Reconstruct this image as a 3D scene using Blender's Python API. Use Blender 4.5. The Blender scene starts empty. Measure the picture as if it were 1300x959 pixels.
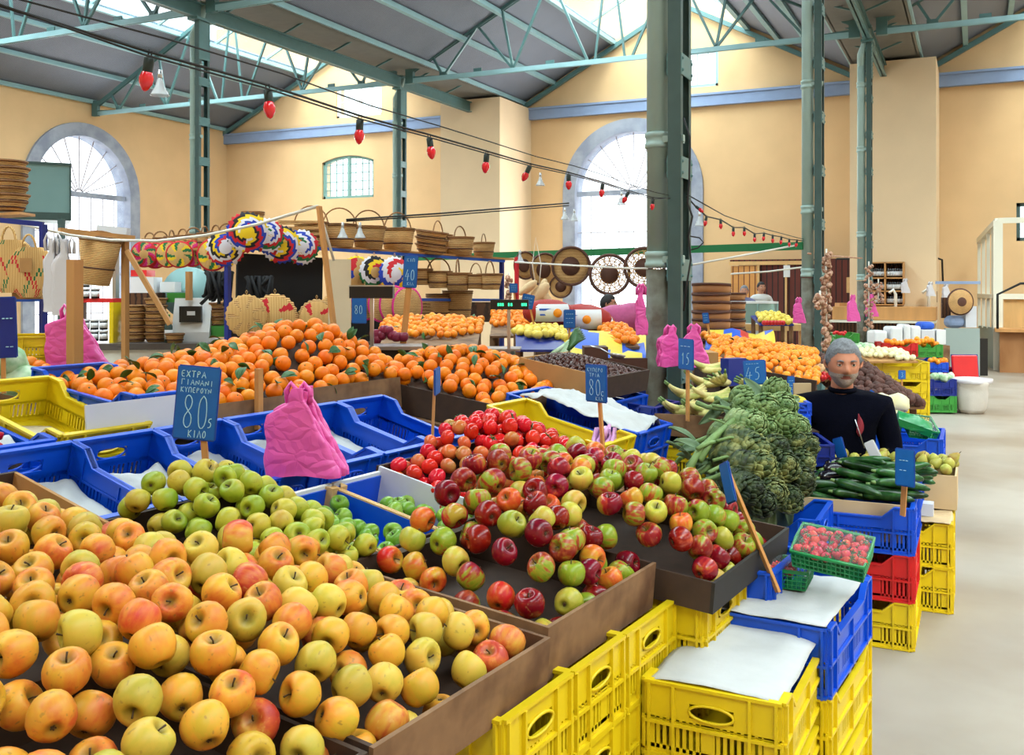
import bpy, bmesh, math, random
import numpy as np
from mathutils import Matrix, Vector, Euler, noise
PI=math.pi
F=1246.0; H=1.55; AL=math.radians(25.3)
CA,SA=math.cos(AL),math.sin(AL)
SC=bpy.context.scene
COL=SC.collection
def cw(X,Y,Z=0.0):
    return Vector((CA*X-SA*Y, SA*X+CA*Y, Z))
def at(px,py,d):
    return cw((px-650)/F*d, d, H-(py-365)/F*d)
def onz(px,py,z):
    return at(px,py,(H-z)*F/(py-365))
def srgb(c):
    o=[]
    for v in c[:3]:
        v/=255.0
        o.append(v/12.92 if v<=.04045 else ((v+.055)/1.055)**2.4)
    return (o[0],o[1],o[2],1.0)
# ---------------------------------------------------------------- objects
CH={}
def link(o,parent=None):
    COL.objects.link(o)
    if parent is not None:
        o.parent=parent; CH.setdefault(parent.name,[]).append(o)
    return o
def tag(o,label=None,cat=None,group=None,kind=None):
    if label: o['label']=label
    if cat: o['category']=cat
    if group: o['group']=group
    if kind: o['kind']=kind
    return o
def thing(name,label,cat,loc=(0,0,0),rz=0,group=None,kind=None):
    o=bpy.data.objects.new(name,None); o.empty_display_size=.1
    COL.objects.link(o); o.location=loc; o.rotation_euler=(0,0,rz)
    return tag(o,label,cat,group,kind)
def place(o,loc=None,rot=None,scale=None,M=None):
    if M is not None: o.matrix_basis=M; return o
    if loc is not None: o.location=loc
    if rot is not None: o.rotation_euler=rot
    if scale is not None: o.scale=(scale,)*3 if isinstance(scale,(int,float)) else scale
    return o
def dup(o,label=None,group=None,loc=None,rot=None,scale=None,M=None,_p=None):
    c=o.copy(); COL.objects.link(c)
    if _p is not None: c.parent=_p
    for ch in CH.get(o.name,[]):
        d=dup(ch,_p=c); CH.setdefault(c.name,[]).append(d)
    if label: c['label']=label
    if group: c['group']=group
    if _p is None: place(c,loc,rot,scale,M)
    return c
# ---------------------------------------------------------------- mesh builder
class MB:
    def __init__(s): s.v=[]; s.f=[]; s.m=[]; s.s=[]; s.X=Matrix.Identity(4)
    def add(s,vs,fs,mi=0,sm=False,M=None):
        b=len(s.v); T=s.X if M is None else s.X@M
        for p in vs: s.v.append(tuple(T@Vector(p)))
        for f in fs: s.f.append(tuple(b+i for i in f)); s.m.append(mi); s.s.append(sm)
        return s
    def box(s,lo,hi,mi=0,M=None):
        x0,y0,z0=lo; x1,y1,z1=hi
        vs=[(x0,y0,z0),(x1,y0,z0),(x1,y1,z0),(x0,y1,z0),(x0,y0,z1),(x1,y0,z1),(x1,y1,z1),(x0,y1,z1)]
        return s.add(vs,[(0,3,2,1),(4,5,6,7),(0,1,5,4),(1,2,6,5),(2,3,7,6),(3,0,4,7)],mi,False,M)
    def cbox(s,c,sz,mi=0,rot=(0,0,0),M=None):
        T=Matrix.Translation(c)@Euler(rot).to_matrix().to_4x4()
        if M is not None: T=M@T
        h=[a/2 for a in sz]
        return s.box((-h[0],-h[1],-h[2]),(h[0],h[1],h[2]),mi,T)
    def bar(s,a,b,w,h=None,mi=0,up=(0,0,1)):
        a=Vector(a); b=Vector(b); h=h or w; d=b-a; L=d.length
        if L<1e-6: return s
        d/=L; u=Vector(up)
        if abs(d.dot(u))>.98: u=Vector((1,0,0))
        x=d.cross(u).normalized(); z=x.cross(d)
        T=Matrix(((x.x,d.x,z.x,a.x),(x.y,d.y,z.y,a.y),(x.z,d.z,z.z,a.z),(0,0,0,1)))
        return s.box((-w/2,0,-h/2),(w/2,L,h/2),mi,T)
    def tube(s,pts,r,n=8,mi=0,cap=True,sm=True,closed=False):
        P=[Vector(p) for p in pts]; k=len(P)
        R=r if isinstance(r,(list,tuple)) else [r]*k
        vs=[]; prev=None
        for i,p in enumerate(P):
            if closed: d=P[(i+1)%k]-P[i-1]
            else: d=P[min(i+1,k-1)]-P[max(i-1,0)]
            if d.length<1e-9: d=Vector((0,0,1))
            d.normalize()
            if prev is None:
                u=Vector((0,0,1)) if abs(d.z)<.9 else Vector((1,0,0))
                x=d.cross(u).normalized()
            else:
                x=(prev-d*prev.dot(d))
                x=x.normalized() if x.length>1e-6 else d.orthogonal().normalized()
            prev=x; y=d.cross(x)
            for j in range(n):
                a=2*PI*j/n; vs.append(p+(x*math.cos(a)+y*math.sin(a))*R[i])
        fs=[]
        rng=k if closed else k-1
        for i in range(rng):
            i2=(i+1)%k
            for j in range(n):
                j2=(j+1)%n; fs.append((i*n+j,i*n+j2,i2*n+j2,i2*n+j))
        if cap and not closed:
            fs.append(tuple(range(n-1,-1,-1))); fs.append(tuple((k-1)*n+j for j in range(n)))
        return s.add(vs,fs,mi,sm)
    def lathe(s,prof,n=16,mi=0,sm=True,M=None,fn=None,a0=0,a1=2*PI):
        vs=[];fs=[]; k=len(prof); full=abs(a1-a0-2*PI)<1e-6
        nn=n if full else n+1
        for i,(r,z) in enumerate(prof):
            for j in range(nn):
                a=a0+(a1-a0)*j/n
                rr=r*(fn(a,i) if fn else 1)
                vs.append((rr*math.cos(a),rr*math.sin(a),z))
        for i in range(k-1):
            for j in range(n):
                j2=(j+1)%nn if full else j+1
                fs.append((i*nn+j,i*nn+j2,(i+1)*nn+j2,(i+1)*nn+j))
        if full and prof[0][0]>1e-5: fs.append(tuple(range(n-1,-1,-1)))
        if full and prof[-1][0]>1e-5: fs.append(tuple((k-1)*n+j for j in range(n)))
        return s.add(vs,fs,mi,sm,M)
    def sph(s,c,r,n=12,mi=0,M=None):
        if isinstance(r,(int,float)): r=(r,r,r)
        k=max(4,n//2)
        T=Matrix.Translation(c)@Matrix.Diagonal((r[0],r[1],r[2],1))
        if M is not None: T=M@T
        pr=[(math.sin(PI*i/k) if 0<i<k else 0,-math.cos(PI*i/k)) for i in range(k+1)]
        return s.lathe(pr,n,mi,True,T)
    def prism(s,poly,z0,z1,mi=0,M=None,sm=False):
        n=len(poly)
        vs=[(x,y,z0) for x,y in poly]+[(x,y,z1) for x,y in poly]
        fs=[tuple(range(n-1,-1,-1)),tuple(range(n,2*n))]
        for i in range(n): fs.append((i,(i+1)%n,n+(i+1)%n,n+i))
        return s.add(vs,fs,mi,sm,M)
    def grid(s,fn,nu,nv,mi=0,sm=True,closeu=False,thick=None):
        vs=[]; fs=[]
        for i in range(nu+1):
            for j in range(nv+1): vs.append(fn(i/nu,j/nv))
        for i in range(nu):
            for j in range(nv):
                a=i*(nv+1)+j; fs.append((a,a+nv+1,a+nv+2,a+1))
        return s.add(vs,fs,mi,sm)
    def mesh(s,name,mats):
        me=bpy.data.meshes.new(name); me.from_pydata(s.v,[],s.f)
        for m in (mats if isinstance(mats,(list,tuple)) else [mats]): me.materials.append(m)
        me.polygons.foreach_set('material_index',s.m)
        me.polygons.foreach_set('use_smooth',s.s)
        me.update(); return me
    def build(s,name,mats,parent=None,recalc=True):
        me=s.mesh(name,mats)
        if recalc:
            bm=bmesh.new(); bm.from_mesh(me)
            bmesh.ops.remove_doubles(bm,verts=bm.verts,dist=1e-6)
            bmesh.ops.recalc_face_normals(bm,faces=bm.faces); bm.to_mesh(me); bm.free()
        o=bpy.data.objects.new(name,me)
        return link(o,parent)
def cache_mesh(o): return o.data
def pivot(o):
    """move a top-level mesh's origin to the centre of its base"""
    me=o.data; n=len(me.vertices); a=np.empty(n*3,dtype=np.float32); me.vertices.foreach_get('co',a); a=a.reshape(-1,3)
    c=np.array([(a[:,0].min()+a[:,0].max())/2,(a[:,1].min()+a[:,1].max())/2,a[:,2].min()],dtype=np.float32)
    a-=c; me.vertices.foreach_set('co',a.ravel()); o.location=Vector(c.tolist()); me.update(); return o
# ---------------------------------------------------------------- materials
def _nt(name):
    m=bpy.data.materials.new(name); m.use_nodes=True; nt=m.node_tree
    b=[n for n in nt.nodes if n.type=='BSDF_PRINCIPLED'][0]
    return m,nt,b
def _n(nt,t,**k):
    n=nt.nodes.new(t)
    for a,v in k.items(): setattr(n,a,v)
    return n
def mat(name,col,rough=.6,metal=0,var=0,vs=6,bump=0,bs=40,rand=0,col2=None,c2s=8,c2t=.5,emis=0,spec=None,coat=0,stretch=None,trans=0,alpha=1,wave=None):
    m,nt,b=_nt(name); L=nt.links.new
    c=srgb(col)
    b.inputs['Base Color'].default_value=c; b.inputs['Roughness'].default_value=rough; b.inputs['Metallic'].default_value=metal
    if spec is not None: b.inputs['Specular IOR Level'].default_value=spec
    if coat: b.inputs['Coat Weight'].default_value=coat; b.inputs['Coat Roughness'].default_value=.15
    if trans: b.inputs['Transmission Weight'].default_value=trans
    if alpha<1: b.inputs['Alpha'].default_value=alpha
    tc=_n(nt,'ShaderNodeTexCoord'); mp=_n(nt,'ShaderNodeMapping'); L(tc.outputs['Object'],mp.inputs['Vector'])
    if stretch: mp.inputs['Scale'].default_value=stretch
    cur=None
    if col2 is not None:
        nz=_n(nt,'ShaderNodeTexNoise'); nz.inputs['Scale'].default_value=c2s; nz.inputs['Detail'].default_value=5
        L(mp.outputs[0],nz.inputs['Vector'])
        rp=_n(nt,'ShaderNodeValToRGB'); rp.color_ramp.elements[0].position=max(0,c2t-.12); rp.color_ramp.elements[1].position=min(1,c2t+.12)
        rp.color_ramp.elements[0].color=c; rp.color_ramp.elements[1].color=srgb(col2)
        L(nz.outputs['Fac'],rp.inputs[0]); cur=rp.outputs[0]
    if wave:
        # wave=(scale, axis, colour, low, high) : bands of a second colour
        wv=_n(nt,'ShaderNodeTexWave',bands_direction=wave[1]); wv.inputs['Scale'].default_value=wave[0]; wv.inputs['Distortion'].default_value=wave[5] if len(wave)>5 else 0
        wv.inputs['Detail Scale'].default_value=3
        L(mp.outputs[0],wv.inputs['Vector'])
        rp=_n(nt,'ShaderNodeValToRGB'); rp.color_ramp.elements[0].position=wave[3]; rp.color_ramp.elements[1].position=wave[4]
        rp.color_ramp.elements[0].color=srgb(wave[2]); rp.color_ramp.elements[1].color=(1,1,1,1)
        L(wv.outputs[0],rp.inputs[0])
        mx=_n(nt,'ShaderNodeMix',data_type='RGBA',blend_type='MULTIPLY'); mx.inputs[0].default_value=1
        if cur: L(cur,mx.inputs[6])
        else: mx.inputs[6].default_value=c
        L(rp.outputs[0],mx.inputs[7]); cur=mx.outputs[2]
    if var:
        nz=_n(nt,'ShaderNodeTexNoise'); nz.inputs['Scale'].default_value=vs; nz.inputs['Detail'].default_value=6
        L(mp.outputs[0],nz.inputs['Vector'])
        mr=_n(nt,'ShaderNodeMapRange'); mr.inputs[1].default_value=.3; mr.inputs[2].default_value=.7
        mr.inputs[3].default_value=1-var; mr.inputs[4].default_value=1+var
        L(nz.outputs['Fac'],mr.inputs[0])
        mx=_n(nt,'ShaderNodeHueSaturation')
        if cur: L(cur,mx.inputs['Color'])
        else: mx.inputs['Color'].default_value=c
        L(mr.outputs[0],mx.inputs['Value']); cur=mx.outputs[0]
    if rand:
        oi=_n(nt,'ShaderNodeObjectInfo'); mr=_n(nt,'ShaderNodeMapRange'); mr.inputs[3].default_value=1-rand; mr.inputs[4].default_value=1+rand
        L(oi.outputs['Random'],mr.inputs[0])
        mx=_n(nt,'ShaderNodeHueSaturation')
        if cur: L(cur,mx.inputs['Color'])
        else: mx.inputs['Color'].default_value=c
        L(mr.outputs[0],mx.inputs['Value']); cur=mx.outputs[0]
    if cur: L(cur,b.inputs['Base Color'])
    if bump:
        if wave:
            src=wv.outputs[0]
        else:
            nz=_n(nt,'ShaderNodeTexNoise'); nz.inputs['Scale'].default_value=bs; nz.inputs['Detail'].default_value=4
            L(mp.outputs[0],nz.inputs['Vector']); src=nz.outputs['Fac']
        bp=_n(nt,'ShaderNodeBump'); bp.inputs['Strength'].default_value=min(1,bump); bp.inputs['Distance'].default_value=.01
        L(src,bp.inputs['Height']); L(bp.outputs[0],b.inputs['Normal'])
    if emis:
        b.inputs['Emission Color'].default_value=c; b.inputs['Emission Strength'].default_value=emis
    return m
def fruit_mat(name,cols,scale=14,rough=.38,stretch=(1,1,.6),spots=0,spotcol=(90,70,30),bump=0,bs=300,pos=None,hue=.012,val=.12,top=None,core=None,streak=0):
    """skin whose blush patches differ from fruit to fruit"""
    m,nt,b=_nt(name); L=nt.links.new
    tc=_n(nt,'ShaderNodeTexCoord'); oi=_n(nt,'ShaderNodeObjectInfo')
    mp=_n(nt,'ShaderNodeMapping'); mp.inputs['Scale'].default_value=stretch
    cx=_n(nt,'ShaderNodeCombineXYZ'); ml=_n(nt,'ShaderNodeMath',operation='MULTIPLY'); ml.inputs[1].default_value=53
    L(oi.outputs['Random'],ml.inputs[0])
    for i in range(3): L(ml.outputs[0],cx.inputs[i])
    L(tc.outputs['Object'],mp.inputs['Vector']); L(cx.outputs[0],mp.inputs['Location'])
    nz=_n(nt,'ShaderNodeTexNoise'); nz.inputs['Scale'].default_value=scale; nz.inputs['Detail'].default_value=6; nz.inputs['Roughness'].default_value=.58
    L(mp.outputs[0],nz.inputs['Vector'])
    # shift the ramp per fruit
    mr=_n(nt,'ShaderNodeMapRange'); mr.inputs[3].default_value=-.09; mr.inputs[4].default_value=.09
    fr=_n(nt,'ShaderNodeMath',operation='FRACT'); m7=_n(nt,'ShaderNodeMath',operation='MULTIPLY'); m7.inputs[1].default_value=7.31
    L(oi.outputs['Random'],m7.inputs[0]); L(m7.outputs[0],fr.inputs[0]); L(fr.outputs[0],mr.inputs[0])
    ad=_n(nt,'ShaderNodeMath',operation='ADD'); L(nz.outputs['Fac'],ad.inputs[0]); L(mr.outputs[0],ad.inputs[1])
    rp=_n(nt,'ShaderNodeValToRGB'); cr=rp.color_ramp; k=len(cols)
    pos=pos or [.32+.36*i/(k-1) for i in range(k)]
    while len(cr.elements)<k: cr.elements.new(.5)
    for i in range(k): cr.elements[i].position=pos[i]; cr.elements[i].color=srgb(cols[i])
    L(ad.outputs[0],rp.inputs[0]); cur=rp.outputs[0]
    if streak:
        n4=_n(nt,'ShaderNodeTexNoise'); n4.inputs['Scale'].default_value=75; n4.inputs['Detail'].default_value=3
        m4=_n(nt,'ShaderNodeMapping'); m4.inputs['Scale'].default_value=(1.3,1.3,.16); L(tc.outputs['Object'],m4.inputs['Vector']); L(m4.outputs[0],n4.inputs['Vector'])
        s4=_n(nt,'ShaderNodeMapRange'); s4.inputs[1].default_value=.3; s4.inputs[2].default_value=.7; s4.inputs[3].default_value=-streak; s4.inputs[4].default_value=streak; L(n4.outputs['Fac'],s4.inputs[0])
        a4=_n(nt,'ShaderNodeMath',operation='ADD'); L(ad.outputs[0],a4.inputs[0]); L(s4.outputs[0],a4.inputs[1]); L(a4.outputs[0],rp.inputs[0])
    if core:
        # the hollow round the stem has a skin tone of its own
        sc=_n(nt,'ShaderNodeVectorMath',operation='MULTIPLY'); sc.inputs[1].default_value=(1,1,0); L(tc.outputs['Object'],sc.inputs[0])
        ln=_n(nt,'ShaderNodeVectorMath',operation='LENGTH'); L(sc.outputs[0],ln.inputs[0])
        mc=_n(nt,'ShaderNodeMapRange'); mc.inputs[1].default_value=core[1]; mc.inputs[2].default_value=core[2]; mc.inputs[3].default_value=.85; mc.inputs[4].default_value=0; L(ln.outputs['Value'],mc.inputs[0])
        mx=_n(nt,'ShaderNodeMix',data_type='RGBA'); L(mc.outputs[0],mx.inputs[0]); L(cur,mx.inputs[6]); mx.inputs[7].default_value=srgb(core[0]); cur=mx.outputs[2]
    if top:
        sx=_n(nt,'ShaderNodeSeparateXYZ'); L(tc.outputs['Object'],sx.inputs[0])
        t=_n(nt,'ShaderNodeMapRange'); t.inputs[1].default_value=top[1]; t.inputs[2].default_value=top[2]; L(sx.outputs[2],t.inputs[0])
        mx=_n(nt,'ShaderNodeMix',data_type='RGBA'); L(t.outputs[0],mx.inputs[0]); L(cur,mx.inputs[6]); mx.inputs[7].default_value=srgb(top[0]); cur=mx.outputs[2]
    if spots:
        n2=_n(nt,'ShaderNodeTexNoise'); n2.inputs['Scale'].default_value=110; n2.inputs['Detail'].default_value=1
        L(mp.outputs[0],n2.inputs['Vector'])
        r2=_n(nt,'ShaderNodeMapRange'); r2.inputs[1].default_value=.66; r2.inputs[2].default_value=.74; r2.inputs[4].default_value=spots
        L(n2.outputs['Fac'],r2.inputs[0])
        mx=_n(nt,'ShaderNodeMix',data_type='RGBA'); L(r2.outputs[0],mx.inputs[0]); L(cur,mx.inputs[6]); mx.inputs[7].default_value=srgb(spotcol); cur=mx.outputs[2]
    hs=_n(nt,'ShaderNodeHueSaturation'); L(cur,hs.inputs['Color'])
    h=_n(nt,'ShaderNodeMapRange'); h.inputs[3].default_value=.5-hue; h.inputs[4].default_value=.5+hue; L(fr.outputs[0],h.inputs[0]); L(h.outputs[0],hs.inputs['Hue'])
    v=_n(nt,'ShaderNodeMapRange'); v.inputs[3].default_value=1-val; v.inputs[4].default_value=1+val*.6; L(oi.outputs['Random'],v.inputs[0]); L(v.outputs[0],hs.inputs['Value'])
    L(hs.outputs[0],b.inputs['Base Color']); b.inputs['Roughness'].default_value=rough
    b.inputs['Specular IOR Level'].default_value=.36
    if bump:
        n3=_n(nt,'ShaderNodeTexNoise'); n3.inputs['Scale'].default_value=bs; L(tc.outputs['Object'],n3.inputs['Vector'])
        bp=_n(nt,'ShaderNodeBump'); bp.inputs['Strength'].default_value=bump; bp.inputs['Distance'].default_value=.002
        L(n3.outputs['Fac'],bp.inputs['Height']); L(bp.outputs[0],b.inputs['Normal'])
    return m
def glass_mat(name,tint=(235,245,245),amt=.82,rough=.02):
    m=bpy.data.materials.new(name); m.use_nodes=True; nt=m.node_tree; nt.nodes.clear(); L=nt.links.new
    o=_n(nt,'ShaderNodeOutputMaterial'); mx=_n(nt,'ShaderNodeMixShader'); t=_n(nt,'ShaderNodeBsdfTransparent'); g=_n(nt,'ShaderNodeBsdfPrincipled')
    t.inputs[0].default_value=srgb(tint); g.inputs['Base Color'].default_value=srgb(tint); g.inputs['Roughness'].default_value=rough
    mx.inputs[0].default_value=1-amt; L(t.outputs[0],mx.inputs[1]); L(g.outputs[0],mx.inputs[2]); L(mx.outputs[0],o.inputs[0])
    return m
K={}
def setup_mats():
    K['wall']=mat('ochre_plaster',(228,188,140),.9,var=.045,vs=1.3,bump=.15,bs=60)
    K['wallb']=mat('pale_plaster',(232,202,164),.9,var=.04,vs=1.1,bump=.15,bs=60)
    K['floor']=mat('concrete_floor',(168,158,146),.45,var=.08,vs=1.2,col2=(146,130,112),c2s=.7,c2t=.52)
    K['roof']=mat('corrugated_roof',(134,142,158),.6,wave=(9,'Y',(150,150,150),.0,.6),bump=.6,var=.05,vs=2)
    K['green']=mat('greygreen_paint',(84,120,120),.42,var=.06,vs=9)
    K['blueg']=mat('pale_blue_paint',(146,184,190),.45,var=.05,vs=5)
    K['dkgreen']=mat('dark_green_paint',(62,86,84),.5,var=.08,vs=9)  # real dark green parts; also carries the painted shade of the column channels
    K['pipe']=mat('pipe_paint',(158,182,176),.42,var=.05,vs=6)
    K['pipedirty']=mat('worn_pipe',(112,112,100),.7,col2=(84,74,58),c2s=9,c2t=.5,var=.1,vs=20)
    K['bluestone']=mat('blue_grey_band',(140,158,192),.75,var=.05,vs=4)
    K['stone']=mat('grey_stone',(168,172,186),.85,col2=(140,146,164),c2s=3,c2t=.52,stretch=(1,1,1),bump=.2,bs=30)
    K['glass']=glass_mat('window_glass',(240,248,250),.9)
    K['skyglass']=glass_mat('skylight_glass',(236,246,248),.86,.3)
    K['muntin']=mat('muntin_paint',(178,170,176),.6)
    K['teal']=mat('teal_frame_paint',(120,160,152),.5)
    K['gutter']=mat('gutter_sheet',(112,108,100),.7,var=.06)
    K['wood']=mat('plain_wood',(196,140,82),.6,var=.12,vs=8,stretch=(1,1,.15),bump=.1)
    K['woodl']=mat('light_wood',(214,170,110),.6,var=.1,vs=9,stretch=(1,1,.2))
    K['woodd']=mat('dark_wood',(96,58,32),.55,wave=(5,'X',(120,90,70),.1,.5,2),var=.1,vs=5)
    K['stick']=mat('sign_stick_wood',(204,142,78),.6,var=.1,vs=20,stretch=(3,3,.3))
    K['white']=mat('white_paint',(232,230,222),.5)
    K['blue']=mat('blue_plastic',(8,78,204),.34,var=.05,vs=6)
    K['dblue']=mat('deep_blue_plastic',(10,38,130),.38,var=.06,vs=6)
    K['yellow']=mat('yellow_plastic',(228,196,18),.4,var=.07,vs=8)
    K['red']=mat('red_plastic',(208,30,34),.4,var=.05)
    K['greenp']=mat('green_plastic',(58,150,58),.4,var=.05)
    K['black']=mat('black_plastic',(16,16,18),.4)
    K['metal']=mat('brushed_metal',(190,190,192),.3,metal=.9)
    K['dark']=mat('dark_cord',(30,28,28),.7)
    K['cardb']=mat('cardboard',(178,130,78),.85,var=.07,vs=10,bump=.08,bs=60)
    K['cardw']=mat('white_cardboard',(206,206,212),.8,var=.04)
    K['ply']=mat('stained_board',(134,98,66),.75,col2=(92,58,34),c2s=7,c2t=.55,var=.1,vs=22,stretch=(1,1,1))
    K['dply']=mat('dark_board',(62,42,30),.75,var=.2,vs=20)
    K['paper']=mat('crumpled_paper',(192,192,192),.9,var=.04,vs=14,bump=.4,bs=22)
    K['cream']=mat('cream_board',(226,208,176),.8,var=.03)
    K['counter']=mat('counter_front',(226,222,212),.6,var=.03)
    K['ctop']=mat('counter_top',(86,78,76),.4,var=.1)
XR,XL,XW=-1.66,-10.95,-20.0     # column lines and the left wall
YA=22.6                          # the end wall
ROWS=(5.87,11.8,17.7)
def struct(o): return tag(o,kind='structure')
def arch_wall(name,along,c,span,height,ops,thick,mat_,side):
    """wall in plane; ops: list of (kind,a0,a1,z0,z1) openings; built as strips. along='x' or 'y'"""
    mb=MB()
    a0,a1=span
    def P(a,z,t): return (a,c+t*side,z) if along=='x' else (c+t*side,a,z)
    # sorted openings by a0 (non overlapping columns are merged)
    cols=sorted(ops,key=lambda o:o[1])
    segs=[]; cuts=sorted(set([a0,a1]+[o[1] for o in cols]+[o[2] for o in cols]))
    def quad(pts):
        n=len(pts); vs=[P(a,z,0) for a,z in pts]+[P(a,z,thick) for a,z in pts]
        fs=[tuple(range(n)),tuple(range(2*n-1,n-1,-1))]+[(i,(i+1)%n,n+(i+1)%n,n+i) for i in range(n)]
        mb.add(vs,fs)
    for s0,s1 in zip(cuts[:-1],cuts[1:]):
        inside=[o for o in cols if o[1]<=s0+1e-6 and o[2]>=s1-1e-6]
        z=0
        for o in sorted(inside,key=lambda o:o[3]):
            kind,b0,b1,z0,z1=o
            if z0>z+1e-6: quad([(s0,z),(s1,z),(s1,z0),(s0,z0)])
            if kind=='rect': z=z1
            elif kind=='arch':
                R=(b1-b0)/2; zc=z1-R; N=24; top=z1+.01
                for i in range(N):
                    t0=PI-PI*i/N; t1=PI-PI*(i+1)/N; m=(b0+b1)/2
                    p0=(m+R*math.cos(t0),zc+R*math.sin(t0)); p1=(m+R*math.cos(t1),zc+R*math.sin(t1))
                    quad([(p0[0],p0[1]),(p1[0],p1[1]),(p1[0],top),(p0[0],top)])
                z=top
            elif kind=='seg':
                w=b1-b0; rise=.16; N=10; top=z1+.01
                f=lambda u: z1-rise*(2*u-1)**2
                for i in range(N):
                    u0,u1=i/N,(i+1)/N
                    quad([(b0+w*u0,f(u0)),(b0+w*u1,f(u1)),(b0+w*u1,top),(b0+w*u0,top)])
                z=top
        quad([(s0,z),(s1,z),(s1,height),(s0,height)])
    return struct(mb.build(name,mat_))
def arch_unit(n,T,label,R=1.46,ring=.3,zs=3.86,door=True):
    """arched opening: stone surround, fan light, transom, glazing bars, panes. local x along the wall, y out of the room"""
    root=thing('window_%d'%n,label,'window',kind='structure'); root.matrix_basis=T
    N=28; mb=MB()
    for i in range(N):
        a0=PI*i/N; a1=PI*(i+1)/N
        pts=[(r*math.cos(a),zs+r*math.sin(a)) for r,a in ((R-.02,a0),(R+ring,a0),(R+ring,a1),(R-.02,a1))]
        vs=[(x,-.07,z) for x,z in pts]+[(x,.43,z) for x,z in pts]
        mb.add(vs,[(0,1,2,3),(7,6,5,4),(0,4,5,1),(1,5,6,2),(2,6,7,3),(3,7,4,0)])
    for s in (-1,1): mb.box((min(s*(R-.02),s*(R+ring)),-.07,0),(max(s*(R-.02),s*(R+ring)),.43,zs))
    mb.build('stone_surround',K['stone'],root)
    mb=MB(); mb.box((-R,.1,zs-.06),(R,.2,zs+.06)); mb.build('transom',K['stone'],root)
    mb=MB()
    for i in range(1,10):
        a=PI*i/10; mb.bar((0.12*math.cos(a),.15,zs+.12*math.sin(a)),(R*math.cos(a),.15,zs+R*math.sin(a)),.022)
    for rr in (.13,):
        mb.tube([(rr*math.cos(PI*i/12),.15,zs+rr*math.sin(PI*i/12)) for i in range(13)],.02,6)
    mb.build('fan_bars',K['muntin'],root)
    mb=MB()
    for k in range(-3,4): mb.bar((k*R/4,.15,.0),(k*R/4,.15,zs-.06),.018)
    for z in (.9,1.9,2.9): mb.bar((-R,.15,z),(R,.15,z),.022)
    mb.build('door_bars',K['muntin'],root)
    mb=MB(); pts=[(-R,.0),(R,.0)]+[(R*math.cos(PI*i/24),zs+R*math.sin(PI*i/24)) for i in range(25)]
    mb.add([(x,.17,z) for x,z in pts],[tuple(range(len(pts)))]); mb.build('glass_pane',K['glass'],root)
    return root
def small_window(n,T,w,z0,z1,seg,frame,label,nx=4,nz=5,split=True):
    root=thing('window_%d'%n,label,'window',kind='structure'); root.matrix_basis=T
    rise=.16 if seg else 0
    f=lambda x: z1-rise*(2*x/w)**2
    mb=MB(); t=.07
    for s in (-1,1): mb.box((s*w/2-(t if s>0 else 0),.06,z0),(s*w/2+(0 if s>0 else t),.14,f(w/2)))
    mb.box((-w/2,.06,z0),(w/2,.14,z0+t))
    if split: mb.box((-t/2,.05,z0),(t/2,.15,z1))
    N=10
    for i in range(N):
        x0=-w/2+w*i/N; x1=-w/2+w*(i+1)/N
        pts=[(x0,f(x0)-t),(x1,f(x1)-t),(x1,f(x1)),(x0,f(x0))]
        mb.add([(x,.06,z) for x,z in pts]+[(x,.14,z) for x,z in pts],[(0,1,2,3),(7,6,5,4),(0,4,5,1),(1,5,6,2),(2,6,7,3),(3,7,4,0)])
    mb.build('window_frame',frame,root)
    mb=MB()
    for i in range(1,nx*2):
        x=-w/2+w*i/(nx*2); mb.bar((x,.1,z0),(x,.1,f(x)-.02),.02)
    for j in range(1,nz):
        z=z0+(z1-z0)*j/nz; mb.bar((-w/2,.1,z),(w/2,.1,z),.02)
    mb.build('glazing_bar',frame,root)
    mb=MB(); mb.box((-w/2,.105,z0),(w/2,.111,z1-rise)); mb.build('glass_pane',K['glass'],root)
def Tx(x): return Matrix.Translation((x,YA,0))
def Ty(y): return Matrix.Translation((XW,y,0))@Matrix.Rotation(PI/2,4,'Z')
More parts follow.
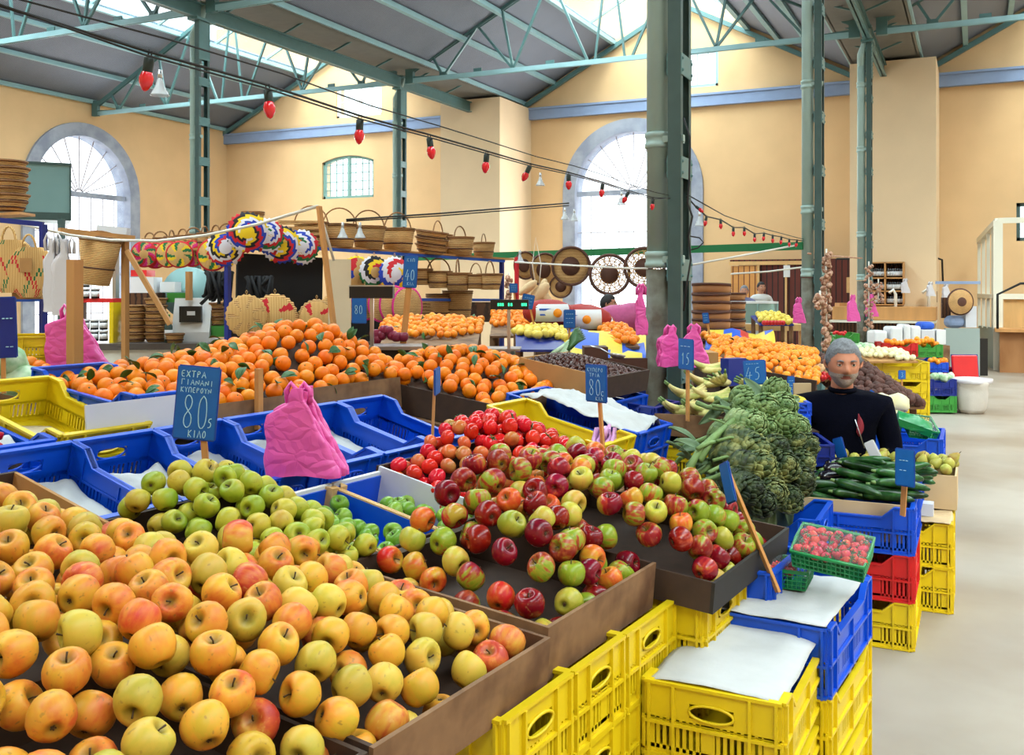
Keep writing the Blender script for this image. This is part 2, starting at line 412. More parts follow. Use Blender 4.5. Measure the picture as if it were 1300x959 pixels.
def building():
    # floor
    mb=MB(); mb.box((XW-.4,-6,-.2),(14,YA+.4,0)); struct(mb.build('floor',K['floor']))
    arch_wall('wall_back','x',YA,(XW-.4,14),9.2,[('arch',-7.5-1.46,-7.5+1.46,0,3.86+1.46),('seg',-16.57,-14.86,4.02,5.2),('rect',-16.1,-14.6,6.25,7.14),('rect',-6.95,-5.4,6.23,7.1),('rect',.75,2.1,2.5,3.28)] ,.4,K['wall'],1)
    arch_wall('wall_left','y',XW,(-6,YA),7.2,[('arch',17.45-1.46,17.45+1.46,0,3.86+1.46),('arch',6.0-1.46,6.0+1.46,0,3.86+1.46)],.4,K['wall'],-1)
    mb=MB(); mb.box((14,-6,0),(14.3,YA,7.2)); struct(mb.build('wall_right',K['wall']))
    mb=MB(); mb.box((XW-.4,-6.3,0),(14.3,-6,9)); struct(mb.build('wall_front',K['wall']))
    # buttresses
    for i,xc in enumerate((-10.95,-1.5)):
        mb=MB(); mb.box((xc-.8,20.8,0),(xc+.8,YA,6.05)); struct(mb.build('pillar_%d'%(i+1),K['wallb']))
    # blue grey cornice
    segs=[(XW,-11.75),(-10.15,-2.3),(-.7,14)]
    for i,(a,b) in enumerate(segs):
        mb=MB(); mb.box((a,YA-.14,5.76),(b,YA,6.03)); mb.box((a,YA-.17,6.0),(b,YA,6.05)); struct(mb.build('trim_%d'%(i+1),K['bluestone']))
    arch_unit(1,Tx(-7.5),'tall arched doorway window in the end wall, grey stone surround and fan light',)
    arch_unit(2,Ty(17.45),'arched window in the left wall behind the basket stalls, stone surround and fan light')
    arch_unit(3,Ty(6.0),'arched window in the left wall towards the front of the hall, stone surround')
    small_window(4,Tx((-16.57-14.86)/2),1.71,4.02,5.2,True,K['teal'],'small segment-headed window with green frame in the end wall')
    small_window(5,Tx(-15.35),1.5,6.25,7.14,False,K['white'],'bright square clerestory window under the left roof bay',2,2)
    small_window(6,Tx(-6.175),1.55,6.23,7.1,False,K['blueg'],'square clerestory window with pale blue frame above the tall arch',3,1)
    small_window(7,Tx(1.425),1.35,2.5,3.28,False,K['dkgreen'],'small dark-framed window in the end wall by the right-hand kiosk',1,1)
    # roof bays
    zg=6.22; S=.53
    bays=[(XW,XL,True,False),(XL,XR,False,False),(XR,7.55,False,False),(7.55,14.9,False,False)]
    y0,y1=-6.1,YA+.1
    k=1
    for bi,(a,b,wl,_) in enumerate(bays):
        aa=a if wl else a+.6; bb=b-.6; rid=(a+b)/2; zr=zg+S*(rid-aa); 
        zr=zg+S*4.05
        sl=(zr-zg)/(rid-aa); sr=(zr-zg)/(bb-rid)
        sk=1.6
        for side in (0,1):
            x0=aa if side==0 else bb; s_=sl if side==0 else sr; sg=1 if side==0 else -1
            xe=rid-sg*sk; ze=zr-s_*sk
            mb=MB()
            def slab(xa,za,xb,zb,t,m,ya=y0,yb=y1):
                mb.add([(xa,ya,za),(xb,ya,zb),(xb,yb,zb),(xa,yb,za),(xa,ya,za+t),(xb,ya,zb+t),(xb,yb,zb+t),(xa,yb,za+t)],
                    [(0,3,2,1),(4,5,6,7),(0,1,5,4),(1,2,6,5),(2,3,7,6),(3,0,4,7)],m)
            slab(x0,zg,xe,ze,.06,0)
            o=struct(mb.build('ceiling' if k==1 else 'ceiling_%d'%k,K['roof'])); k+=1
            mb=MB(); slab(xe,ze+.01,rid,zr+.01,.03,0)
            sg_=tag(mb.build('window_%d'%(7+k-1),K['skyglass']),kind='structure')
            # purlins as part of the roof plane
            mb=MB()
            L=abs(xe-x0)
            for fr in (.02,.36,.7,1.0):
                x=x0+(xe-x0)*fr; z=zg+(ze-zg)*fr
                mb.box((x-.05,y0,z-.11),(x+.05,y1-.1,z-.015))
            p=mb.build('purlin',K['blueg'],o)
            mb=MB()
            for j in range(0,16):
                y=y0+.3+j*1.9
                if y<y1: mb.bar((xe,y,ze),(rid,y,zr),.05,.06)
            mb.bar((rid-.0,y0,zr-.03),(rid,y1-.1,zr-.03),.1)
            mb.build('glazing_rafter',K['blueg'],o)
    # valley gutters
    for i,x in enumerate((XL,XR)):
        mb=MB(); mb.box((x-.62,y0,6.12),(x+.62,YA-.1,6.2)); mb.box((x-.66,y0,6.12),(x-.6,YA-.1,6.34)); mb.box((x+.6,y0,6.12),(x+.66,YA-.1,6.34))
        struct(mb.build('ceiling_gutter',K['gutter']))
    # outdoors: light ground seen through openings
    # columns
    def column(name,x,y,label):
        r=thing(name,label,'column',(x,y,0))
        mb=MB(); h=5.72
        prof=[(.068,1.7),(.068,h)]
        mb.lathe([(.068,1.72),(.068,h-.9),(.068,h-.4)],18,0)
        mb.tube([(0,0,h-.42),(0,0,h-.2),(.05,.04,h-.05),(.1,.1,h+.3)],.068,14,0)
        o=mb.build('rain_pipe',K['pipe'],r); o.location=(-.105,-.04,0)
        mb=MB(); 
        for z in (1.72,2.45,3.9,5.0): mb.lathe([(.068,z-.05),(.08,z-.045),(.08,z-.02),(.074,z-.015),(.074,z+.015),(.08,z+.02),(.08,z+.045),(.068,z+.05)],18)
        o=mb.build('pipe_collar',K['pipe'],r); o.location=(-.105,-.04,0)
        mb=MB(); mb.lathe([(.075,0),(.072,1.66)],18); o=mb.build('pipe_foot',K['pipedirty'],r); o.location=(-.105,-.04,0)
        mb=MB()
        for yy in (-.115,.115):
            s=1 if yy>0 else -1
            mb.box((-.02,yy-.004,0),(.06,yy+.004,5.7)); 
            for xx in (-.02,.056): mb.box((xx,min(yy,yy-s*.045),0),(xx+.004,max(yy,yy-s*.045),5.7))
        mb.build('channel_post',K['dkgreen'],r)  # same paint as the column; its recess shade is put into this darker colour
        mb=MB(); 
        z=.35
        while z<5.0:
            for xx in (-.026,.06):
                mb.box((xx,-.12,z),(xx+.006,.12,z+.13))
                for yy in (-.1,.1):
                    for dz in (.03,.1): mb.sph((xx+(.006 if xx>0 else 0),yy,z+dz),.011,6)
            z+=.62
        for xx in (-.026,.06):
            mb.box((xx,-.12,5.1),(xx+.006,.12,5.75))
            for j in range(9):
                for yy in (-.1,.1): mb.sph((xx+(.006 if xx>0 else 0),yy,5.15+j*.065),.010,6)
        mb.build('batten_plate',K['green'],r)
        mb=MB()
        for z in (1.72,2.45,3.9,5.0):
            mb.box((-.12,-.07,z-.025),(.06,-.03,z+.025)); mb.box((-.06,-.1,z-.02),(.07,-.06,z+.02))
        mb.build('pipe_bracket',K['pipe'],r)
        mb=MB(); mb.box((-.15,-.22,0),(.15,.22,.03)); mb.box((-.1,-.2,5.7),(.1,.2,5.74)); mb.build('base_plate',K['green'],r)
        return r
    c0=column('iron_column',XR,ROWS[0],'near iron column standing among the crates, dirty concrete-coloured foot and grey-green pipe')
    for x,y,l in ((XR,ROWS[1],'second iron column in the right row, garlic strings hung on it'),(XR,ROWS[2],'third and farthest iron column of the right row, in front of the bottle shelves'),
                  (XL,ROWS[1],'left-hand iron column rising behind the woven trivets'),(XL,ROWS[2],'farther column of the left row, rising behind the handled baskets')):
        dup(c0,l,loc=(x,y,0))
    # valley beams
    for x,l in ((XL,'long green valley beam carried by the left row of columns'),(XR,'long green valley beam carried by the right row of columns')):
        mb=MB(); ye=20.95
        mb.box((x-.01,1.5,5.74),(x+.01,ye,5.98)); mb.box((x-.06,1.5,5.74),(x+.06,ye,5.755)); mb.box((x-.06,1.5,5.965),(x+.06,ye,5.98))
        o=pivot(mb.build('valley_beam',K['green'])); tag(o,l,'beam','valley beams')
        st=MB()
        for y in np.arange(2.2,20.5,1.45):
            for s in (-1,1): st.bar((x,y,5.98),(x+s*.45,y,6.14),.03)
        q=st.build('gutter_strut',K['green'],o); q.location=-o.location
    # trusses
    def truss(name,a,b,y,label,z0=5.9,rise=1.0,gp='roof trusses'):
        r=thing(name,label,'roof truss',((a+b)/2,y,z0),0,gp)
        hw=(b-a)/2-.1; zr=S*4.05+.1; 
        mb=MB()
        ch=[(-hw,0,.16),(0,0,zr+.12),(hw,0,.16)]
        for p,q in zip(ch[:-1],ch[1:]):
            for dy in (-.035,.035): mb.bar((p[0],dy,p[2]),(q[0],dy,q[2]),.012,.09)
        mb.build('top_chord',K['green'],r)
        mb=MB()
        n1=hw*.33
        for dy in (-.03,.03):
            mb.bar((-hw,dy,-.02),(hw,dy,-.02),.012,.09)
        mb.cbox((0,0,-.02),(hw*2,.07,.012))
        mb.build('bottom_chord',K['blueg'],r)
        tp=lambda x: (.16+(zr-.04)*(1-abs(x)/hw))
        for s in (-1,1):
            m2=MB()
            xs=[1,.82,.64,.46,.28,.1]
            for i in range(5):
                xa=s*hw*xs[i]; xb=s*hw*xs[i+1]
                if i%2==0: m2.bar((xa,0,tp(xa) if i else 0.05),(xb if i else s*hw*.82,0,0),.045,.045)
                else: m2.bar((xa,0,0),(xb,0,tp(xb)),.045,.045); m2.bar((xa,0,0),(xa*1.0+s*.25,0,tp(xa+s*.25)),.045,.045)
            m2.bar((s*.3,0,0),(0,0,tp(0)),.04)
            m2.build('web_brace',K['green'],r)
        for x in (-hw,hw):
            mb=MB(); mb.box((x-.09,-.05,-.08),(x+.09,.05,.3)); mb.build('end_plate',K['green'],r)
        for x in (-.64*hw,.64*hw,-.28*hw,.28*hw,-.82*hw,.82*hw):
            mb=MB(); mb.box((x-.09,-.012,-.06),(x+.09,.012,.1)); mb.build('gusset_plate',K['green'],r)
        return r
    names={0:'nearest the camera',1:'in the middle of the hall',2:'nearest the end wall'}
    for bi,(a,b,_,_) in enumerate(bays[:3]):
        bn=('left bay','centre bay','right bay')[bi]
        for ri,y in enumerate(ROWS):
            if bi==1 and ri==0: continue
            truss('roof_truss',a+(.05 if bi==0 else .12),b-.12,y,'green lattice roof truss across the %s, %s'%(bn,names[ri]))
        # rake angle on the end wall
        mb=MB(); aa=a if bi==0 else a+.6; bb=b-.6; rid=(a+b)/2; zr=zg+S*4.05
        for x0 in (aa,bb):
            z_=zr-.16
            mb.bar((x0,YA-.12,zg-.16),(rid,YA-.12,z_),.1,.1); 
        o=pivot(mb.build('ceiling_rafter',K['green'])); struct(o)
def lights():
    w=bpy.data.worlds.new('World'); SC.world=w; w.use_nodes=True; nt=w.node_tree; nt.nodes.clear()
    o=_n(nt,'ShaderNodeOutputWorld'); b=_n(nt,'ShaderNodeBackground')
    b.inputs[0].default_value=(.97,.97,1,1); b.inputs[1].default_value=3.0
    nt.links.new(b.outputs[0],o.inputs[0])
    s=bpy.data.lights.new('sun','SUN'); s.energy=2.0; s.angle=math.radians(12); s.color=(1,.95,.86)
    so=bpy.data.objects.new('sun',s); COL.objects.link(so); so.location=(0,0,12)
    d=Vector((-.35,.75,-.75)); so.rotation_euler=d.to_track_quat('-Z','Y').to_euler()
    def area(name,loc,rot,sx,sy,e,col=(1,1,1)):
        l=bpy.data.lights.new(name,'AREA'); l.shape='RECTANGLE'; l.size=sx; l.size_y=sy; l.energy=e; l.color=col
        a=bpy.data.objects.new(name,l); COL.objects.link(a); a.location=loc; a.rotation_euler=rot; return a
    # daylight coming down through the ridge skylights
    for i,(a,b) in enumerate(((XW,XL),(XL,XR),(XR,7.55),(7.55,14))):
        area('skylight_daylight',((a+b)/2,8.5,8.75),(0,0,0),3.2,28,3000,(1,.985,.965))
    area('arch_daylight',(-7.5,YA-.25,2.9),(-PI/2,0,0),2.6,4.5,200)
    area('arch_daylight',(XW+.25,17.45,2.9),(PI/2,0,-PI/2),2.6,4.5,200)
def camera():
    c=bpy.data.cameras.new('camera'); o=bpy.data.objects.new('camera',c); COL.objects.link(o)
    o.location=(0,0,H); o.rotation_euler=(PI/2,0,AL); c.sensor_width=36; c.lens=36*F/1300
    c.shift_y=-(959/2-365)/1300; c.clip_end=200; c.clip_start=.05
    SC.camera=o
# ---------------------------------------------------------------- stall frame (camera plan: e1 along the stall, e2 away from the customer)
E1=(.52,.854); E2=(-.854,.52); RZ1=math.atan2(.854,.52)+AL
def st(s,t,z=0): return cw(.089+E1[0]*s+E2[0]*t, 2.215+E1[1]*s+E2[1]*t, z)
def SM(s,t,z,tilt=0,yaw=0): return Matrix.Translation(st(s,t,z))@Matrix.Rotation(RZ1+yaw,4,'Z')@Matrix.Rotation(tilt,4,'X')
def WM(p,rz=0,tilt=0,roll=0): return Matrix.Translation(p)@Matrix.Rotation(rz,4,'Z')@Matrix.Rotation(tilt,4,'X')@Matrix.Rotation(roll,4,'Y')
# ---------------------------------------------------------------- crates
_CR={}
def crate_mesh(L,W,h,key,label,cat='crate'):
    """plastic crate; long side along x, origin at the middle of its base; panels, base and rim are separate parts"""
    k=(L,W,h,key)
    if k in _CR: return _CR[k]
    m=K[key]; dip=.045 if h>.14 else .03; t=.006
    def panel(Lp,long):
        mb=MB(); x0,x1=-Lp/2,Lp/2
        top=lambda x: h if not long else (h-dip*min(1,max(0,(min(x-x0,x1-x)-.07)/.05)))
        mb.box((x0,-t/2,0),(x1,t/2,.03)); 
        mb.box((x0,-t/2,h*.44),(x1,t/2,h*.50))
        hz=h-.045
        # top band with a hand hole on short sides
        if long:
            xs=[x0,x0+.07,x0+.12,x1-.12,x1-.07,x1]
            for a,b in zip(xs[:-1],xs[1:]):
                mb.prism([(a,h*.5 if False else h-dip-.05),(b,h-dip-.05),(b,top(b)),(a,top(a))],-t/2,t/2,M=Matrix.Rotation(PI/2,4,'X'))
        else:
            hw=.055; z0,z1=h-.075,h-.04
            mb.box((x0,-t/2,h-.09),(x1,t/2,z0)); mb.box((x0,-t/2,z1),(x1,t/2,h)); mb.box((x0,-t/2,z0),(-hw,t/2,z1)); mb.box((hw,-t/2,z0),(x1,t/2,z1))
            mb.tube([(hw*math.cos(a)*1.02,-t/2-.002,(z0+z1)/2+.02*math.sin(a)) for a in [2*PI*i/16 for i in range(16)]],.004,5,closed=True)
        zt=(h-dip-.05) if long else h-.09
        # slats
        n=int(Lp/.0165)
        for i in range(n+1):
            x=x0+Lp*i/n; solid=(i%9 in (0,1)) 
            w=.009 if not solid else .017
            mb.box((x-w/2,-t/2,.02),(x+w/2,t/2,zt+.004))
        # outside ribs
        for x in [x0+.012,x0+.075,x1-.075,x1-.012]+([0] if long else []):
            mb.box((x-.0035,-t/2-.009,0),(x+.0035,-t/2,top(x)-.004))
        for z in (.006,h*.47): mb.box((x0,-t/2-.008,z-.004),(x1,-t/2,z+.004))
        return mb
    r=thing('plastic_crate',label,cat)
    a=panel(L,True).build('side_panel',m,r); a.location=(0,-W/2,0)
    b=dup(a,_p=r); CH[r.name].append(b); b.rotation_euler=(0,0,PI); b.location=(0,W/2,0)
    c=panel(W,False).build('end_panel',m,r); c.rotation_euler=(0,0,PI/2); c.location=(L/2,0,0)
    d=dup(c,_p=r); CH[r.name].append(d); d.rotation_euler=(0,0,-PI/2); d.location=(-L/2,0,0)
    mb=MB(); mb.box((-L/2,-W/2,0),(L/2,W/2,.008))
    mb.build('base',m,r)
    mb=MB(); q=.007
    for s in (-1,1):
        xs=[(-L/2,h),(-L/2+.07,h),(-L/2+.12,h-dip),(L/2-.12,h-dip),(L/2-.07,h),(L/2,h)]
        for p,u in zip(xs[:-1],xs[1:]): mb.bar((p[0],s*W/2,p[1]),(u[0],s*W/2,u[1]),.02,.008)
        mb.bar((s*L/2,-W/2,h),(s*L/2,W/2,h),.02,.008)
    mb.build('rim',m,r)
    _CR[k]=r; r['_first']=1
    return r
def put(proto,M,label,group=None,scale=None):
    """first use moves the prototype itself, later uses copy it"""
    if scale: M=M@Matrix.Scale(scale,4)
    if proto.get('_first'):
        del proto['_first']; proto.matrix_basis=M; proto['label']=label
        if group: proto['group']=group
        return proto
    c=dup(proto,label,group,M=M)
    if not group and 'group' in c: del c['group']
    return c
def crate(M,L,W,h,key,label,group=None):
    return put(crate_mesh(L,W,h,key,label),M,label,group)
def stall_crate(s0,t0,w,l,ztop,tilt,key,label,h=.19,group=None):
    """crate whose short end faces the customer at t0, top edge at ztop"""
    M=SM(s0+w/2,t0,ztop-h*math.cos(tilt),tilt)@Matrix.Translation((0,l/2,0))@Matrix.Rotation(PI/2,4,'Z')
    return crate(M,l,w,h,key,label,group), SM(s0+w/2,t0,ztop-h*math.cos(tilt),tilt)
# ---------------------------------------------------------------- open board boxes
def board_box(M,w,l,h,mats,label,cat='box',name='wooden_box',sides=(1,1,1,1),hb=None,t=.01,base=True,group=None):
    """x width, y length; M = frame at the middle of the front bottom edge. sides: front, right, back, left"""
    r=thing(name,label,cat,group=group); r.matrix_basis=M; hb=hb or h
    if not isinstance(mats,(list,tuple)): mats=[mats]*4
    def b(lo,hi,nm,m):
        mb=MB(); mb.box(lo,hi); return mb.build(nm,m,r)
    if sides[0]: b((-w/2,0,0),(w/2,t,h),'front_board',mats[0])
    if sides[1]: b((w/2-t,t,0),(w/2,l-t,h),'side_board',mats[1])
    if sides[2]: b((-w/2,l-t,0),(w/2,l,hb),'back_board',mats[2])
    if sides[3]: b((-w/2,t,0),(-w/2+t,l-t,h),'side_board',mats[3])
    if base: b((-w/2+t,t,-.001),(w/2-t,l-t,.006),'bottom_board',K['dply'])
    return r
# ---------------------------------------------------------------- fruit
def apple(name,m,r=.039,stem_=True,seed=1,sq=.93):
    rnd=random.Random(seed)
    prof=[]
    N=18
    for i in range(N+1):
        a=PI*i/N; x=math.sin(a); z=-math.cos(a)
        rr=x*(1+.04*math.cos(2*a))*(1.0+.05*z)
        # dimples
        d=(.46*math.exp(-(x/.32)**2) if z>0 else .28*math.exp(-(x/.27)**2))
        zz=z*sq-(d if z>0 else -d)
        prof.append((rr*r,zz*r))
    prof[0]=(0,prof[0][1]); prof[-1]=(0,prof[-1][1])
    ph=rnd.random()*6
    mb=MB(); mb.lathe(prof,20,0,True,None,lambda a,i: 1+.028*math.sin(5*a+ph)*(1-i/N)+.03*math.sin(2*a+ph)+.018*math.sin(3*a+2*ph))
    # lean
    k=rnd.uniform(-.10,.10)
    mb.v=[(x+k*z,y,z*(1+.05*x/r)) for x,y,z in mb.v]
    o=mb.build(name,m,None,recalc=True)
    if stem_:
        s=MB(); s.tube([(0,0,r*.40),(.001,.001,r*.66),(.005,.002,r*.90)],[.0016,.0013,.0020],5)
        st_=s.build('stem',K['fstem'],o)
        s=MB()
        for i in range(5):
            a=2*PI*i/5; s.tube([(0,0,-r*.62),(.0045*math.cos(a),.0045*math.sin(a),-r*.72)],[.0032,.0012],4)
        s.build('calyx',K['fstem'],o)
    return o
def orange(name,m,r=.036,leaf=False,seed=1,sq=.95):
    prof=[(math.sin(PI*i/14)*r,-math.cos(PI*i/14)*r*sq) for i in range(15)]; prof[0]=(0,prof[0][1]); prof[-1]=(0,prof[-1][1]*.965)
    mb=MB(); ph=seed
    mb.lathe(prof,18,0,True,None,lambda a,i: 1+.012*math.sin(3*a+ph))
    o=mb.build(name,m)
    s=MB(); s.lathe([(0,r*sq*.955),(.0035,r*sq*.965),(.003,r*sq*1.0),(0,r*sq*1.01)],6); s.build('stem_button',K['leaf'],o)
    if leaf:
        rnd=random.Random(seed)
        for k in range(rnd.choice((1,2))):
            a=rnd.random()*6; L=.07
            def f(u,v):
                w=.016*math.sin(PI*min(1,max(0,u)))**.8*(2*v-1); rr=.004+L*u; z=r*sq+.01*math.sin(2.2*u)-.010*u*u+abs(w)*.3
                return (rr*math.cos(a)-w*math.sin(a), rr*math.sin(a)+w*math.cos(a), z)
            q=MB(); q.grid(f,8,4); lf=q.build('leaf',K['leaf'],o,recalc=False)
            sm=lf.modifiers.new('thick','SOLIDIFY'); sm.thickness=.0008
    return o
def tomato(name,m,r=.03,calyx=False,seed=1):
    rnd=random.Random(seed); ph=rnd.random()*6
    N=12; prof=[]
    for i in range(N+1):
        a=PI*i/N; x=math.sin(a); z=-math.cos(a); d=.16*math.exp(-(x/.3)**2) if z>0 else 0
        prof.append((x*r,(z*.86-d)*r))
    prof[0]=(0,prof[0][1]); prof[-1]=(0,prof[-1][1])
    mb=MB(); mb.lathe(prof,18,0,True,None,lambda a,i:1+.03*math.sin(5*a+ph)*(i/N)+.02*math.sin(2*a+ph)); o=mb.build(name,m)
    if calyx:
        s=MB()
        for i in range(5):
            a=2*PI*i/5+ph; s.tube([(0,0,r*.72),(.012*math.cos(a),.012*math.sin(a),r*.84),(.019*math.cos(a),.019*math.sin(a),r*.80)],[.003,.0022,.0006],4)
        s.tube([(0,0,r*.7),(0,0,r)],.0016,4); s.build('calyx',K['leaf'],o)
    return o
def protoize(o): o['_first']=1; return o
def pack(inside,h,d,seed,bounds,layers=1,minf=.97,drop=.80,tries=40,zbase=None,maxn=400,ff=14):
    """touching spheres over the surface z=h(x,y); returns (x,y,z) centres, top layer first"""
    rs=np.random.RandomState(seed); P=np.zeros((0,3)); out=[]
    x0,x1,y0,y1=bounds; inv=np.vectorize(inside); hv=np.vectorize(h)
    for L in range(layers):
        fails=0; n=0
        while fails<ff and len(out)<maxn:
            c=np.stack([rs.uniform(x0,x1,tries),rs.uniform(y0,y1,tries)],1)
            ok=inv(c[:,0],c[:,1])
            if not ok.any(): fails+=1; continue
            c=c[ok]; z=hv(c[:,0],c[:,1])-d/2-L*drop*d
            if zbase is not None: z=np.maximum(z,zbase+d/2)
            q=np.concatenate([c,z[:,None]],1)
            if len(P):
                D=np.sqrt(((q[:,None,:]-P[None])**2).sum(-1)); mn=D.min(1)
                good=mn>=minf*d
                if not good.any(): fails+=1; continue
                q=q[good]; D=D[good]; Ds=np.sort(D,1)[:,:3].sum(1); j=int(np.argmin(Ds))
            else: j=0
            p=q[j]; P=np.vstack([P,p]); out.append((float(p[0]),float(p[1]),float(p[2]),L)); n+=1; fails=0
    return out
def scatter(pts,M,protos,seed,group=None,jit=.06,upright=None,off=(0,0)):
    """protos: list of (object, weight, label). Each point gets its own object"""
    rnd=random.Random(seed); tot=sum(p[1] for p in protos); res=[]
    for (x,y,z,L) in pts:
        r=rnd.random()*tot
        for o,w,lab in protos:
            r-=w
            if r<=0: break
        if upright is None: R=Euler((rnd.gauss(0,1.0),rnd.gauss(0,1.0),rnd.random()*6.3)).to_matrix().to_4x4()
        else: R=(Matrix.Rotation(rnd.random()*6.3,4,'Z')@Euler((rnd.gauss(0,upright),rnd.gauss(0,upright),rnd.random()*6.3)).to_matrix().to_4x4())
        s=1-rnd.random()*jit
        T=M@Matrix.Translation((x-off[0],y-off[1],z))@R@Matrix.Scale(s,4)
        res.append(put(o,T,lab,group or lab))
    return res
def proj(P):
    X=CA*P.x+SA*P.y; Y=-SA*P.x+CA*P.y
    return (650+F*X/Y,365+F*(H-P.z)/Y) if Y>.1 else (-999,-999)
def cull(pts,M,m=34):
    out=[]
    for p in pts:
        q=proj(M@Vector(p[:3]))
        if -m<q[0]<1300+m and -m<q[1]<959+m: out.append(p)
    return out
def drop_protos(lst):
    for o in lst:
        if o.get('_first'):
            for c in CH.get(o.name,[]): bpy.data.objects.remove(c)
            bpy.data.objects.remove(o)
# ---------------------------------------------------------------- chalk writing
G={'8':[[(.5,.52),(.2,.7),(.25,.95),(.55,1),(.8,.85),(.75,.65),(.5,.52),(.2,.35),(.2,.12),(.5,0),(.8,.12),(.8,.38),(.5,.52)]],
'0':[[(.5,1),(.22,.85),(.15,.5),(.25,.1),(.5,0),(.78,.15),(.85,.5),(.75,.88),(.5,1)]],
'4':[[(.55,1),(.1,.3),(.95,.38)],[(.7,.65),(.55,-.05)]],
'5':[[(.85,1),(.35,.95),(.3,.58),(.6,.6),(.8,.35),(.6,.05),(.2,.02)]],
'1':[[(.3,.75),(.55,1),(.5,0)]],'2':[[(.2,.8),(.5,1),(.8,.8),(.2,0),(.85,.05)]],
'3':[[(.2,.9),(.6,1),(.75,.75),(.4,.55),(.8,.3),(.5,0),(.15,.1)]],'7':[[(.15,1),(.85,1),(.4,0)]],
'E':[[(.85,1),(.2,.95),(.2,.02),(.85,0)],[(.2,.5),(.7,.52)]],'X':[[(.1,1),(.9,0)],[(.9,1),(.1,0)]],
'T':[[(.05,1),(.95,1)],[(.5,1),(.5,0)]],'P':[[(.2,0),(.2,1),(.7,.95),(.75,.6),(.2,.5)]],'A':[[(.05,0),(.5,1),(.95,0)],[(.25,.4),(.75,.4)]],
'G':[[(.15,0),(.15,1),(.85,1)]],'N':[[(.1,0),(.1,1),(.9,0),(.9,1)]],'I':[[(.5,0),(.5,1)]],'Y':[[(.1,1),(.5,.5),(.9,1)],[(.5,.5),(.5,0)]],
'K':[[(.15,0),(.15,1)],[(.85,1),(.15,.5),(.9,0)]],'L':[[(.05,0),(.5,1),(.95,0)]],'O':[[(.5,1),(.15,.6),(.25,.1),(.6,0),(.88,.4),(.75,.9),(.5,1)]],
'Q':[[(.1,0),(.1,1),(.9,1),(.9,0)]],'U':[[(.1,1),(.2,.1),(.6,0),(.85,.3),(.9,1)]],'M':[[(.05,0),(.15,1),(.5,.4),(.85,1),(.95,0)]],
'S':[[(.85,.9),(.4,1),(.2,.75),(.7,.4),(.7,.1),(.15,.02)]],'-':[[(.1,.5),(.9,.5)]],' ':[],
'R':[[(.2,0),(.2,1),(.7,.95),(.75,.6),(.2,.5),(.85,0)]],'C':[[(.85,.85),(.4,1),(.12,.5),(.4,0),(.85,.12)]],'D':[[(.15,0),(.15,1),(.6,.95),(.88,.5),(.6,.05),(.15,0)]],
'B':[[(.15,0),(.15,1),(.7,.9),(.65,.6),(.15,.52),(.8,.35),(.7,.05),(.15,0)]],'F':[[(.85,1),(.2,1),(.2,0)],[(.2,.55),(.7,.55)]],'H':[[(.15,0),(.15,1)],[(.85,0),(.85,1)],[(.15,.5),(.85,.5)]]}
def write(mb,txt,x,z,w,h,y=-.0045,r=.0011,gap=.2,mi=0,rnd=None):
    """strokes lying on the face y=const, left edge x, baseline z"""
    n=len(txt); cwid=w/(n+gap*(n-1))
    for i,c in enumerate(txt):
        ox=x+i*cwid*(1+gap)
        for ln in G.get(c,[]):
            pts=[(ox+a*cwid,y,z+b*h) for a,b in ln]
            if len(pts)>3:   # round the corners
                q=[pts[0]]
                for p0,p1 in zip(pts[:-1],pts[1:]):
                    q.append(tuple(p0[k]*.75+p1[k]*.25 for k in range(3))); q.append(tuple(p0[k]*.25+p1[k]*.75 for k in range(3)))
                q.append(pts[-1]); pts=q
            mb.tube(pts,r,4,mi,sm=False)
def sign(px,py,d,w,h,lines,label,yaw=0,roll=0,lean=0,stick=None,sw=.016,key='signblue',group='blue chalk price boards',edge='signedge'):
    """board centred on a pixel at depth d; yaw turns it, roll leans it in the picture; stick=(px,py,d) where its wooden stake ends"""
    r=thing('price_sign',label,'price sign',group=group)
    r.matrix_basis=Matrix.Translation(at(px,py,d))@Matrix.Rotation(AL+yaw,4,'Z')@Matrix.Rotation(lean,4,'X')@Matrix.Rotation(roll,4,'Y')
    mb=MB(); mb.box((-w/2,-.004,-h/2),(w/2,.004,h/2)); mb.build('board',K[key],r)
    mb=MB()
    for a,b in (((-w/2,0,-h/2),(w/2,0,-h/2)),((w/2,0,-h/2),(w/2,0,h/2)),((w/2,0,h/2),(-w/2,0,h/2)),((-w/2,0,h/2),(-w/2,0,-h/2))): mb.bar(a,b,.009,.0022,up=(0,1,0))
    mb.build('edge_tape',K[edge],r)
    if lines:
        mb=MB()
        for (txt,x,z,ww,hh,rr) in lines: write(mb,txt,-w/2+x*w,-h/2+z*h,ww*w,hh*h,r=rr*h)
        mb.build('chalk_lettering',K['chalk'],r)
    if stick:
        q=r.matrix_basis.inverted()@at(*stick)
        mb=MB(); mb.bar((0,.009,h*.25),(q.x,max(.009,q.y),q.z),sw,.009,up=(0,1,0)); mb.build('stake',K['stick'],r)
    return r
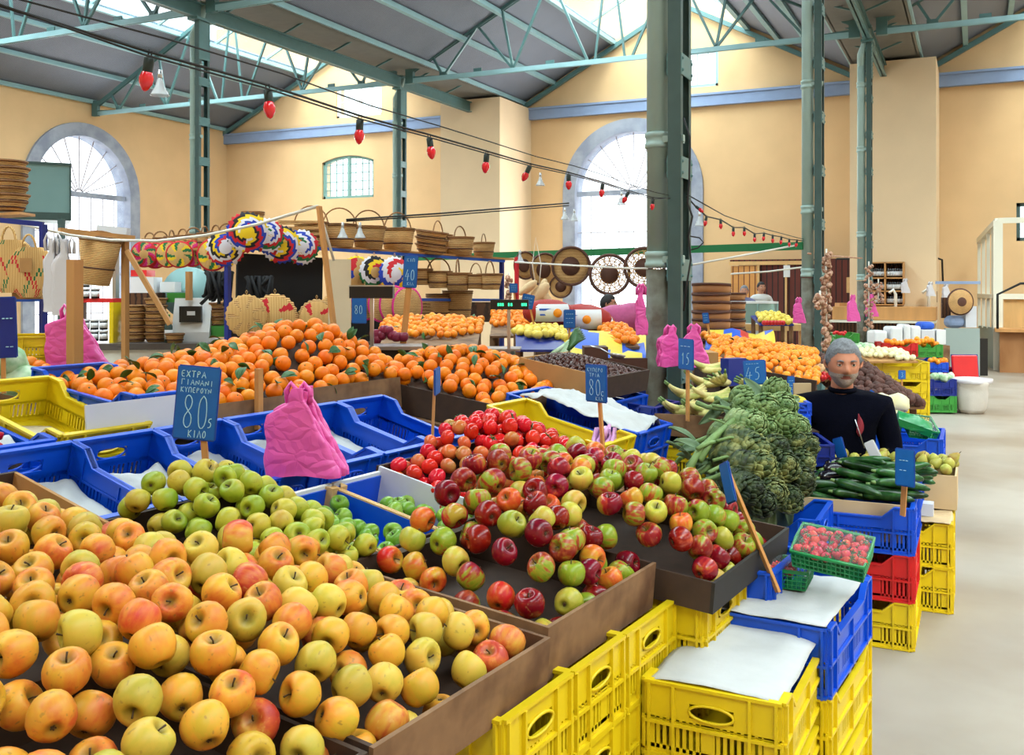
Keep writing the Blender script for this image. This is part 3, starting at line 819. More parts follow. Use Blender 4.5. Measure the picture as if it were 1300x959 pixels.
# ---------------------------------------------------------------- pink carrier bags, papers
def bag_stack(name,loc,rz,w,h,label,key='pink',depth=.07,seed=1,group=None,neck=.2,lean=0,flip=False):
    r=thing(name,label,'carrier bag',group=group); r.matrix_basis=Matrix.Translation(loc)@Matrix.Rotation(rz,4,'Z')@Matrix.Rotation(lean,4,'Y')
    rnd=random.Random(seed); nl=5
    for k in range(nl):
        y0=(k-(nl-1)/2)*depth/nl; ph=rnd.random()*6; sh=rnd.uniform(-.04,.04)*w; hh=h*rnd.uniform(.93,1)
        def lr(v,s):
            if s<0:
                if v<.70: return .5-.02*v
                if v<.84: return .486-.30*((v-.70)/.14)**1.2
                return .19-.05*(v-.84)/.16
            if v<.10: return .5
            if v<.86: return .5-.47*((v-.10)/.76)
            return .03+.03*(v-.86)
        def prof(v):
            if v<.08: return .47+.03*v/.08
            if v<.70: return .5-.20*(v-.08)/.62
            if v<.80: return .30-(.30-neck*.5)*((v-.70)/.10)
            return neck*.5+.01*math.sin(v*40)
        def f(u,v):
            a=2*PI*u; hw=prof(v)*w; x=hw*math.cos(a); 
            s_=1 if math.cos(a)>0 else -1; x=lr(v,s_)*w*s_*abs(math.cos(a))**.22
            rip=.45*math.sin(x/w*15+ph+2*v)*(.3+v)+1.1*noise.noise(Vector((x/w*5+ph*9,v*3.5,ph)))+.55*abs(noise.noise(Vector((x/w*9,v*9+x/w*5,ph*2))))*2+.3*abs(math.sin(v*9+x/w*3+ph))
            y=y0+depth/nl*.62*(math.sin(a)*(1.1-.5*v)+rip*.42)
            return (x+sh+.004*math.sin(v*17+ph),y,v*hh*(1-.03*(x/w+.5)*(1-v))+.004*math.sin(x/w*9+ph))
        mb=MB(); mb.grid(f,44,34); mb.add([f(i/44,1) for i in range(44)],[tuple(range(44))]); mb.build('bag',K[key],r,recalc=False)
    mb=MB()
    for s in (-1,1):
        x=s*neck*w*.34
        x-=.09*w; mb.tube([(x-.012,0,h*.8),(x-.016,-.01,h*.93),(x,-.012,h*1.02),(x+.016,-.008,h*.94),(x+.012,0,h*.8)],[.012,.009,.007,.009,.012],7)
    mb.build('bag_handle',K[key],r)
    return r
def sheet(M,w,l,label,key='paper',amp=.012,seed=1,nu=22,nv=26,name='paper_sheet',group='white lining papers',fn=None,cat='paper'):
    ph=Vector((seed*3.7,seed*1.3,0))
    def f(u,v):
        x=(u-.5)*w*(1+.05*math.sin(v*5+seed)); y=v*l+.02*math.sin(u*6+seed*2)
        n=noise.noise(Vector((x*9,y*9,0))+ph)+.5*noise.noise(Vector((x*24,y*24,3))+ph)
        z=amp*(n+.6)
        if fn: z+=fn(u,v)
        return (x,y,z)
    mb=MB(); mb.grid(f,nu,nv); o=mb.build(name,K[key],None,recalc=False); tag(o,label,cat,group)
    sm=o.modifiers.new('thick','SOLIDIFY'); sm.thickness=.0012; o.matrix_basis=M; return o
def crinkle(m,scale,strength):
    nt=m.node_tree; b=[n for n in nt.nodes if n.type=='BSDF_PRINCIPLED'][0]; L=nt.links.new
    tc=_n(nt,'ShaderNodeTexCoord'); nz=_n(nt,'ShaderNodeTexNoise'); nz.inputs['Scale'].default_value=scale*.5
    mx=_n(nt,'ShaderNodeVectorMath',operation='MULTIPLY_ADD'); mx.inputs[1].default_value=(.06,.06,.06); L(nz.outputs['Color'],mx.inputs[0]); L(tc.outputs['Object'],mx.inputs[2]); L(tc.outputs['Object'],nz.inputs['Vector'])
    mp=_n(nt,'ShaderNodeMapping'); mp.inputs['Scale'].default_value=(.8,.8,1.3); mp.inputs['Rotation'].default_value=(0,.5,0); L(mx.outputs[0],mp.inputs['Vector'])
    v=_n(nt,'ShaderNodeTexVoronoi',feature='DISTANCE_TO_EDGE'); v.inputs['Scale'].default_value=scale; L(mp.outputs[0],v.inputs['Vector'])
    mr=_n(nt,'ShaderNodeMapRange'); mr.inputs[2].default_value=.35; L(v.outputs['Distance'],mr.inputs[0])
    bp=_n(nt,'ShaderNodeBump'); bp.inputs['Strength'].default_value=strength; bp.inputs['Distance'].default_value=.006; L(mr.outputs[0],bp.inputs['Height']); L(bp.outputs[0],b.inputs['Normal'])
def more_mats():
    K['signblue']=mat('chalkboard_blue',(14,96,174),.55,var=.06,vs=30)
    K['signedge']=mat('board_edge',(30,70,160),.5)
    K['chalk']=mat('chalk',(170,212,226),.9)
    K['pink']=mat('pink_plastic_film',(240,92,178),.3,coat=.25,bump=.35,bs=14); crinkle(K['pink'],20,.5)
    K['lilac']=mat('lilac_plastic_film',(206,150,200),.35)
    K['rose']=mat('dusky_pink_sack',(176,70,120),.6,var=.1,vs=30)
    K['leaf']=mat('leaf_green',(52,98,40),.45,var=.15,vs=20)
    K['fstem']=mat('apple_stem',(74,54,30),.8)
    K['gold']=fruit_mat('golden_apple_skin',[(206,172,46),(230,168,52),(228,140,50),(212,78,42)],11,.42,spots=.6,spotcol=(150,104,50),pos=[.31,.44,.57,.70],core=((120,104,40),.004,.017),streak=.035)
    K['gold2']=fruit_mat('blushed_apple_skin',[(220,170,62),(224,140,56),(212,84,46),(182,44,40)],9,.4,spots=.4,spotcol=(232,180,100),pos=[.36,.45,.54,.66],core=((140,96,40),.004,.016),streak=.05)
    K['gold3']=fruit_mat('yellow_apple_skin',[(182,170,56),(212,180,66),(224,172,72)],10,.42,spots=.5,spotcol=(150,116,54),core=((112,104,40),.004,.017),streak=.03)
    K['ygreen']=fruit_mat('yellow_green_apple_skin',[(136,160,36),(166,172,44),(190,176,56)],12,.4,spots=.35,spotcol=(110,100,40),pos=[.36,.5,.64],val=.1,core=((96,96,30),.003,.014))
    K['ygreen2']=fruit_mat('yellow_apple_skin_b',[(176,168,48),(198,176,60),(176,128,48)],12,.42,spots=.3,spotcol=(130,100,44),pos=[.36,.5,.72],val=.08,core=((110,92,36),.003,.014))
    K['gapple']=fruit_mat('green_apple_skin',[(92,144,34),(116,160,42),(148,176,60)],12,.3,spots=.2,spotcol=(150,190,100),core=((60,84,24),.002,.011))
    K['rga']=fruit_mat('red_green_apple_skin',[(128,152,36),(156,154,46),(172,66,40),(140,20,32)],9,.3,spots=.2,spotcol=(210,200,120),pos=[.42,.5,.56,.64],core=((110,112,34),.004,.016),streak=.09)
    K['rgb_']=fruit_mat('red_apple_skin',[(176,150,50),(186,60,44),(140,14,30),(104,10,34)],9,.22,spots=.15,spotcol=(220,180,110),pos=[.30,.39,.47,.7],core=((90,40,26),.004,.014),streak=.06)
    K['rgc']=fruit_mat('orange_red_apple_skin',[(206,164,46),(214,110,40),(204,48,30)],9,.3,spots=.2,spotcol=(230,200,110),pos=[.33,.46,.6],core=((130,96,36),.004,.015),streak=.06)
    K['orange']=fruit_mat('orange_peel',[(244,122,6),(248,138,14),(238,110,4)],8,.4,bump=.35,bs=420,hue=.008,val=.08)
    K['orange2']=fruit_mat('mandarin_peel',[(252,138,20),(255,156,40),(250,126,18)],8,.42,bump=.2,bs=420,hue=.008,val=.06)
    K['tom']=fruit_mat('ripe_tomato_skin',[(206,26,26),(222,42,34),(190,16,22)],7,.14,hue=.006,val=.1)
    K['tomg']=fruit_mat('unripe_tomato_skin',[(176,140,66),(208,110,62),(216,72,48)],7,.2,pos=[.35,.5,.66])
    K['strap']=mat('strapping_paint',(230,230,226),.5)
def build_stall():
    more_mats()
    # trestle frame carrying the stepped, tilted rows
    rows=[('row_a',-1.45,1.25,.46,.62,.714,.087),('row_b',-1.45,2.75,.60,1.16,.735,.20),('row_c',-1.1,1.55,1.19,1.70,.765,.253),('row_d',-1.1,2.9,1.75,2.75,.975,.10)]
    r=thing('produce_stall','low wooden stepped stall frame holding the near rows of fruit boxes','stall',st(0,1,0))
    inv=r.matrix_basis.inverted()
    r.matrix_basis=Matrix.Translation(st(0,1,0)); inv=r.matrix_basis.inverted()
    for nm,s0,s1,t0,t1,z,ti in rows:
        mb=MB(); mb.X=inv@SM(0,t0,z,ti); mb.box((s0,0,-.03),(s1,(t1-t0)/math.cos(ti),-.003)); mb.build('shelf_board',K['ply'],r)
        for s in (s0+.1,(s0+s1)/2,s1-.1):
            for t,zz in ((t0+.1,z+.1*math.tan(ti)),(t1-.08,z+(t1-t0-.08)*math.tan(ti))):
                mb=MB(); mb.X=inv; p=st(s,t,0); mb.bar(p,(p.x,p.y,zz-.035),.045); mb.build('leg',K['ply'],r)
    # ----- row A: golden apples (left), red and green apples (middle)
    tA=.087; zA=.675
    MA=lambda s: SM(s,0,zA,tA)
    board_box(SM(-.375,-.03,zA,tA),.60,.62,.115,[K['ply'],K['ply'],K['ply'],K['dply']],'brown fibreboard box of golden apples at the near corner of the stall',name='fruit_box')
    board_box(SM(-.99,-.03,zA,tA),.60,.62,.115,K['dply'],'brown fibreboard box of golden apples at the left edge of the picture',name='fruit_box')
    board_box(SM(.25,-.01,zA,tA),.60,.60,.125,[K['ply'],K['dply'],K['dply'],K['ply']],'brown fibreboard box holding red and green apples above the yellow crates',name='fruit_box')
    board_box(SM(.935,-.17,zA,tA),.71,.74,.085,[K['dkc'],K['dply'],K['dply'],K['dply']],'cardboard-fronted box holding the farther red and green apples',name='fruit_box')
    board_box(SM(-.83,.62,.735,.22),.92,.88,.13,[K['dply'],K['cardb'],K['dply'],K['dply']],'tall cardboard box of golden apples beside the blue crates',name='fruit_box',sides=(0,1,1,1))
    ga=protoize(apple('golden_apple',K['gold'],.0395,seed=3)); gb=protoize(apple('golden_apple',K['gold2'],.041,seed=5)); gc=protoize(apple('golden_apple',K['gold3'],.040,seed=8))
    for o in (ga,gb,gc): tag(o,'golden apple','apple')
    def inG(x,y):
        if y<.03 or y>1.44 or x<-1.26: return False
        if y<.60: return x<-.115
        return x<-.42
    def hG(x,y):
        e=min(x+1.5, (-.07-x) if y<.6 else (-.49-x)+.0, y+.02+.0, 1.6-y)
        e2=min((-.08-x) if y<.62 else (-.36-x),y+.02)
        z=.085+.19*(1-math.exp(-max(0,e2)/.16)) +.06*max(0,y-.6)
        z+=.035*math.sin(x*7+1)*math.sin(y*6)+(.05 if y>.6 else .05*y/.6)
        return z
    pts=pack(inG,hG,.080,11,(-1.27,-.1,.03,1.45),layers=2,minf=.93,drop=.62,maxn=520,tries=80,ff=45)
    pts=cull(pts,MA(0)); print('golden',len(pts))
    labs=['golden yellow apple with a faint orange blush in the big front heap','golden apple with a strong red-orange blush in the big front heap','pale greenish-yellow apple lying in the big golden heap']
    scatter(pts,MA(0),[(ga,.55,labs[0]),(gb,.16,labs[1]),(gc,.25,labs[2])],4)
    # one proud, blushed red apple on top
    o=dup(gb,'bright orange-red apple perched highest on the golden heap, near the green ones',M=WM(at(366,728,2.33),.6,.3)@Matrix.Scale(.98,4))
    if 'group' in o: del o['group']
    ra=protoize(apple('striped_apple',K['rga'],.0385,seed=13,sq=.9)); rb=protoize(apple('striped_apple',K['rgb_'],.038,seed=15,sq=.9)); rc=protoize(apple('striped_apple',K['rgc'],.037,seed=18,sq=.9)); K['rgd']=fruit_mat('yellow_green_skin',[(150,158,44),(190,180,62),(206,150,70)],10,.34,spots=.3,spotcol=(130,120,50),core=((104,104,34),.004,.016),streak=.04)
    rd=protoize(apple('striped_apple',K['rgd'],.038,seed=28,sq=.9))
    for q in (ra,rb,rc,rd): tag(q,'striped apple','apple')
    def inR(x,y):
        if x<.0 or x>1.32: return False
        lo=.035 if x<.62 else -.125
        return lo<y<.53
    def hR(x,y):
        lo=.0 if x<.55 else -.16
        e=min(x+.05,y-lo); 
        z=.092+.255*(1-math.exp(-max(0,e)/.145))
        if x<.25: z-=.07*(1-x/.25)
        z+=.03*math.sin(x*9)*math.sin(y*8+1)
        if x>1.0: z-=.15*(x-1.0)/.3
        return z
    pts=pack(inR,hR,.075,21,(0,1.33,-.13,.54),layers=2,minf=.93,drop=.60,maxn=300,tries=80,ff=45)
    scatter(pts,MA(0),[(ra,.38,'green apple with red-striped cheek in the mixed apple boxes'),(rb,.28,'dark red apple in the mixed red and green apple boxes'),(rc,.14,'orange-red apple in the mixed red and green apple boxes'),(rd,.2,'yellow-green apple in the mixed red and green apple boxes')],6)
    # ----- row B: yellow-green apples, green apple trays, tomatoes
    tB=.20; zB=.735; MBf=SM(0,.60,zB,tB)
    board_box(SM(-.12,.60,zB,tB),.44,.56,.11,K['dply'],'dark wooden box of yellow-green apples between golden and green ones',name='fruit_box')
    ya=protoize(apple('yellow_green_apple',K['ygreen'],.034,seed=23)); yb=protoize(apple('yellow_green_apple',K['ygreen2'],.034,seed=25))
    for q in (ya,yb): tag(q,'yellow green apple','apple')
    def hY(x,y): return .10+.12*math.exp(-((x+.12)/.22)**2)+.05*math.exp(-((y-.4)/.3)**2)+.012*math.sin(x*15)*math.sin(y*14)
    pts=pack(lambda x,y:(-.30<x<.065 and .0<y<.53),hY,.067,31,(-.32,.08,0,.54),layers=2,minf=.93,drop=.68,maxn=165,tries=80)
    scatter(pts,MBf,[(ya,.55,'yellow-green apple in the heap behind the golden apples'),(yb,.45,'dull yellow apple in the yellow-green heap behind the golden apples')],7)
    gp=protoize(apple('green_apple',K['gapple'],.031,seed=33)); tag(gp,'green apple','apple')
    for i,(s0,w) in enumerate(((.125,.275),(.41,.27))):
        lab=('near','far')[i]
        Mt=SM(s0+w/2,.60,zB+.0,tB)
        r=thing('fruit_tray','blue-lined wooden tray of small green apples, %s one of the pair'%lab,'tray'); r.matrix_basis=Mt
        l=.44; hh=.10
        mb=MB(); mb.box((-w/2,0,0),(w/2,l,.006)); 
        for x in (-w/2,w/2-.006): mb.box((x,0,0),(x+.006,l,hh))
        mb.box((-w/2,l-.006,0),(w/2,l,hh)); mb.box((-w/2,0,0),(w/2,.006,hh*.55))
        mb.build('blue_lining',K['blue'],r)
        for y,nm in ((-.012,'end_board'),(l,'end_board')):
            mb=MB(); mb.box((-w/2,y,hh*.35 if y<0 else hh*.5),(w/2,y+.012,hh+.012)); mb.build(nm,K['strap'],r)
        for x in (-w/2-.004,w/2-.004):
            mb=MB(); mb.box((x,0,hh*.75),(x+.008,l,hh+.005)); mb.build('side_slat',K['woodl'],r)
        for x in (-w/2,w/2-.03):
            for y in (0,l-.03):
                mb=MB(); mb.prism([(0,0),(.03,0),(0,.03)] if (x<0)==(y==0) else [(0,0),(.03,0),(.03,.03)],0,hh+.01,M=Matrix.Translation((x,y,0))); mb.build('corner_block',K['woodl'],r)
        pts=pack(lambda x,y:abs(x)<w/2-.04 and .035<y<(.37 if i==0 else .30),lambda x,y:.095+.02*math.sin(x*20)*math.sin(y*20),.06,40+i,(-w/2,w/2,.03,.38),layers=1,minf=.94,tries=80)
        scatter(pts,Mt,[(gp,1,'small bright green apple in the %s blue-lined tray'%lab)],8+i)
    # tomatoes
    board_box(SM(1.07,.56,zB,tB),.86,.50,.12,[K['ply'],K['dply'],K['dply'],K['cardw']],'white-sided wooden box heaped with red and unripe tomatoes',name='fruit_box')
    ta=protoize(tomato('tomato',K['tom'],.030,True,3)); tb=protoize(tomato('tomato',K['tom'],.030,False,4)); tc=protoize(tomato('tomato',K['tomg'],.029,False,5))
    for q in (ta,tb,tc): tag(q,'tomato','tomato')
    def hT(x,y): return .10+.21*math.exp(-((x-1.10)/.36)**2-((y-.30)/.34)**2)+.012*math.sin(x*22)*math.sin(y*20)
    pts=pack(lambda x,y:(.66<x<1.44 and .0<y<.47),hT,.058,51,(.66,1.45,0,.48),layers=2,minf=.93,drop=.66,maxn=320,tries=80)
    left=[p for p in pts if p[0]<.92+.15*random.Random(int(p[0]*1e5)).uniform(-1,1)]; right=[p for p in pts if p not in left]
    M5=SM(0,.56,zB,tB)
    scatter(right,M5,[(ta,.25,'ripe red tomato with green calyx in the tomato heap'),(tb,.75,'ripe shiny red tomato in the tomato heap')],10)
    scatter(left,M5,[(tc,.62,'unripe orange-green tomato at the near left end of the tomato heap'),(tb,.38,'ripe shiny red tomato in the tomato heap')],11)
    # ----- row C: blue crates with paper, yellow crate
    tC=.253; labs=['blue crate at the left picture edge, lined with paper','blue crate with crumpled white paper, beside the tall cardboard box','blue crate with a triangular white paper behind the yellow-green apples',
        'blue crate with grey lining paper, behind the chalk sign for 80','blue crate with white paper under the pink carrier bags','blue crate with white paper to the right of the pink bags','empty deep blue crate in front of the dark orange box board']
    for i,s0 in enumerate((None,-.36,-.065,.235,.535,.84,1.145)):
        if s0 is None: continue
        c,Mf=stall_crate(s0,1.2,.29,.50,.95,tC,'blue',labs[i],h=.18)
        if i<6:
            sheet(Mf@Matrix.Translation((0,.06,.028+.0)),.235,.40 if i!=2 else .34,'white lining paper lying inside '+('the leftmost blue crate','the second blue crate, torn at its edge','the third blue crate, its corner sticking up','the fourth blue crate behind the large chalk sign','the blue crate under the pink bags','the blue crate right of the pink bags')[i],amp=.02,seed=i+2,fn=(lambda u,v:.075*max(0,v-.45)**1.0*1.3) if i in(2,4) else (lambda u,v:.04*v))
    yc,Mf=stall_crate(1.52,.66,.31,.54,.93,tC*.9,'yellow','yellow crate with a lilac bag inside, behind the tomatoes',h=.18)
    sheet(Mf@Matrix.Translation((0,.25,.02)),.22,.24,'white card lying in the yellow crate behind the tomatoes',seed=12,amp=.006)
    bag_stack('carrier_bag',(Mf@Matrix.Translation((.02,.03,.02))).translation+Vector((0,0,.0)),RZ1+.3,.26,.20,'lilac carrier bag slumped in the yellow crate behind the tomatoes','lilac',.09,5,neck=.35)
    bc,Mf=stall_crate(1.88,.66,.36,.66,.93,tC*.8,'blue','blue crate overflowing with white tissue paper below the chestnut box',h=.18)
    sheet(Mf@Matrix.Translation((0,.02,.16)),.34,.58,'white tissue paper spilling over the blue crate below the chestnuts',seed=14,amp=.035,fn=lambda u,v:.03*math.sin(3*v)+.02-.03*(2*u-1)**2)
    dc,Mf=stall_crate(2.27,.74,.30,.50,.99,.08,'dblue','dark blue empty crate beside the iron column, under the chestnut box',h=.26)
    # ----- row D: yellow crate, oranges
    tD=.10; zD=.975
    stall_crate(-.69,1.76,.30,.52,1.075,.20,'blue','blue crate at the far left holding white paper and a red bag',h=.15)
    stall_crate(-.37,1.76,.30,.52,1.075,.20,'blue','blue crate with white paper and green leaf, left of the yellow one',h=.15)
    sheet(SM(-.22,1.80,.98,.20),.25,.42,'large white paper in the blue crate left of the yellow crate',seed=17,amp=.03,fn=lambda u,v:.04)
    sheet(SM(-.54,1.80,.98,.20),.25,.42,'white paper in the blue crate at the left picture edge',seed=19,amp=.03,fn=lambda u,v:.05)
    o=bag_stack('carrier_bag',st(-.24,1.80,1.04),RZ1-.2,.16,.07,'flat red plastic bag lying on the white paper at the left','redfilm',.05,9,neck=.6)
    c,Mf=stall_crate(-.045,1.765,.33,.58,1.085,.23,'yellow','empty yellow crate with hand hole, left of the orange heap',h=.17)
    sheet(Mf@Matrix.Translation((0,.04,.012)),.26,.46,'cream card lining the empty yellow crate',key='cream',seed=18,amp=.004)
    stall_crate(.30,1.84,.31,.60,1.17,.12,'blue','blue crate under the left end of the orange heap',h=.16)
    # boards in front of the oranges
    def board(nm,s0,s1,t,z0,z1,key,label,lean=.08,th=.006):
        M=SM((s0+s1)/2,t,z0,0)@Matrix.Rotation(-lean,4,'X'); mb=MB(); w=(s1-s0)/2; mb.box((-w,0,0),(w,th,z1-z0))
        o=mb.build(nm,K[key]); o.matrix_basis=M; tag(o,label,'board'); return o
    board('cardboard_sheet',.05,.50,1.735,1.03,1.17,'cardw','white cardboard panel standing in front of the leftmost oranges')
    board('fibreboard_sheet',.51,1.08,1.755,.99,1.115,'ply','brown fibreboard panel in front of the oranges, left of the pink bag')
    board('fibreboard_sheet',1.09,1.72,1.755,.99,1.13,'ply','brown fibreboard panel in front of the oranges, right of the pink bag')
    oa=protoize(orange('orange',K['orange'],.036,False,1)); ob=protoize(orange('orange',K['orange'],.036,True,2)); oc=protoize(orange('orange',K['orange'],.036,True,5))
    for q in (oa,ob,oc): tag(q,'orange','orange')
    MD=SM(0,1.76,zD,tD)
    def h1(x,y): 
        return .13+.05*(1-math.exp(-max(0,y)/.12))+.20*math.exp(-((x-1.62)/(.50 if x<1.62 else .3))**2-((y-.5)/.33)**2)+.05*math.exp(-((x-.85)/.3)**2-((y-.45)/.3)**2)+.012*math.sin(x*20)*math.sin(y*18)
    pts=pack(lambda x,y:(.33<x<1.86 and .06<y<.72),h1,.071,61,(.3,1.89,.02,.73),layers=1,minf=.93,maxn=185,tries=80)
    L1=[(oa,.66,'orange in the leafy orange heap behind the blue crates'),(ob,.19,'orange with green leaves in the heap behind the blue crates'),(oc,.15,'orange with a leafy twig in the heap behind the blue crates')]
    scatter(pts,MD,L1,12,upright=.8)
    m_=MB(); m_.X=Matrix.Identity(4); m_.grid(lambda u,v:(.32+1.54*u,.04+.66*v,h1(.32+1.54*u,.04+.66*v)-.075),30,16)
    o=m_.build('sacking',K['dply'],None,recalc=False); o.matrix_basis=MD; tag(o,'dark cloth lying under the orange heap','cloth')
    # second orange heap
    M2=SM(0,1.28,.90,.12)
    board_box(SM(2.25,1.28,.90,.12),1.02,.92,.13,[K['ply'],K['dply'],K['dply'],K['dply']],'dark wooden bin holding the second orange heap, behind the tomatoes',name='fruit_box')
    def h2(x,y): return .13+.17*math.exp(-((x-2.25)/.5)**2-((y-.5)/.4)**2)+.012*math.sin(x*20)*math.sin(y*18)
    pts=pack(lambda x,y:(1.79<x<2.72 and .02<y<.86),h2,.071,71,(1.78,2.73,0,.87),layers=1,minf=.93,maxn=130,tries=80)
    L2=[(oa,.72,'orange in the second orange heap, behind the tomatoes'),(ob,.16,'orange with green leaves in the second heap, behind the tomatoes'),(oc,.12,'orange with a leafy twig in the second heap, behind the tomatoes')]
    scatter(pts,M2,L2,13,upright=.8)
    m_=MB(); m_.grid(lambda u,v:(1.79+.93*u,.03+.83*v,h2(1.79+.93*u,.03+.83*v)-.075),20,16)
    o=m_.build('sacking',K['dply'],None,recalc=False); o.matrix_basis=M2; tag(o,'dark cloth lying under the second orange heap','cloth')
    drop_protos([ga,gb,gc,ra,rb,rc,rd,ya,yb,gp,ta,tb,tc,oa,ob,oc])
    # supports under the second heap
    rr=thing('trestle_table','plain wooden trestle under the second orange heap','table'); rr.matrix_basis=Matrix.Translation(st(2.25,1.7,0)); inv=rr.matrix_basis.inverted()
    mb=MB(); mb.X=inv@SM(2.25,1.28,.90,.12); mb.box((-.55,0,-.03),(.55,.95,-.004)); mb.build('table_top',K['ply'],rr)
    for s in (1.8,2.7):
        for t,z in ((1.36,.88),(2.1,.97)):
            mb=MB(); mb.X=inv; p=st(s,t,0); mb.bar(p,(p.x,p.y,z),.045); mb.build('leg',K['ply'],rr)
    # ----- customer side: crates stacked to the floor
    def stack(s0,t0,w,l,ztop,keys,lab,h=.19,yaw=0):
        z=ztop-h
        for i,k in enumerate(keys):
            M=SM(s0+w/2,t0,z,0,yaw)@Matrix.Translation((0,l/2,0))@Matrix.Rotation(PI/2,4,'Z')
            pos=('top','middle','lowest')[i]
            crate(M,l,w,h,k,'%s crate %s, %s in stack'%({'yellow':'yellow','blue':'blue','red':'red'}[k],lab,pos))
            z-=h+.002
    stack(-.29,-.05,.285,.48,.69,['yellow']*3,'end-on below the golden apples')
    stack(.0,-.05,.27,.48,.69,['yellow']*3,'end-on below the near corner of the mixed apples')
    stack(.275,-.05,.33,.48,.69,['yellow']*3,'end-on below the middle of the mixed apples')
    stack(.61,-.13,.355,.48,.69,['yellow']*3,'end-on below the far mixed apples')
    stack(.975,-.21,.33,.48,.69,['blue']*3,'end-on past the yellow apple crates')
    # chalk sign and pink bags of the near stall
    sign(250,512,2.86,.118,.208,[('EXTPA',.06,.86,.62,.085,.006),('GIANANI',.08,.75,.8,.075,.005),('KYQEPOYN',.08,.645,.76,.07,.005),('80',.16,.14,.66,.47,.007),('5',.80,.17,.13,.13,.006),('KILO',.35,.02,.45,.10,.006)],
        'blue chalk board reading 80 kilo on a stake behind the yellow-green apples',roll=.09,stick=(264,640,2.86),sw=.018)
    sign(757,487,3.72,.115,.135,[('KYQEPO',.08,.83,.8,.1,.007),('TPIA',.2,.68,.5,.1,.007),('80',.15,.16,.62,.45,.009),('C',.76,.16,.16,.14,.008),('KIL',.5,.03,.36,.1,.007)],
        'blue chalk board reading 80 standing in the yellow crate behind the tomatoes',yaw=-.95,roll=-.02,stick=(747,575,3.66),sw=.016)
    sign(555,484,4.0,.10,.10,None,'blue price board seen almost edge-on above the dark orange bin',yaw=1.45,roll=-.03,stick=(549,556,3.98),sw=.018)
    M=WM(at(385,603,3.12),AL-.15)
    bag_stack('carrier_bag_bundle',at(388,602,3.12),AL-.12,.245,.285,'bundle of pink carrier bags hanging in front of the orange heap','pink',.10,3,neck=.26,lean=0)
    mb=MB(); mb.bar(st(.80,1.74,1.0),st(.80,1.74,1.235),.028,.02); o=pivot(mb.build('wooden_post',K['stick'])); tag(o,'short wooden post behind the bundle of pink carrier bags','post')
K['redfilm']=None
_mm=more_mats
def more_mats():
    _mm(); K['dkc']=mat('black_card',(34,30,28),.7); K['redfilm']=mat('red_plastic_film',(210,30,48),.35)
def heap_mesh(nm,key,M,fn,w,l,label,cat,nu=24,nv=20):
    mb=MB(); mb.grid(lambda u,v:((u-.5)*w,v*l,fn(u,v)),nu,nv); o=mb.build(nm,K[key],None,recalc=False); o.matrix_basis=M; return tag(o,label,cat)
def near_mats():
    K['cuc']=fruit_mat('courgette_skin',[(16,44,18),(26,66,26),(52,96,40)],30,.28,val=.2)
    K['aub']=mat('aubergine_skin',(20,14,26),.2)
    K['cactus']=mat('stalk_green',(110,138,78),.6,var=.15,vs=30)
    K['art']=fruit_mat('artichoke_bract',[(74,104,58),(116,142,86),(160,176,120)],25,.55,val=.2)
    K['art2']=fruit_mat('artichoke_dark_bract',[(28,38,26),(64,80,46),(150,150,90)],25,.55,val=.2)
    K['pearm']=fruit_mat('pear_skin',[(150,150,60),(176,172,76),(160,120,60)],12,.45)
    K['bunch']=fruit_mat('banana_skin',[(176,184,96),(224,210,140),(206,180,120)],14,.5,pos=[.35,.5,.65])
    K['netg']=mat('green_punnet_plastic',(20,132,70),.35)
    K['straw']=fruit_mat('strawberry_skin',[(168,10,30),(206,22,40),(220,60,60)],20,.3,spots=.6,spotcol=(230,190,90))
    K['film']=glass_mat('cling_film',(250,250,252),.93,.05)
    K['card2']=mat('pale_cardboard',(206,176,134),.8,var=.04)
    K['dkcard']=mat('black_cardboard',(28,26,26),.7)
    K['navy']=mat('navy_jumper',(4,5,18),1.0,spec=.1,var=.2,vs=60,bump=.3,bs=200)
    K['lilacp']=mat('pale_paper',(232,226,230),.8)
def artichoke(m,m2,seed=1):
    rnd=random.Random(seed); R=.052
    mb=MB(); mb.sph((0,0,R*1.05),(R*.62,R*.62,R*1.0),12)
    rows=9
    for k in range(rows):
        v=k/(rows-1); z=R*(.15+1.5*v); rr=R*math.sin(PI*(.22+.66*v))*1.0; n=int(11-5*v)
        for j in range(n):
            a=2*PI*(j+.5*(k%2))/n+rnd.uniform(-.08,.08); w=R*.42*(1-.3*v); Lb=R*(.75-.12*v); tip=1
            def f(u,t):
                x=(2*t-1)*w*math.sin(PI*min(1,.18+u*.80)); rad=rr*.80+R*.30*math.sin(PI*.55*u)*(1-.6*v)-.25*abs(2*t-1)*R*.35-R*.42*v*v*u
                zz=z+Lb*u
                return ((rad)*math.cos(a)-x*math.sin(a),(rad)*math.sin(a)+x*math.cos(a),zz)
            mb.grid(f,4,4,sm=True)
    o=mb.build('artichoke',m,None,recalc=False); o.modifiers.new('t','SOLIDIFY').thickness=.003
    s=MB(); s.tube([(0,0,R*.3),(.004,.01,-.05),(.02,.02,-.13),(.05,.02,-.2)],[.012,.010,.009,.010],9); s.build('stalk',K['cactus'],o)
    for k in range(2):
        a=rnd.random()*6; q=MB()
        q.grid(lambda u,v:((.02+.12*u)*math.cos(a)-(2*v-1)*.022*math.sin(PI*(.1+.85*u))*math.sin(a),(.02+.12*u)*math.sin(a)+(2*v-1)*.022*math.sin(PI*(.1+.85*u))*math.cos(a),-.05-.05*u*u+.012*abs(2*v-1)),8,4)
        lf=q.build('leaf',K['leafg'],o,recalc=False); lf.modifiers.new('t','SOLIDIFY').thickness=.001
    tag(o,'artichoke','artichoke'); return protoize(o)
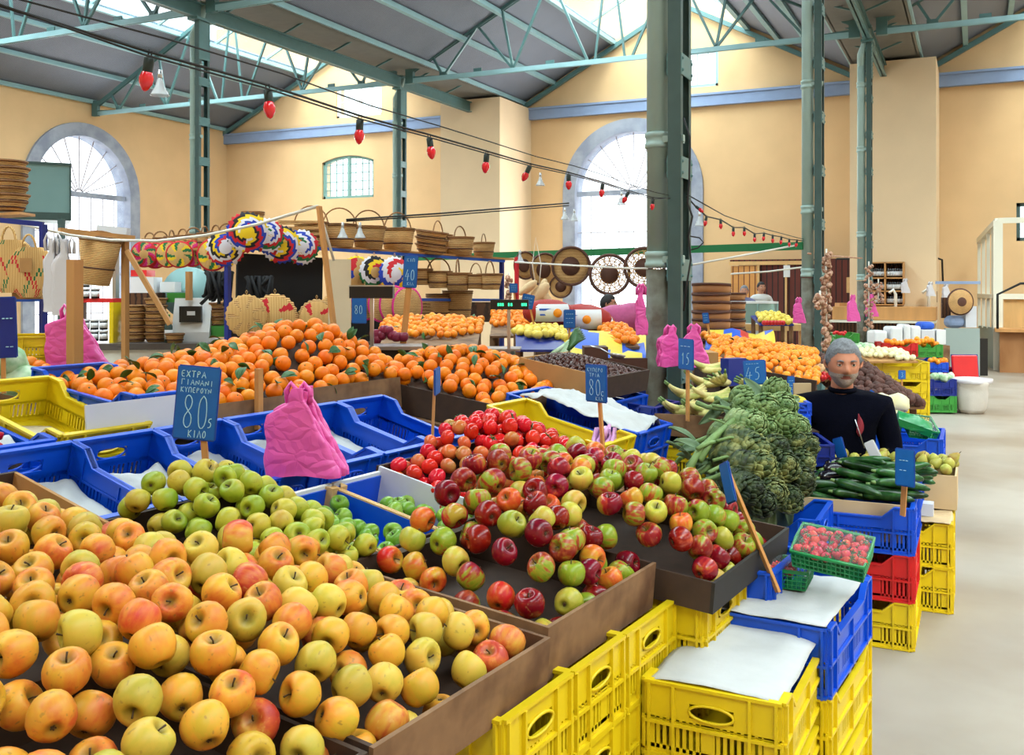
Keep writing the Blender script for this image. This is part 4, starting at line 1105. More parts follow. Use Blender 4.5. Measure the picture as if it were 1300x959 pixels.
def courgette(seed=1,L=.17,r=.019,key='cuc',name='courgette'):
    rnd=random.Random(seed); b=rnd.uniform(.006,.022); N=12
    P=[((i/N-.5)*L,b*math.sin(PI*i/N),0) for i in range(N+1)]; R=[r*(.35 if i==0 else min(1,.62+.5*math.sin(PI*(i/N)**.8))) for i in range(N+1)]; R[0]=r*.45; R[-1]=r*.35
    P.append((L*.5+.006,0,0)); R.append(.001)
    mb=MB(); mb.tube(P,R,10); o=mb.build(name,K[key])
    s=MB(); s.tube([(-L/2-.018,0,0),(-L/2+.004,.001,0)],[.006,.009],6); s.build('stalk',K['cactus'],o)
    return protoize(tag(o,name,name))
def banana(seed=1):
    N=10; P=[];R=[]
    for i in range(N+1):
        t=i/N; a=-.9+1.8*t; P.append((.11*math.sin(a),0,-.11*math.cos(a)+.11)); R.append(.0165*min(1,(math.sin(PI*min(.97,max(.03,t))))**.45))
    R[0]=.006; R[-1]=.004
    mb=MB(); mb.tube(P,R,7); o=mb.build('banana',K['bunch']); s=MB(); s.tube([P[0],(P[0][0]-.02,0,P[0][2]+.018)],[.006,.005],6); s.build('stalk',K['cactus'],o); return protoize(tag(o,'banana','banana'))
def strawberry():
    mb=MB(); mb.lathe([(0,-.02),(.006,-.017),(.013,-.004),(.0155,.006),(.012,.013),(.004,.015),(0,.014)],12); o=mb.build('strawberry',K['straw'])
    s=MB()
    for i in range(6):
        a=2*PI*i/6; s.tube([(0,0,.015),(.007*math.cos(a),.007*math.sin(a),.016),(.013*math.cos(a),.013*math.sin(a),.013)],[.002,.0024,.0004],4)
    s.build('calyx',K['leaf'],o); return protoize(tag(o,'strawberry','strawberry'))
def punnet(M,w,l,h,label,fill=10,seed=1,film=True,proto=None,flab=''):
    r=thing('strawberry_punnet',label,'punnet'); r.matrix_basis=M
    mb=MB(); n=int(w/.011); m_=int(l/.011)
    tp=1.12
    def wall(p,q):
        p=Vector(p); q=Vector(q); L=(q-p).length; k=max(4,int(L/.012))
        c=Vector((0,0,0))
        for i in range(k+1):
            a=p.lerp(q,i/k); b=Vector((a.x*tp,a.y*tp,h)); mb.bar((a.x,a.y,0),b,.003,.002)
        for z in (0,.25,.5,.75): 
            s=1+(tp-1)*z; mb.bar((p.x*s,p.y*s,h*z),(q.x*s,q.y*s,h*z),.002,.003)
    c=[(-w/2,-l/2,0),(w/2,-l/2,0),(w/2,l/2,0),(-w/2,l/2,0)]
    for i in range(4): wall(c[i],c[(i+1)%4])
    mb.box((-w/2,-l/2,0),(w/2,l/2,.002)); mb.build('mesh_basket',K['netg'],r)
    mb=MB()
    for i in range(4):
        a=Vector(c[i])*tp; b=Vector(c[(i+1)%4])*tp; mb.bar((a.x,a.y,h),(b.x,b.y,h),.009,.010)
    mb.build('rim',K['netg'],r)
    if film:
        ph=seed*3.1
        mb=MB(); mb.grid(lambda u,v:((u-.5)*w*tp*1.02,(v-.5)*l*tp*1.02,h+.006+.018*math.sin(PI*u)*math.sin(PI*v)+.006*noise.noise(Vector((u*9,v*9,ph)))),22,22); mb.build('cling_film',K['film'],r,recalc=False)
    if proto:
        pts=pack(lambda x,y:abs(x)<w/2*.95 and abs(y)<l/2*.95,lambda x,y:h+.008,.027,seed,(-w/2,w/2,-l/2,l/2),layers=1,minf=.9,tries=60,maxn=fill)
        scatter(pts,M,[(proto,1,flab)],seed)
    return r
def wcrate(p,L,W,h,key,label,group=None,rz=0):
    """world aligned crate, p = near right bottom corner seen from the camera (camera plan x,y) and z"""
    x,y,z=p; P=cw(x,y,z); M=Matrix.Translation(P)@Matrix.Rotation(rz,4,'Z')@Matrix.Translation((-L/2,W/2,0))
    return crate(M,L,W,h,key,label,group),M
def build_near_right():
    near_mats(); K['leafg']=mat('thistle_leaf',(96,120,84),.6,var=.1,vs=20)
    # ---- stack under the courgettes
    for i,(k,z) in enumerate((('blue',.405),('red',.2025),('yellow',0))):
        wcrate((1.70,4.17,z),.60,.40,.20,k,'%s crate seen full length under the courgettes, %s of its stack'%(k,('topmost','middle','lowest')[i]))
    for i,(k,z) in enumerate((('blue',.405),('yellow',.2025),('yellow',0))):
        wcrate((1.70+.427*.43,4.17+.904*.43,z),.60,.40,.20,k,'%s crate behind the courgette stack, %s, mostly hidden'%(k,('top','middle','bottom')[i]))
    for i,(k,z) in enumerate((('blue',.405),('blue',.2025),('blue',0))):
        wcrate((1.70-.904*.62,4.17+.427*.62,z),.36,.40,.20,k,'blue crate left of the courgette stack, %s of three'%('top','middle','bottom')[i])
    base=cw(1.70,4.17,0)
    Mc=Matrix.Translation(base+Vector((-.31,.02,.45)))
    board_box(Mc@Matrix.Translation((0,.0,0)),.54,.80,.165,[K['card2'],K['dply'],K['dply'],K['dply']],'cardboard tray of dark courgettes set in the blue crate',name='vegetable_tray',t=.008)
    cs=[courgette(s,.19+.02*(s%3),.020) for s in (1,2,3)]; au=courgette(5,.15,.028,'aub','aubergine')
    rnd=random.Random(5)
    def hc(x,y): return .15+.10*math.sin(PI*min(1,(y+.05)/.8))+.02*math.sin(x*10)
    n=0
    for lay in range(2):
        for j in range(15):
            for i in range(4):
                x=-.215+.145*i+rnd.uniform(-.02,.02)+(.04 if j%2 else 0); y=.05+.05*j+rnd.uniform(-.01,.01)
                if lay and (i+j)%2: continue
                z=hc(x,y)+lay*.032-.02
                T=Mc@Matrix.Translation((x,y,z))@Euler((rnd.uniform(-.5,.5),rnd.gauss(0,.16),rnd.gauss(.12,.28))).to_matrix().to_4x4()
                if i==0 or (i==1 and rnd.random()<.6): put(au,T,'small dark aubergine at the left side of the courgette tray','aubergines in the courgette tray')
                else: put(cs[rnd.randrange(3)],T,'dark green courgette in the tray on the blue crate','courgettes in the tray')
    # pears behind
    pe=MB(); pe.lathe([(0,-.028),(.018,-.026),(.030,-.010),(.030,.004),(.022,.020),(.013,.034),(.007,.042),(0,.043)],14,fn=lambda a,i:1+.03*math.sin(2*a)); po=protoize(tag(pe.build('pear',K['pearm']),'pear','pear'))
    q=MB(); q.tube([(0,0,.04),(.003,.002,.058)],.0018,5); q.build('stem',K['fstem'],po)
    board_box(Matrix.Translation(base+Vector((-.17,.86,.44))),.66,.34,.17,K['card2'],'cardboard box of pears behind the courgettes',name='fruit_box')
    pts=pack(lambda x,y:abs(x)<.31 and .02<y<.31,lambda x,y:.20+.06*math.sin(PI*y/.33),.062,3,(-.33,.33,.0,.33),layers=1,minf=.94,tries=60)
    scatter(pts,Matrix.Translation(base+Vector((-.17,.86,.44))),[(po,1,'yellow-green pear in the box behind the courgettes')],5)
    wcrate((1.98,5.0,.0),.66,.40,.215,'yellow','yellow crate at floor level under the box of pears'); wcrate((1.98,5.0,.22),.66,.40,.215,'yellow','yellow crate right beneath the box of pears')
    # ---- yellow stack by the aisle
    for i,z in enumerate((.212,0)):
        wcrate((2.08,4.65,z),.34,.40,.21,'yellow','yellow crate at the aisle edge, %s of two, slatted side'%('upper','lower')[i])
    c=cw(2.08,4.65,.425)
    sheet(Matrix.Translation(c+Vector((-.16,.0,.0))),.32,.38,'pale lining paper on the yellow crates at the aisle edge',key='card2',amp=.012,seed=31)
    mb=MB(); mb.box((-.055,-.05,0),(.055,.05,.15)); o=mb.build('carton',K['cardb']); o.location=c+Vector((-.26,.10,.012)); tag(o,'small brown carton beside the pears on the yellow crates','box')
    q=MB(); q.box((-.03,-.0515,.02),(.05,-.0505,.08)); q.build('printed_label',K['red'],o); q=MB(); q.box((.0,-.053,.03),(.03,-.052,.06)); q.build('label_patch',K['lilacp'],o)
    mb=MB(); mb.box((-.05,-.04,0),(.05,.04,.06)); o=mb.build('small_carton',K['cardw']); o.location=c+Vector((-.13,.12,.012)); tag(o,'small white carton on the papers of the aisle-side yellow crates','box')
    # ---- blue crate with green film pack
    wcrate((2.47,5.65,.46),.40,.5,.21,'blue','blue crate by the aisle behind the seated man, green pack on top')
    wcrate((2.47,5.65,.245),.40,.5,.21,'blue','blue crate by the aisle behind the seated man, second from the top'); wcrate((2.47,5.65,.02),.40,.5,.21,'yellow','yellow crate at the bottom of the aisle stack behind the seated man')
    sp=strawberry()
    g=cw(2.47,5.65,.67)
    punnet(WM(g+Vector((-.30,.16,.01)),.3,0,0),.11,.16,.05,'green punnet of strawberries beside the green film pack',8,3,True,sp,'strawberry in the punnet beside the green film pack')
    punnet(WM(g+Vector((-.13,.20,.015)),.25,.25,.1),.15,.22,.055,'film-wrapped green punnet on the aisle-side blue crate',10,4,True,None)
    mb=MB(); mb.grid(lambda u,v:((u-.5)*.24,(v-.5)*.17,.05+.03*math.sin(PI*u)*math.sin(PI*v)+.006*noise.noise(Vector((u*8,v*8,1)))),16,14); mb.grid(lambda u,v:((u-.5)*.24,(v-.5)*.17,0),2,2); 
    mb.box((-.12,-.085,0),(.12,.085,.048)); o=mb.build('green_pack',K['netg'],None,recalc=False); o.matrix_basis=WM(g+Vector((-.16,.13,.05)),.1,.25,.35); o.scale=(.82,.8,.9); tag(o,'shiny green film pack lying tilted on the blue crate','pack')
    # ---- strawberry table: blue stack and the yellow stack with white paper
    def hstack(x,y,head,w,l,ztop,keys,labs,h=.195):
        z=ztop-h
        for k,lab in zip(keys,labs):
            M=Matrix.Translation(cw(x,y,z))@Matrix.Rotation(AL+PI/2-head,4,'Z')@Matrix.Translation((l/2,w/2,0)); crate(M,l,w,h,k,lab); z-=h+.002
        return Matrix.Translation(cw(x,y,ztop))@Matrix.Rotation(AL+PI/2-head,4,'Z')   # x = away from camera, y = to the left
    hb=math.radians(30.8)
    Mb=hstack(.873,2.72,hb,.40,.58,.60,['blue','yellow','yellow'],['blue crate corner-on by the aisle, under the film-wrapped strawberries','yellow crate by the aisle under the blue strawberry crate, middle one','yellow crate by the aisle under the strawberries, lowest'])
    hy=math.radians(27)
    My=hstack(.917,2.87-.29+.05,hy,.34,.60,.555,[],[])
    x0,y0=.917,2.87
    # near right corner of the paper crate
    xr,yr=x0-.61*math.sin(hy),y0-.61*math.cos(hy)
    My=hstack(xr,yr,hy,.34,.60,.56,['yellow','yellow','yellow'],['yellow crate covered with white paper at the bottom right of the stall','yellow crate under the white papered one, middle','yellow crate under the white papered one, lowest'],h=.185)
    def flat(M,nu,nv,w,l,lab,amp,seed,key='paper',z=.006,fn=None):
        mb=MB(); ph=Vector((seed,seed*2,0))
        def f(u,v):
            x=u*l; y=v*w; n=noise.noise(Vector((x*7,y*7,0))+ph)+.4*noise.noise(Vector((x*20,y*20,0))+ph)
            e=max(0,abs(2*v-1)-.9)*10; 
            return (x,y,z+amp*(n+.6)-.0*e+(fn(u,v) if fn else 0))
        mb.grid(f,nu,nv); o=mb.build('paper_sheet',K[key],None,recalc=False); o.modifiers.new('t','SOLIDIFY').thickness=.0015; o.matrix_basis=M; return tag(o,lab,'paper')
    flat(My@Matrix.Translation((-.0,.0,0)),20,16,.34,.60,'smooth white paper sheet covering the yellow crate at the bottom right',.006,3,fn=lambda u,v:-.012*abs(2*v-1)**6)
    flat(Mb@Matrix.Translation((-.01,.0,0)),22,18,.40,.50,'creased white paper covering the blue strawberry crate',.010,7)
    Mp=Mb@Matrix.Translation((.33,.30,.012))
    punnet(Mb@Matrix.Translation((.30,.335,.02))@Matrix.Rotation(-.1,4,'Z'),.15,.115,.055,'left open green punnet of dark strawberries on white paper',9,6,False,sp,'strawberry in the left punnet on the white paper')
    punnet(Mb@Matrix.Translation((.32,.19,.022))@Matrix.Rotation(.1,4,'Z'),.15,.12,.055,'green punnet of strawberries in the middle, film half over it',10,7,True,sp,'strawberry in the middle punnet on the white paper')
    # big wrapped double pack, tilted
    pk=thing('strawberry_pack','large green mesh pack of film-wrapped strawberries lying tilted on the blue crate','pack')
    pc=at(1057,712,2.98); pk.matrix_basis=Matrix.Translation(pc)@Matrix.Rotation(AL-.58,4,'Z')@Matrix.Rotation(.42,4,'X')@Matrix.Rotation(.10,4,'Y')
    w,l,h=.205,.13,.055
    mb=MB(); 
    for s in (-1,1):
        for i in range(17):
            x=-w/2+w*i/16; mb.bar((x,s*l/2,0),(x*1.03,s*l/2*1.05,h),.004,.003)
        for i in range(11):
            y=-l/2+l*i/10; mb.bar((s*w/2,y,0),(s*w/2*1.03,y*1.05,h),.003,.004)
        for z in (.003,h*.35,h*.68,h): 
            k=1+.05*z/h; mb.bar((-w/2*k,s*l/2*k,z),(w/2*k,s*l/2*k,z),.004,.005); mb.bar((s*w/2*k,-l/2*k,z),(s*w/2*k,l/2*k,z),.004,.005)
    mb.box((-w/2,-l/2,-.002),(w/2,l/2,.002)); mb.build('mesh_basket',K['netg'],pk)
    mb=MB(); mb.tube([(w*.52*c_,l*.54*s_,h+.004) for c_,s_ in ((-1,-1),(0,-1.02),(1,-1),(1.02,0),(1,1),(0,1.02),(-1,1),(-1.02,0))],.006,7,closed=True); mb.build('rim',K['netg'],pk)
    mb=MB(); mb.grid(lambda u,v:((u-.5)*w*1.07,(v-.5)*l*1.1,h+.012+.022*(math.sin(PI*u)*math.sin(PI*v))**.5+.007*noise.noise(Vector((u*11,v*11,5)))),26,22); mb.build('cling_film',K['film'],pk,recalc=False)
    pts=pack(lambda x,y:abs(x)<w/2*.95 and abs(y)<l/2*.95,lambda x,y:h+.014,.027,9,(-w/2,w/2,-l/2,l/2),layers=1,minf=.88,tries=60)
    scatter(pts,pk.matrix_basis,[(sp,1,'strawberry under the cling film of the large tilted pack')],9)
    # ---- price signs here
    sign(1149,594,3.98,.075,.145,[('---',.2,.6,.5,.2,.01),('--',.2,.3,.4,.25,.01)],'blue price board on a stake at the right end of the courgettes',yaw=-.85,roll=-.0,stick=(1146,655,4.05),sw=.022)
    sign(924,613,2.96,.05,.115,None,'blue price board seen edge-on, leaning over the far mixed apples',yaw=-1.25,roll=-.42,stick=(988,752,2.93),sw=.018)
    sign(1066,569,4.9,.055,.095,None,'blue price board leaning before the seated man',yaw=-1.0,roll=-.33,stick=(1073,592,4.85),sw=.014)
    sign(1108,572,5.0,.05,.09,None,'white-faced price card leaning at the seated man\'s elbow',yaw=-.8,roll=-.5,key='lilacp',edge='strap')
    # ---- artichokes
    A=[artichoke(K['art'],None,s) for s in (1,2)]+[artichoke(K['art2'],None,3)]
    rnd=random.Random(8)
    spots=[(976,506,4.3),(1003,545,4.2),(1008,570,4.15),(1000,600,4.1),(985,520,4.2),(958,520,4.15),(948,545,4.05),(985,545,4.1),(970,572,3.95),(940,575,3.9),(995,568,4.1),(955,600,3.8),(985,598,3.9),(925,600,3.75),(1000,615,3.95),(940,628,3.65),(972,628,3.75),(990,640,3.85),(915,572,3.9),(920,545,4.0),(932,520,4.15),(955,640,3.68),(1005,590,4.05),(903,590,3.85),(915,622,3.7),(965,545,4.1),(930,508,4.25),(900,560,4.0)]
    for i,(x,y,d) in enumerate(spots):
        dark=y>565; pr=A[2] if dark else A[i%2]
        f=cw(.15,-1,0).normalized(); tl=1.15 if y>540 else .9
        # axis points to the camera and a bit right, stalk back to the left
        ax=cw(.35+rnd.uniform(-.25,.25),-.8,.25+rnd.uniform(-.15,.25)).normalized()
        if x<930: ax=cw(.8,-.2,.5).normalized()
        R=ax.to_track_quat('Z','Y').to_matrix().to_4x4()@Matrix.Rotation(rnd.random()*6,4,'Z')
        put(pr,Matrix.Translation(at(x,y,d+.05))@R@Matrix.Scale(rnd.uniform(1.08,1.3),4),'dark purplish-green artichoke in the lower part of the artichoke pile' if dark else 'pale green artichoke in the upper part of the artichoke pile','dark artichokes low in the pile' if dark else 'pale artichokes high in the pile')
    # loose stalks
    sm=MB(); sm.tube([(0,0,0),(.10,.004,.012),(.22,-.004,0)],[.011,.010,.008],8); so=protoize(tag(sm.build('artichoke_stalk',K['cactus']),'artichoke stalk','stalk'))
    for i,(a,b) in enumerate((((888,585,3.8),(930,533,4.0)),((872,600,3.75),(915,545,3.95)),((895,570,3.85),(945,530,4.05)),((900,532,4.0),(925,540,3.95)),((885,570,3.8),(922,560,3.9)),((905,585,3.8),(945,580,3.85)),((900,600,3.7),(935,590,3.8)),((905,515,4.2),(945,528,4.1)),((910,560,3.85),(945,556,3.9)))):
        p,q=at(*a),at(*b); v=q-p
        R=v.to_track_quat('X','Z').to_matrix().to_4x4(); put(so,Matrix.Translation(p)@R@Matrix.Scale(v.length/.22,4),'long pale green artichoke stalk pointing down to the left','artichoke stalks')
    # crates carrying the artichokes
    for i,z in enumerate((.0,.205,.41)):
        M=Matrix.Translation(at(955,640,4.25).to_2d().to_3d()+Vector((0,0,z))); crate(M,.6,.4,.20,('yellow','blue','blue')[i],'%s crate under the artichokes, %s of three'%(('yellow','blue','blue')[i],('lowest','middle','top')[i]))
    ps=[at(955,600,4.15),]
    mb=MB(); c0=at(955,600,4.2); mb.sph((c0.x,c0.y,.72),(.20,.16,.27),20); o=pivot(mb.build('sacking',K['leafg'])); tag(o,'dark sacking bunched inside the artichoke pile','cloth')
    # ---- banana box
    d=4.45; P=at(880,560,d)
    M=Matrix.Translation(cw((880-650)/F*d,d,0))
    for z in (.25,.46,.665):
        crate(Matrix.Translation(cw((882-650)/F*d,d,z))@Matrix.Translation((.0,.2,0)),.58,.4,.20,'yellow','yellow crate under the green banana box, '+('lowest','middle','top')[(.25,.46,.665).index(z)])
    mb=MB(); mb.box((-.29,-.2,0),(.29,.2,.25)); o=mb.build('plinth',K['ply']); o.location=cw((882-650)/F*d,d,0)+Vector((0,.2,0)); tag(o,'wooden plinth under the banana crates','plinth')
    bb=cw((882-650)/F*d,d,.868)+Vector((-.0,.0,0))
    board_box(Matrix.Translation(bb),.52,.44,.10,[K['ply'],K['dply'],K['dply'],K['dply']],'stained wooden box of greenish bananas in front of the iron column',name='fruit_box')
    ba=banana(); rnd=random.Random(4)
    for k in range(10):
        cx=-.13+.12*rnd.random()+.12*(k%3); cy=.08+.1*(k//3); z=.10+.055*(k//3)+.02*rnd.random(); rz=rnd.uniform(-1.0,1.6)
        for j in range(5):
            T=Matrix.Translation(bb+Vector((cx,cy,z)))@Matrix.Rotation(rz+j*.22,4,'Z')@Matrix.Translation((.02,.0,.004*j))@Matrix.Rotation(-1.1+.2*j,4,'X')
            put(ba,T,'greenish-yellow banana in the stained box by the iron column','bananas in the stained box')
    sign(871,450,4.4,.12,.13,[('15',.2,.15,.6,.4,.012),('---',.15,.7,.7,.15,.01)],'blue price board turned side-on above the bananas',yaw=-1.2,roll=0,stick=(873,535,4.42),sw=.02)
    sign(958,473,4.5,.095,.105,[('-----',.1,.82,.6,.12,.007),('45',.05,.18,.72,.55,.010)],'blue chalk board reading 45 above the artichokes',yaw=-.15,roll=-.06,stick=(952,522,4.42),sw=.024)
    mb=MB(); mb.box((-.055,-.03,-.065),(.055,.03,.065)); o=mb.build('folded_carton',K['dblue']); o.matrix_basis=WM(at(931,472,4.75),AL+.5); tag(o,'dark blue folded carton behind the board reading 45','box')
    cbx('carton_bench',914,950,491,600,4.76,.12,'dply','narrow dark bench under the folded blue carton','bench')
    # pink bags by the column
    bag_stack('carrier_bag_bundle',at(853,465,5.75),AL+.3,.17,.235,'bundle of pink carrier bags hanging on the near iron column, left','pink',.06,13,neck=.3)
    bag_stack('carrier_bag_bundle',at(884,466,5.6),AL-.2,.15,.24,'bundle of bright pink carrier bags right of the near iron column','pink',.08,17,neck=.3)
    bag_stack('carrier_bag_bundle',at(815,425,5.9),AL,.07,.30,'narrow bundle of pink carrier bags hanging left of the near iron column','pink',.05,19,neck=.4)
    # chestnuts
    Mk=SM(2.62,1.02,1.005,.16)
    board_box(Mk,.52,.50,.11,[K['dply'],K['dply'],K['cardb'],K['cardb']],'cardboard box of chestnuts behind the tissue paper crate',name='chestnut_box')
    K['chest']=mat('chestnut_shell',(72,34,26),.28,rand=.3)
    cm=MB(); cm.lathe([(0,-.010),(.009,-.008),(.0135,0),(.010,.008),(.003,.013),(0,.0135)],10,fn=lambda a,i:1+.1*math.cos(2*a)); co=protoize(tag(cm.build('chestnut',K['chest']),'chestnut','chestnut'))
    pts=pack(lambda x,y:abs(x)<.24 and .02<y<.47,lambda x,y:.10+.05*math.exp(-(x/.2)**2-((y-.3)/.2)**2),.026,91,(-.265,.265,.02,.5),layers=1,minf=.92,tries=80,maxn=300)
    scatter(pts,Mk,[(co,1,'shiny brown chestnut in the cardboard box')],15)
    heap_mesh('chestnut_bed','chest',Mk,lambda u,v:.085+.05*math.exp(-((u-.5)*.52/.2)**2-((v*.48-.3)/.2)**2),.5,.48,'dark bed of chestnuts beneath the top layer','chestnuts')['kind']='stuff'
    scl=MB(); scl.lathe([(0,0),(.03,.004),(.045,.02)],14); scl.tube([(.04,0,.018),(.09,0,.04),(.15,0,.045)],.005,6); o=scl.build('metal_scoop',K['metal']); o.matrix_basis=Mk@WM(Vector((.13,.14,.15)),2,.3); tag(o,'metal scoop resting on the chestnuts','scoop')
    crate(SM(2.60,1.02,.79,.12)@Matrix.Translation((0,.27,0))@Matrix.Rotation(PI/2,4,'Z'),.56,.40,.20,'blue','bright blue crate carrying the chestnut box')
    # loose low supports for these rows
    for s,t,z in ((2.4,.85,.70),(2.5,1.3,.80)):
        pass
    drop_protos([*cs,au,po,sp,*A,so,ba,co])
def far_mats():
    K['wick']=mat('wicker',(226,184,122),.75,wave=(22,'Z',(176,130,84),.1,.5,1.2),bump=.5,var=.12,vs=9,rand=.15)
    K['wickd']=mat('dark_wicker',(176,128,78),.75,wave=(30,'Z',(140,100,70),.15,.6,1.5),bump=.5,var=.15,vs=9,rand=.15)
    K['wickb']=mat('brown_band',(84,48,34),.7,var=.15,vs=12)
    K['straw_']=mat('plaited_straw',(236,196,128),.8,wave=(40,'X',(196,150,96),.1,.5,0),bump=.4,var=.06)
    K['metalw']=mat('white_enamel',(226,228,230),.35)
    K['teal2']=mat('teal_sheet_metal',(128,164,164),.45,var=.05,vs=2)
    K['led']=mat('green_led',(60,255,170),.4,emis=2.5)
    K['skin']=mat('skin',(196,128,98),.55,var=.08,vs=25)
    K['skin2']=mat('far_skin',(190,130,100),.6)
    K['hairg']=mat('grey_hair',(120,122,128),.8,var=.25,vs=90,bump=.4,bs=200)
    K['hairk']=mat('black_hair',(26,22,22),.7,var=.2,vs=60)
    K['beard']=mat('grey_stubble',(168,150,140),.85,var=.2,vs=140,bump=.3,bs=300)
    K['tee']=mat('pale_tshirt',(204,202,198),.85); K['checks']=mat('checked_shirt',(120,120,150),.85,wave=(30,'X',(220,220,230),.3,.6))
    K['redbulb']=mat('red_bulb_glass',(226,22,40),.15,coat=.5)
    K['sockt']=mat('bulb_socket',(24,40,38),.5)
    K['bulbglass']=glass_mat('clear_lamp_glass',(236,238,240),.55,.1)
    K['case']=glass_mat('display_glass',(206,232,228),.7,.05)
    K['sackred']=mat('red_net_sack',(206,52,40),.6,wave=(60,'X',(150,20,20),.2,.6,0),bump=.4)
    K['sheetb']=mat('blue_sheet',(24,84,196),.55); K['sheety']=mat('yellow_sheet',(224,196,50),.6,var=.08)
    K['lem']=mat('lemon_skin',(236,208,84),.45,rand=.08); K['cab']=mat('cabbage_leaf',(150,192,140),.55,col2=(206,224,190),c2s=18,c2t=.5,var=.1,vs=30)
    K['garl']=mat('garlic_skin',(214,176,150),.7,col2=(150,92,66),c2s=30,c2t=.5,rand=.2)
    K['onion']=mat('white_onion_skin',(232,222,176),.5,rand=.12); K['taro']=mat('dark_root_skin',(82,46,36),.7,var=.25,vs=30,rand=.25,bump=.4,bs=80)
    K['ging']=mat('ginger_skin',(206,160,112),.7,var=.12,vs=30); K['sackw']=mat('white_woven_sack',(214,208,200),.8,var=.05,bump=.3,bs=90)
    K['sponge']=mat('pale_loofah',(222,190,146),.9,var=.08,vs=20,bump=.5,bs=90)
    K['purple']=mat('purple_onion_skin',(130,24,60),.35,rand=.2); K['rope']=mat('white_rope',(228,222,212),.8)
    K['winewood']=mat('plum_plank',(96,34,22),.6,wave=(2.6,'X',(40,14,10),.02,.16,0),var=.1,vs=5)
    K['pinew']=mat('pine_plank',(206,142,74),.6,wave=(2.6,'X',(120,74,34),.02,.14,0),var=.1,vs=5)
    K['kiosk']=mat('kiosk_wood',(182,128,78),.6,col2=(150,98,54),c2s=3,stretch=(1,1,.3),var=.08); K['cream2']=mat('cream_frame',(232,226,208),.5)
    K['greyp']=mat('grey_green_panel',(146,160,156),.6); K['bag']=mat('clear_plastic_bags',(214,210,216),.3,coat=.3); K['blkbag']=mat('black_fibre',(18,18,22),.8)
    K['bottle']=mat('dark_bottle_glass',(24,12,12),.12,coat=.5); K['lab']=mat('white_label',(226,226,230),.7); K['yb']=mat('amber_jar',(206,120,20),.3)
# ---- shapes
def basket(name,R0,R1,h,handle=True,hh=1.0,key='wick',n=20,band=True):
    r=thing(name,name,'basket')
    mb=MB(); mb.lathe([(R0*.9,0),(R0,.004),(R0+(R1-R0)*.5,h*.5),(R1,h),(R1-.008,h),(R0+(R1-R0)*.5-.008,h*.5),(R0-.012,.012),(0,.012)],n,0); mb.build('body',K[key],r)
    mb=MB(); 
    for z,rr in ((h,R1),(h*.93,R1*.985)): mb.tube([(rr*math.cos(2*PI*i/n),rr*math.sin(2*PI*i/n),z) for i in range(n)],.008,6,closed=True)
    mb.build('rim',K['wickd'],r)
    if band:
        mb=MB(); k=.35; rr=R0+(R1-R0)*k; mb.tube([((rr+.002)*math.cos(2*PI*i/n),(rr+.002)*math.sin(2*PI*i/n),h*k) for i in range(n)],.007,5,closed=True); mb.build('band',K['wickb'],r)
    if handle:
        mb=MB(); mb.tube([(R1*.98*math.cos(PI*i/14),0,h*.9+hh*R1*math.sin(PI*i/14)) for i in range(15)],.0075,7); mb.build('handle',K['wickd'],r)
    return protoize(r)
def disc(name,R,cols,arms=8,swirl=1.2,oval=1,rim=None,centre=None,depth=.02,cat='woven mat',zig=0):
    """hanging round mat facing -y, hung at its top; rings with swirled colour arms as separate coloured faces"""
    r=thing(name,name,cat); mb=MB(); nr,na=9,48; k=len(cols)
    def P(i,j,y):
        rr=R*i/nr*(1+(zig*((j%2)*2-1) if i==nr else 0)); a=2*PI*j/na; return (rr*math.cos(a),y-depth*math.cos(PI*.5*i/nr),rr*math.sin(a)*oval-R*oval)
    for i in range(nr):
        for j in range(na):
            a=j/na; t=(a*arms+swirl*i/nr*2)
            c=cols[int(math.floor(t*len(cols)/2))%k] if i>=3 or centre is None else centre
            if rim is not None and i==nr-1: c=rim
            mb.add([P(i,j,0),P(i+1,j,0),P(i+1,j+1,0),P(i,j+1,0)],[(0,1,2,3)] if i else [(0,1,2)],c,True)
    mats=[K[m] for m in MATL]
    o=mb.build('woven_disc',mats,r); o.modifiers.new('t','SOLIDIFY').thickness=.012
    mb=MB(); mb.tube([(0,0,-.004),(-.008,0,.02),(0,0,.035),(.008,0,.02),(0,0,-.004)],.0025,5); mb.build('hanging_loop',K['straw_'],r)
    return protoize(r)
MATL=['straw_','d_red','d_blue','d_yel','d_white','d_black','d_green','d_pink','wick','wickd','wickb']
def hang(pr,px,py,d,label,group=None,yaw=0,sc=1,roll=0): return put(pr,Matrix.Translation(at(px,py,d))@Matrix.Rotation(AL+yaw,4,'Z')@Matrix.Rotation(roll,4,'Y')@Matrix.Scale(sc,4),label,group)
def stand(pr,px,py,d,label,group=None,yaw=0,sc=1,roll=0): return hang(pr,px,py,d,label,group,yaw,sc,roll)
def simple(name,mb,key,label,cat,group=None): o=pivot(mb.build(name,K[key])); return tag(o,label,cat,group)
def cbx(name,px0,px1,py0,py1,d,depth,key,label,cat,rz=AL,group=None,bev=0):
    """box whose near face spans the pixel rectangle at distance d"""
    w=(px1-px0)/F*d; h=(py1-py0)/F*d; P_=at((px0+px1)/2,py1,d)
    if any(q in name for q in ('bench','table','_block','speaker','partition')): h+=P_.z; P_.z=0
    mb=MB(); mb.box((-w/2,0,0),(w/2,depth,h)); o=mb.build(name,K[key]); o.matrix_basis=Matrix.Translation(P_)@Matrix.Rotation(rz,4,'Z'); tag(o,label,cat,group)
    if bev: b=o.modifiers.new('b','BEVEL'); b.width=bev; b.segments=3
    return o
STUFF=[]
def stuff_mandarins():
    mb=MB()
    for p,r in STUFF: mb.sph(tuple(p),(r,r,r*.92),8)
    o=pivot(mb.build('mandarin_mass',K['orange2'])); tag(o,'many small mandarins filling the farther heaps behind the scale with green digits','mandarins',kind='stuff')
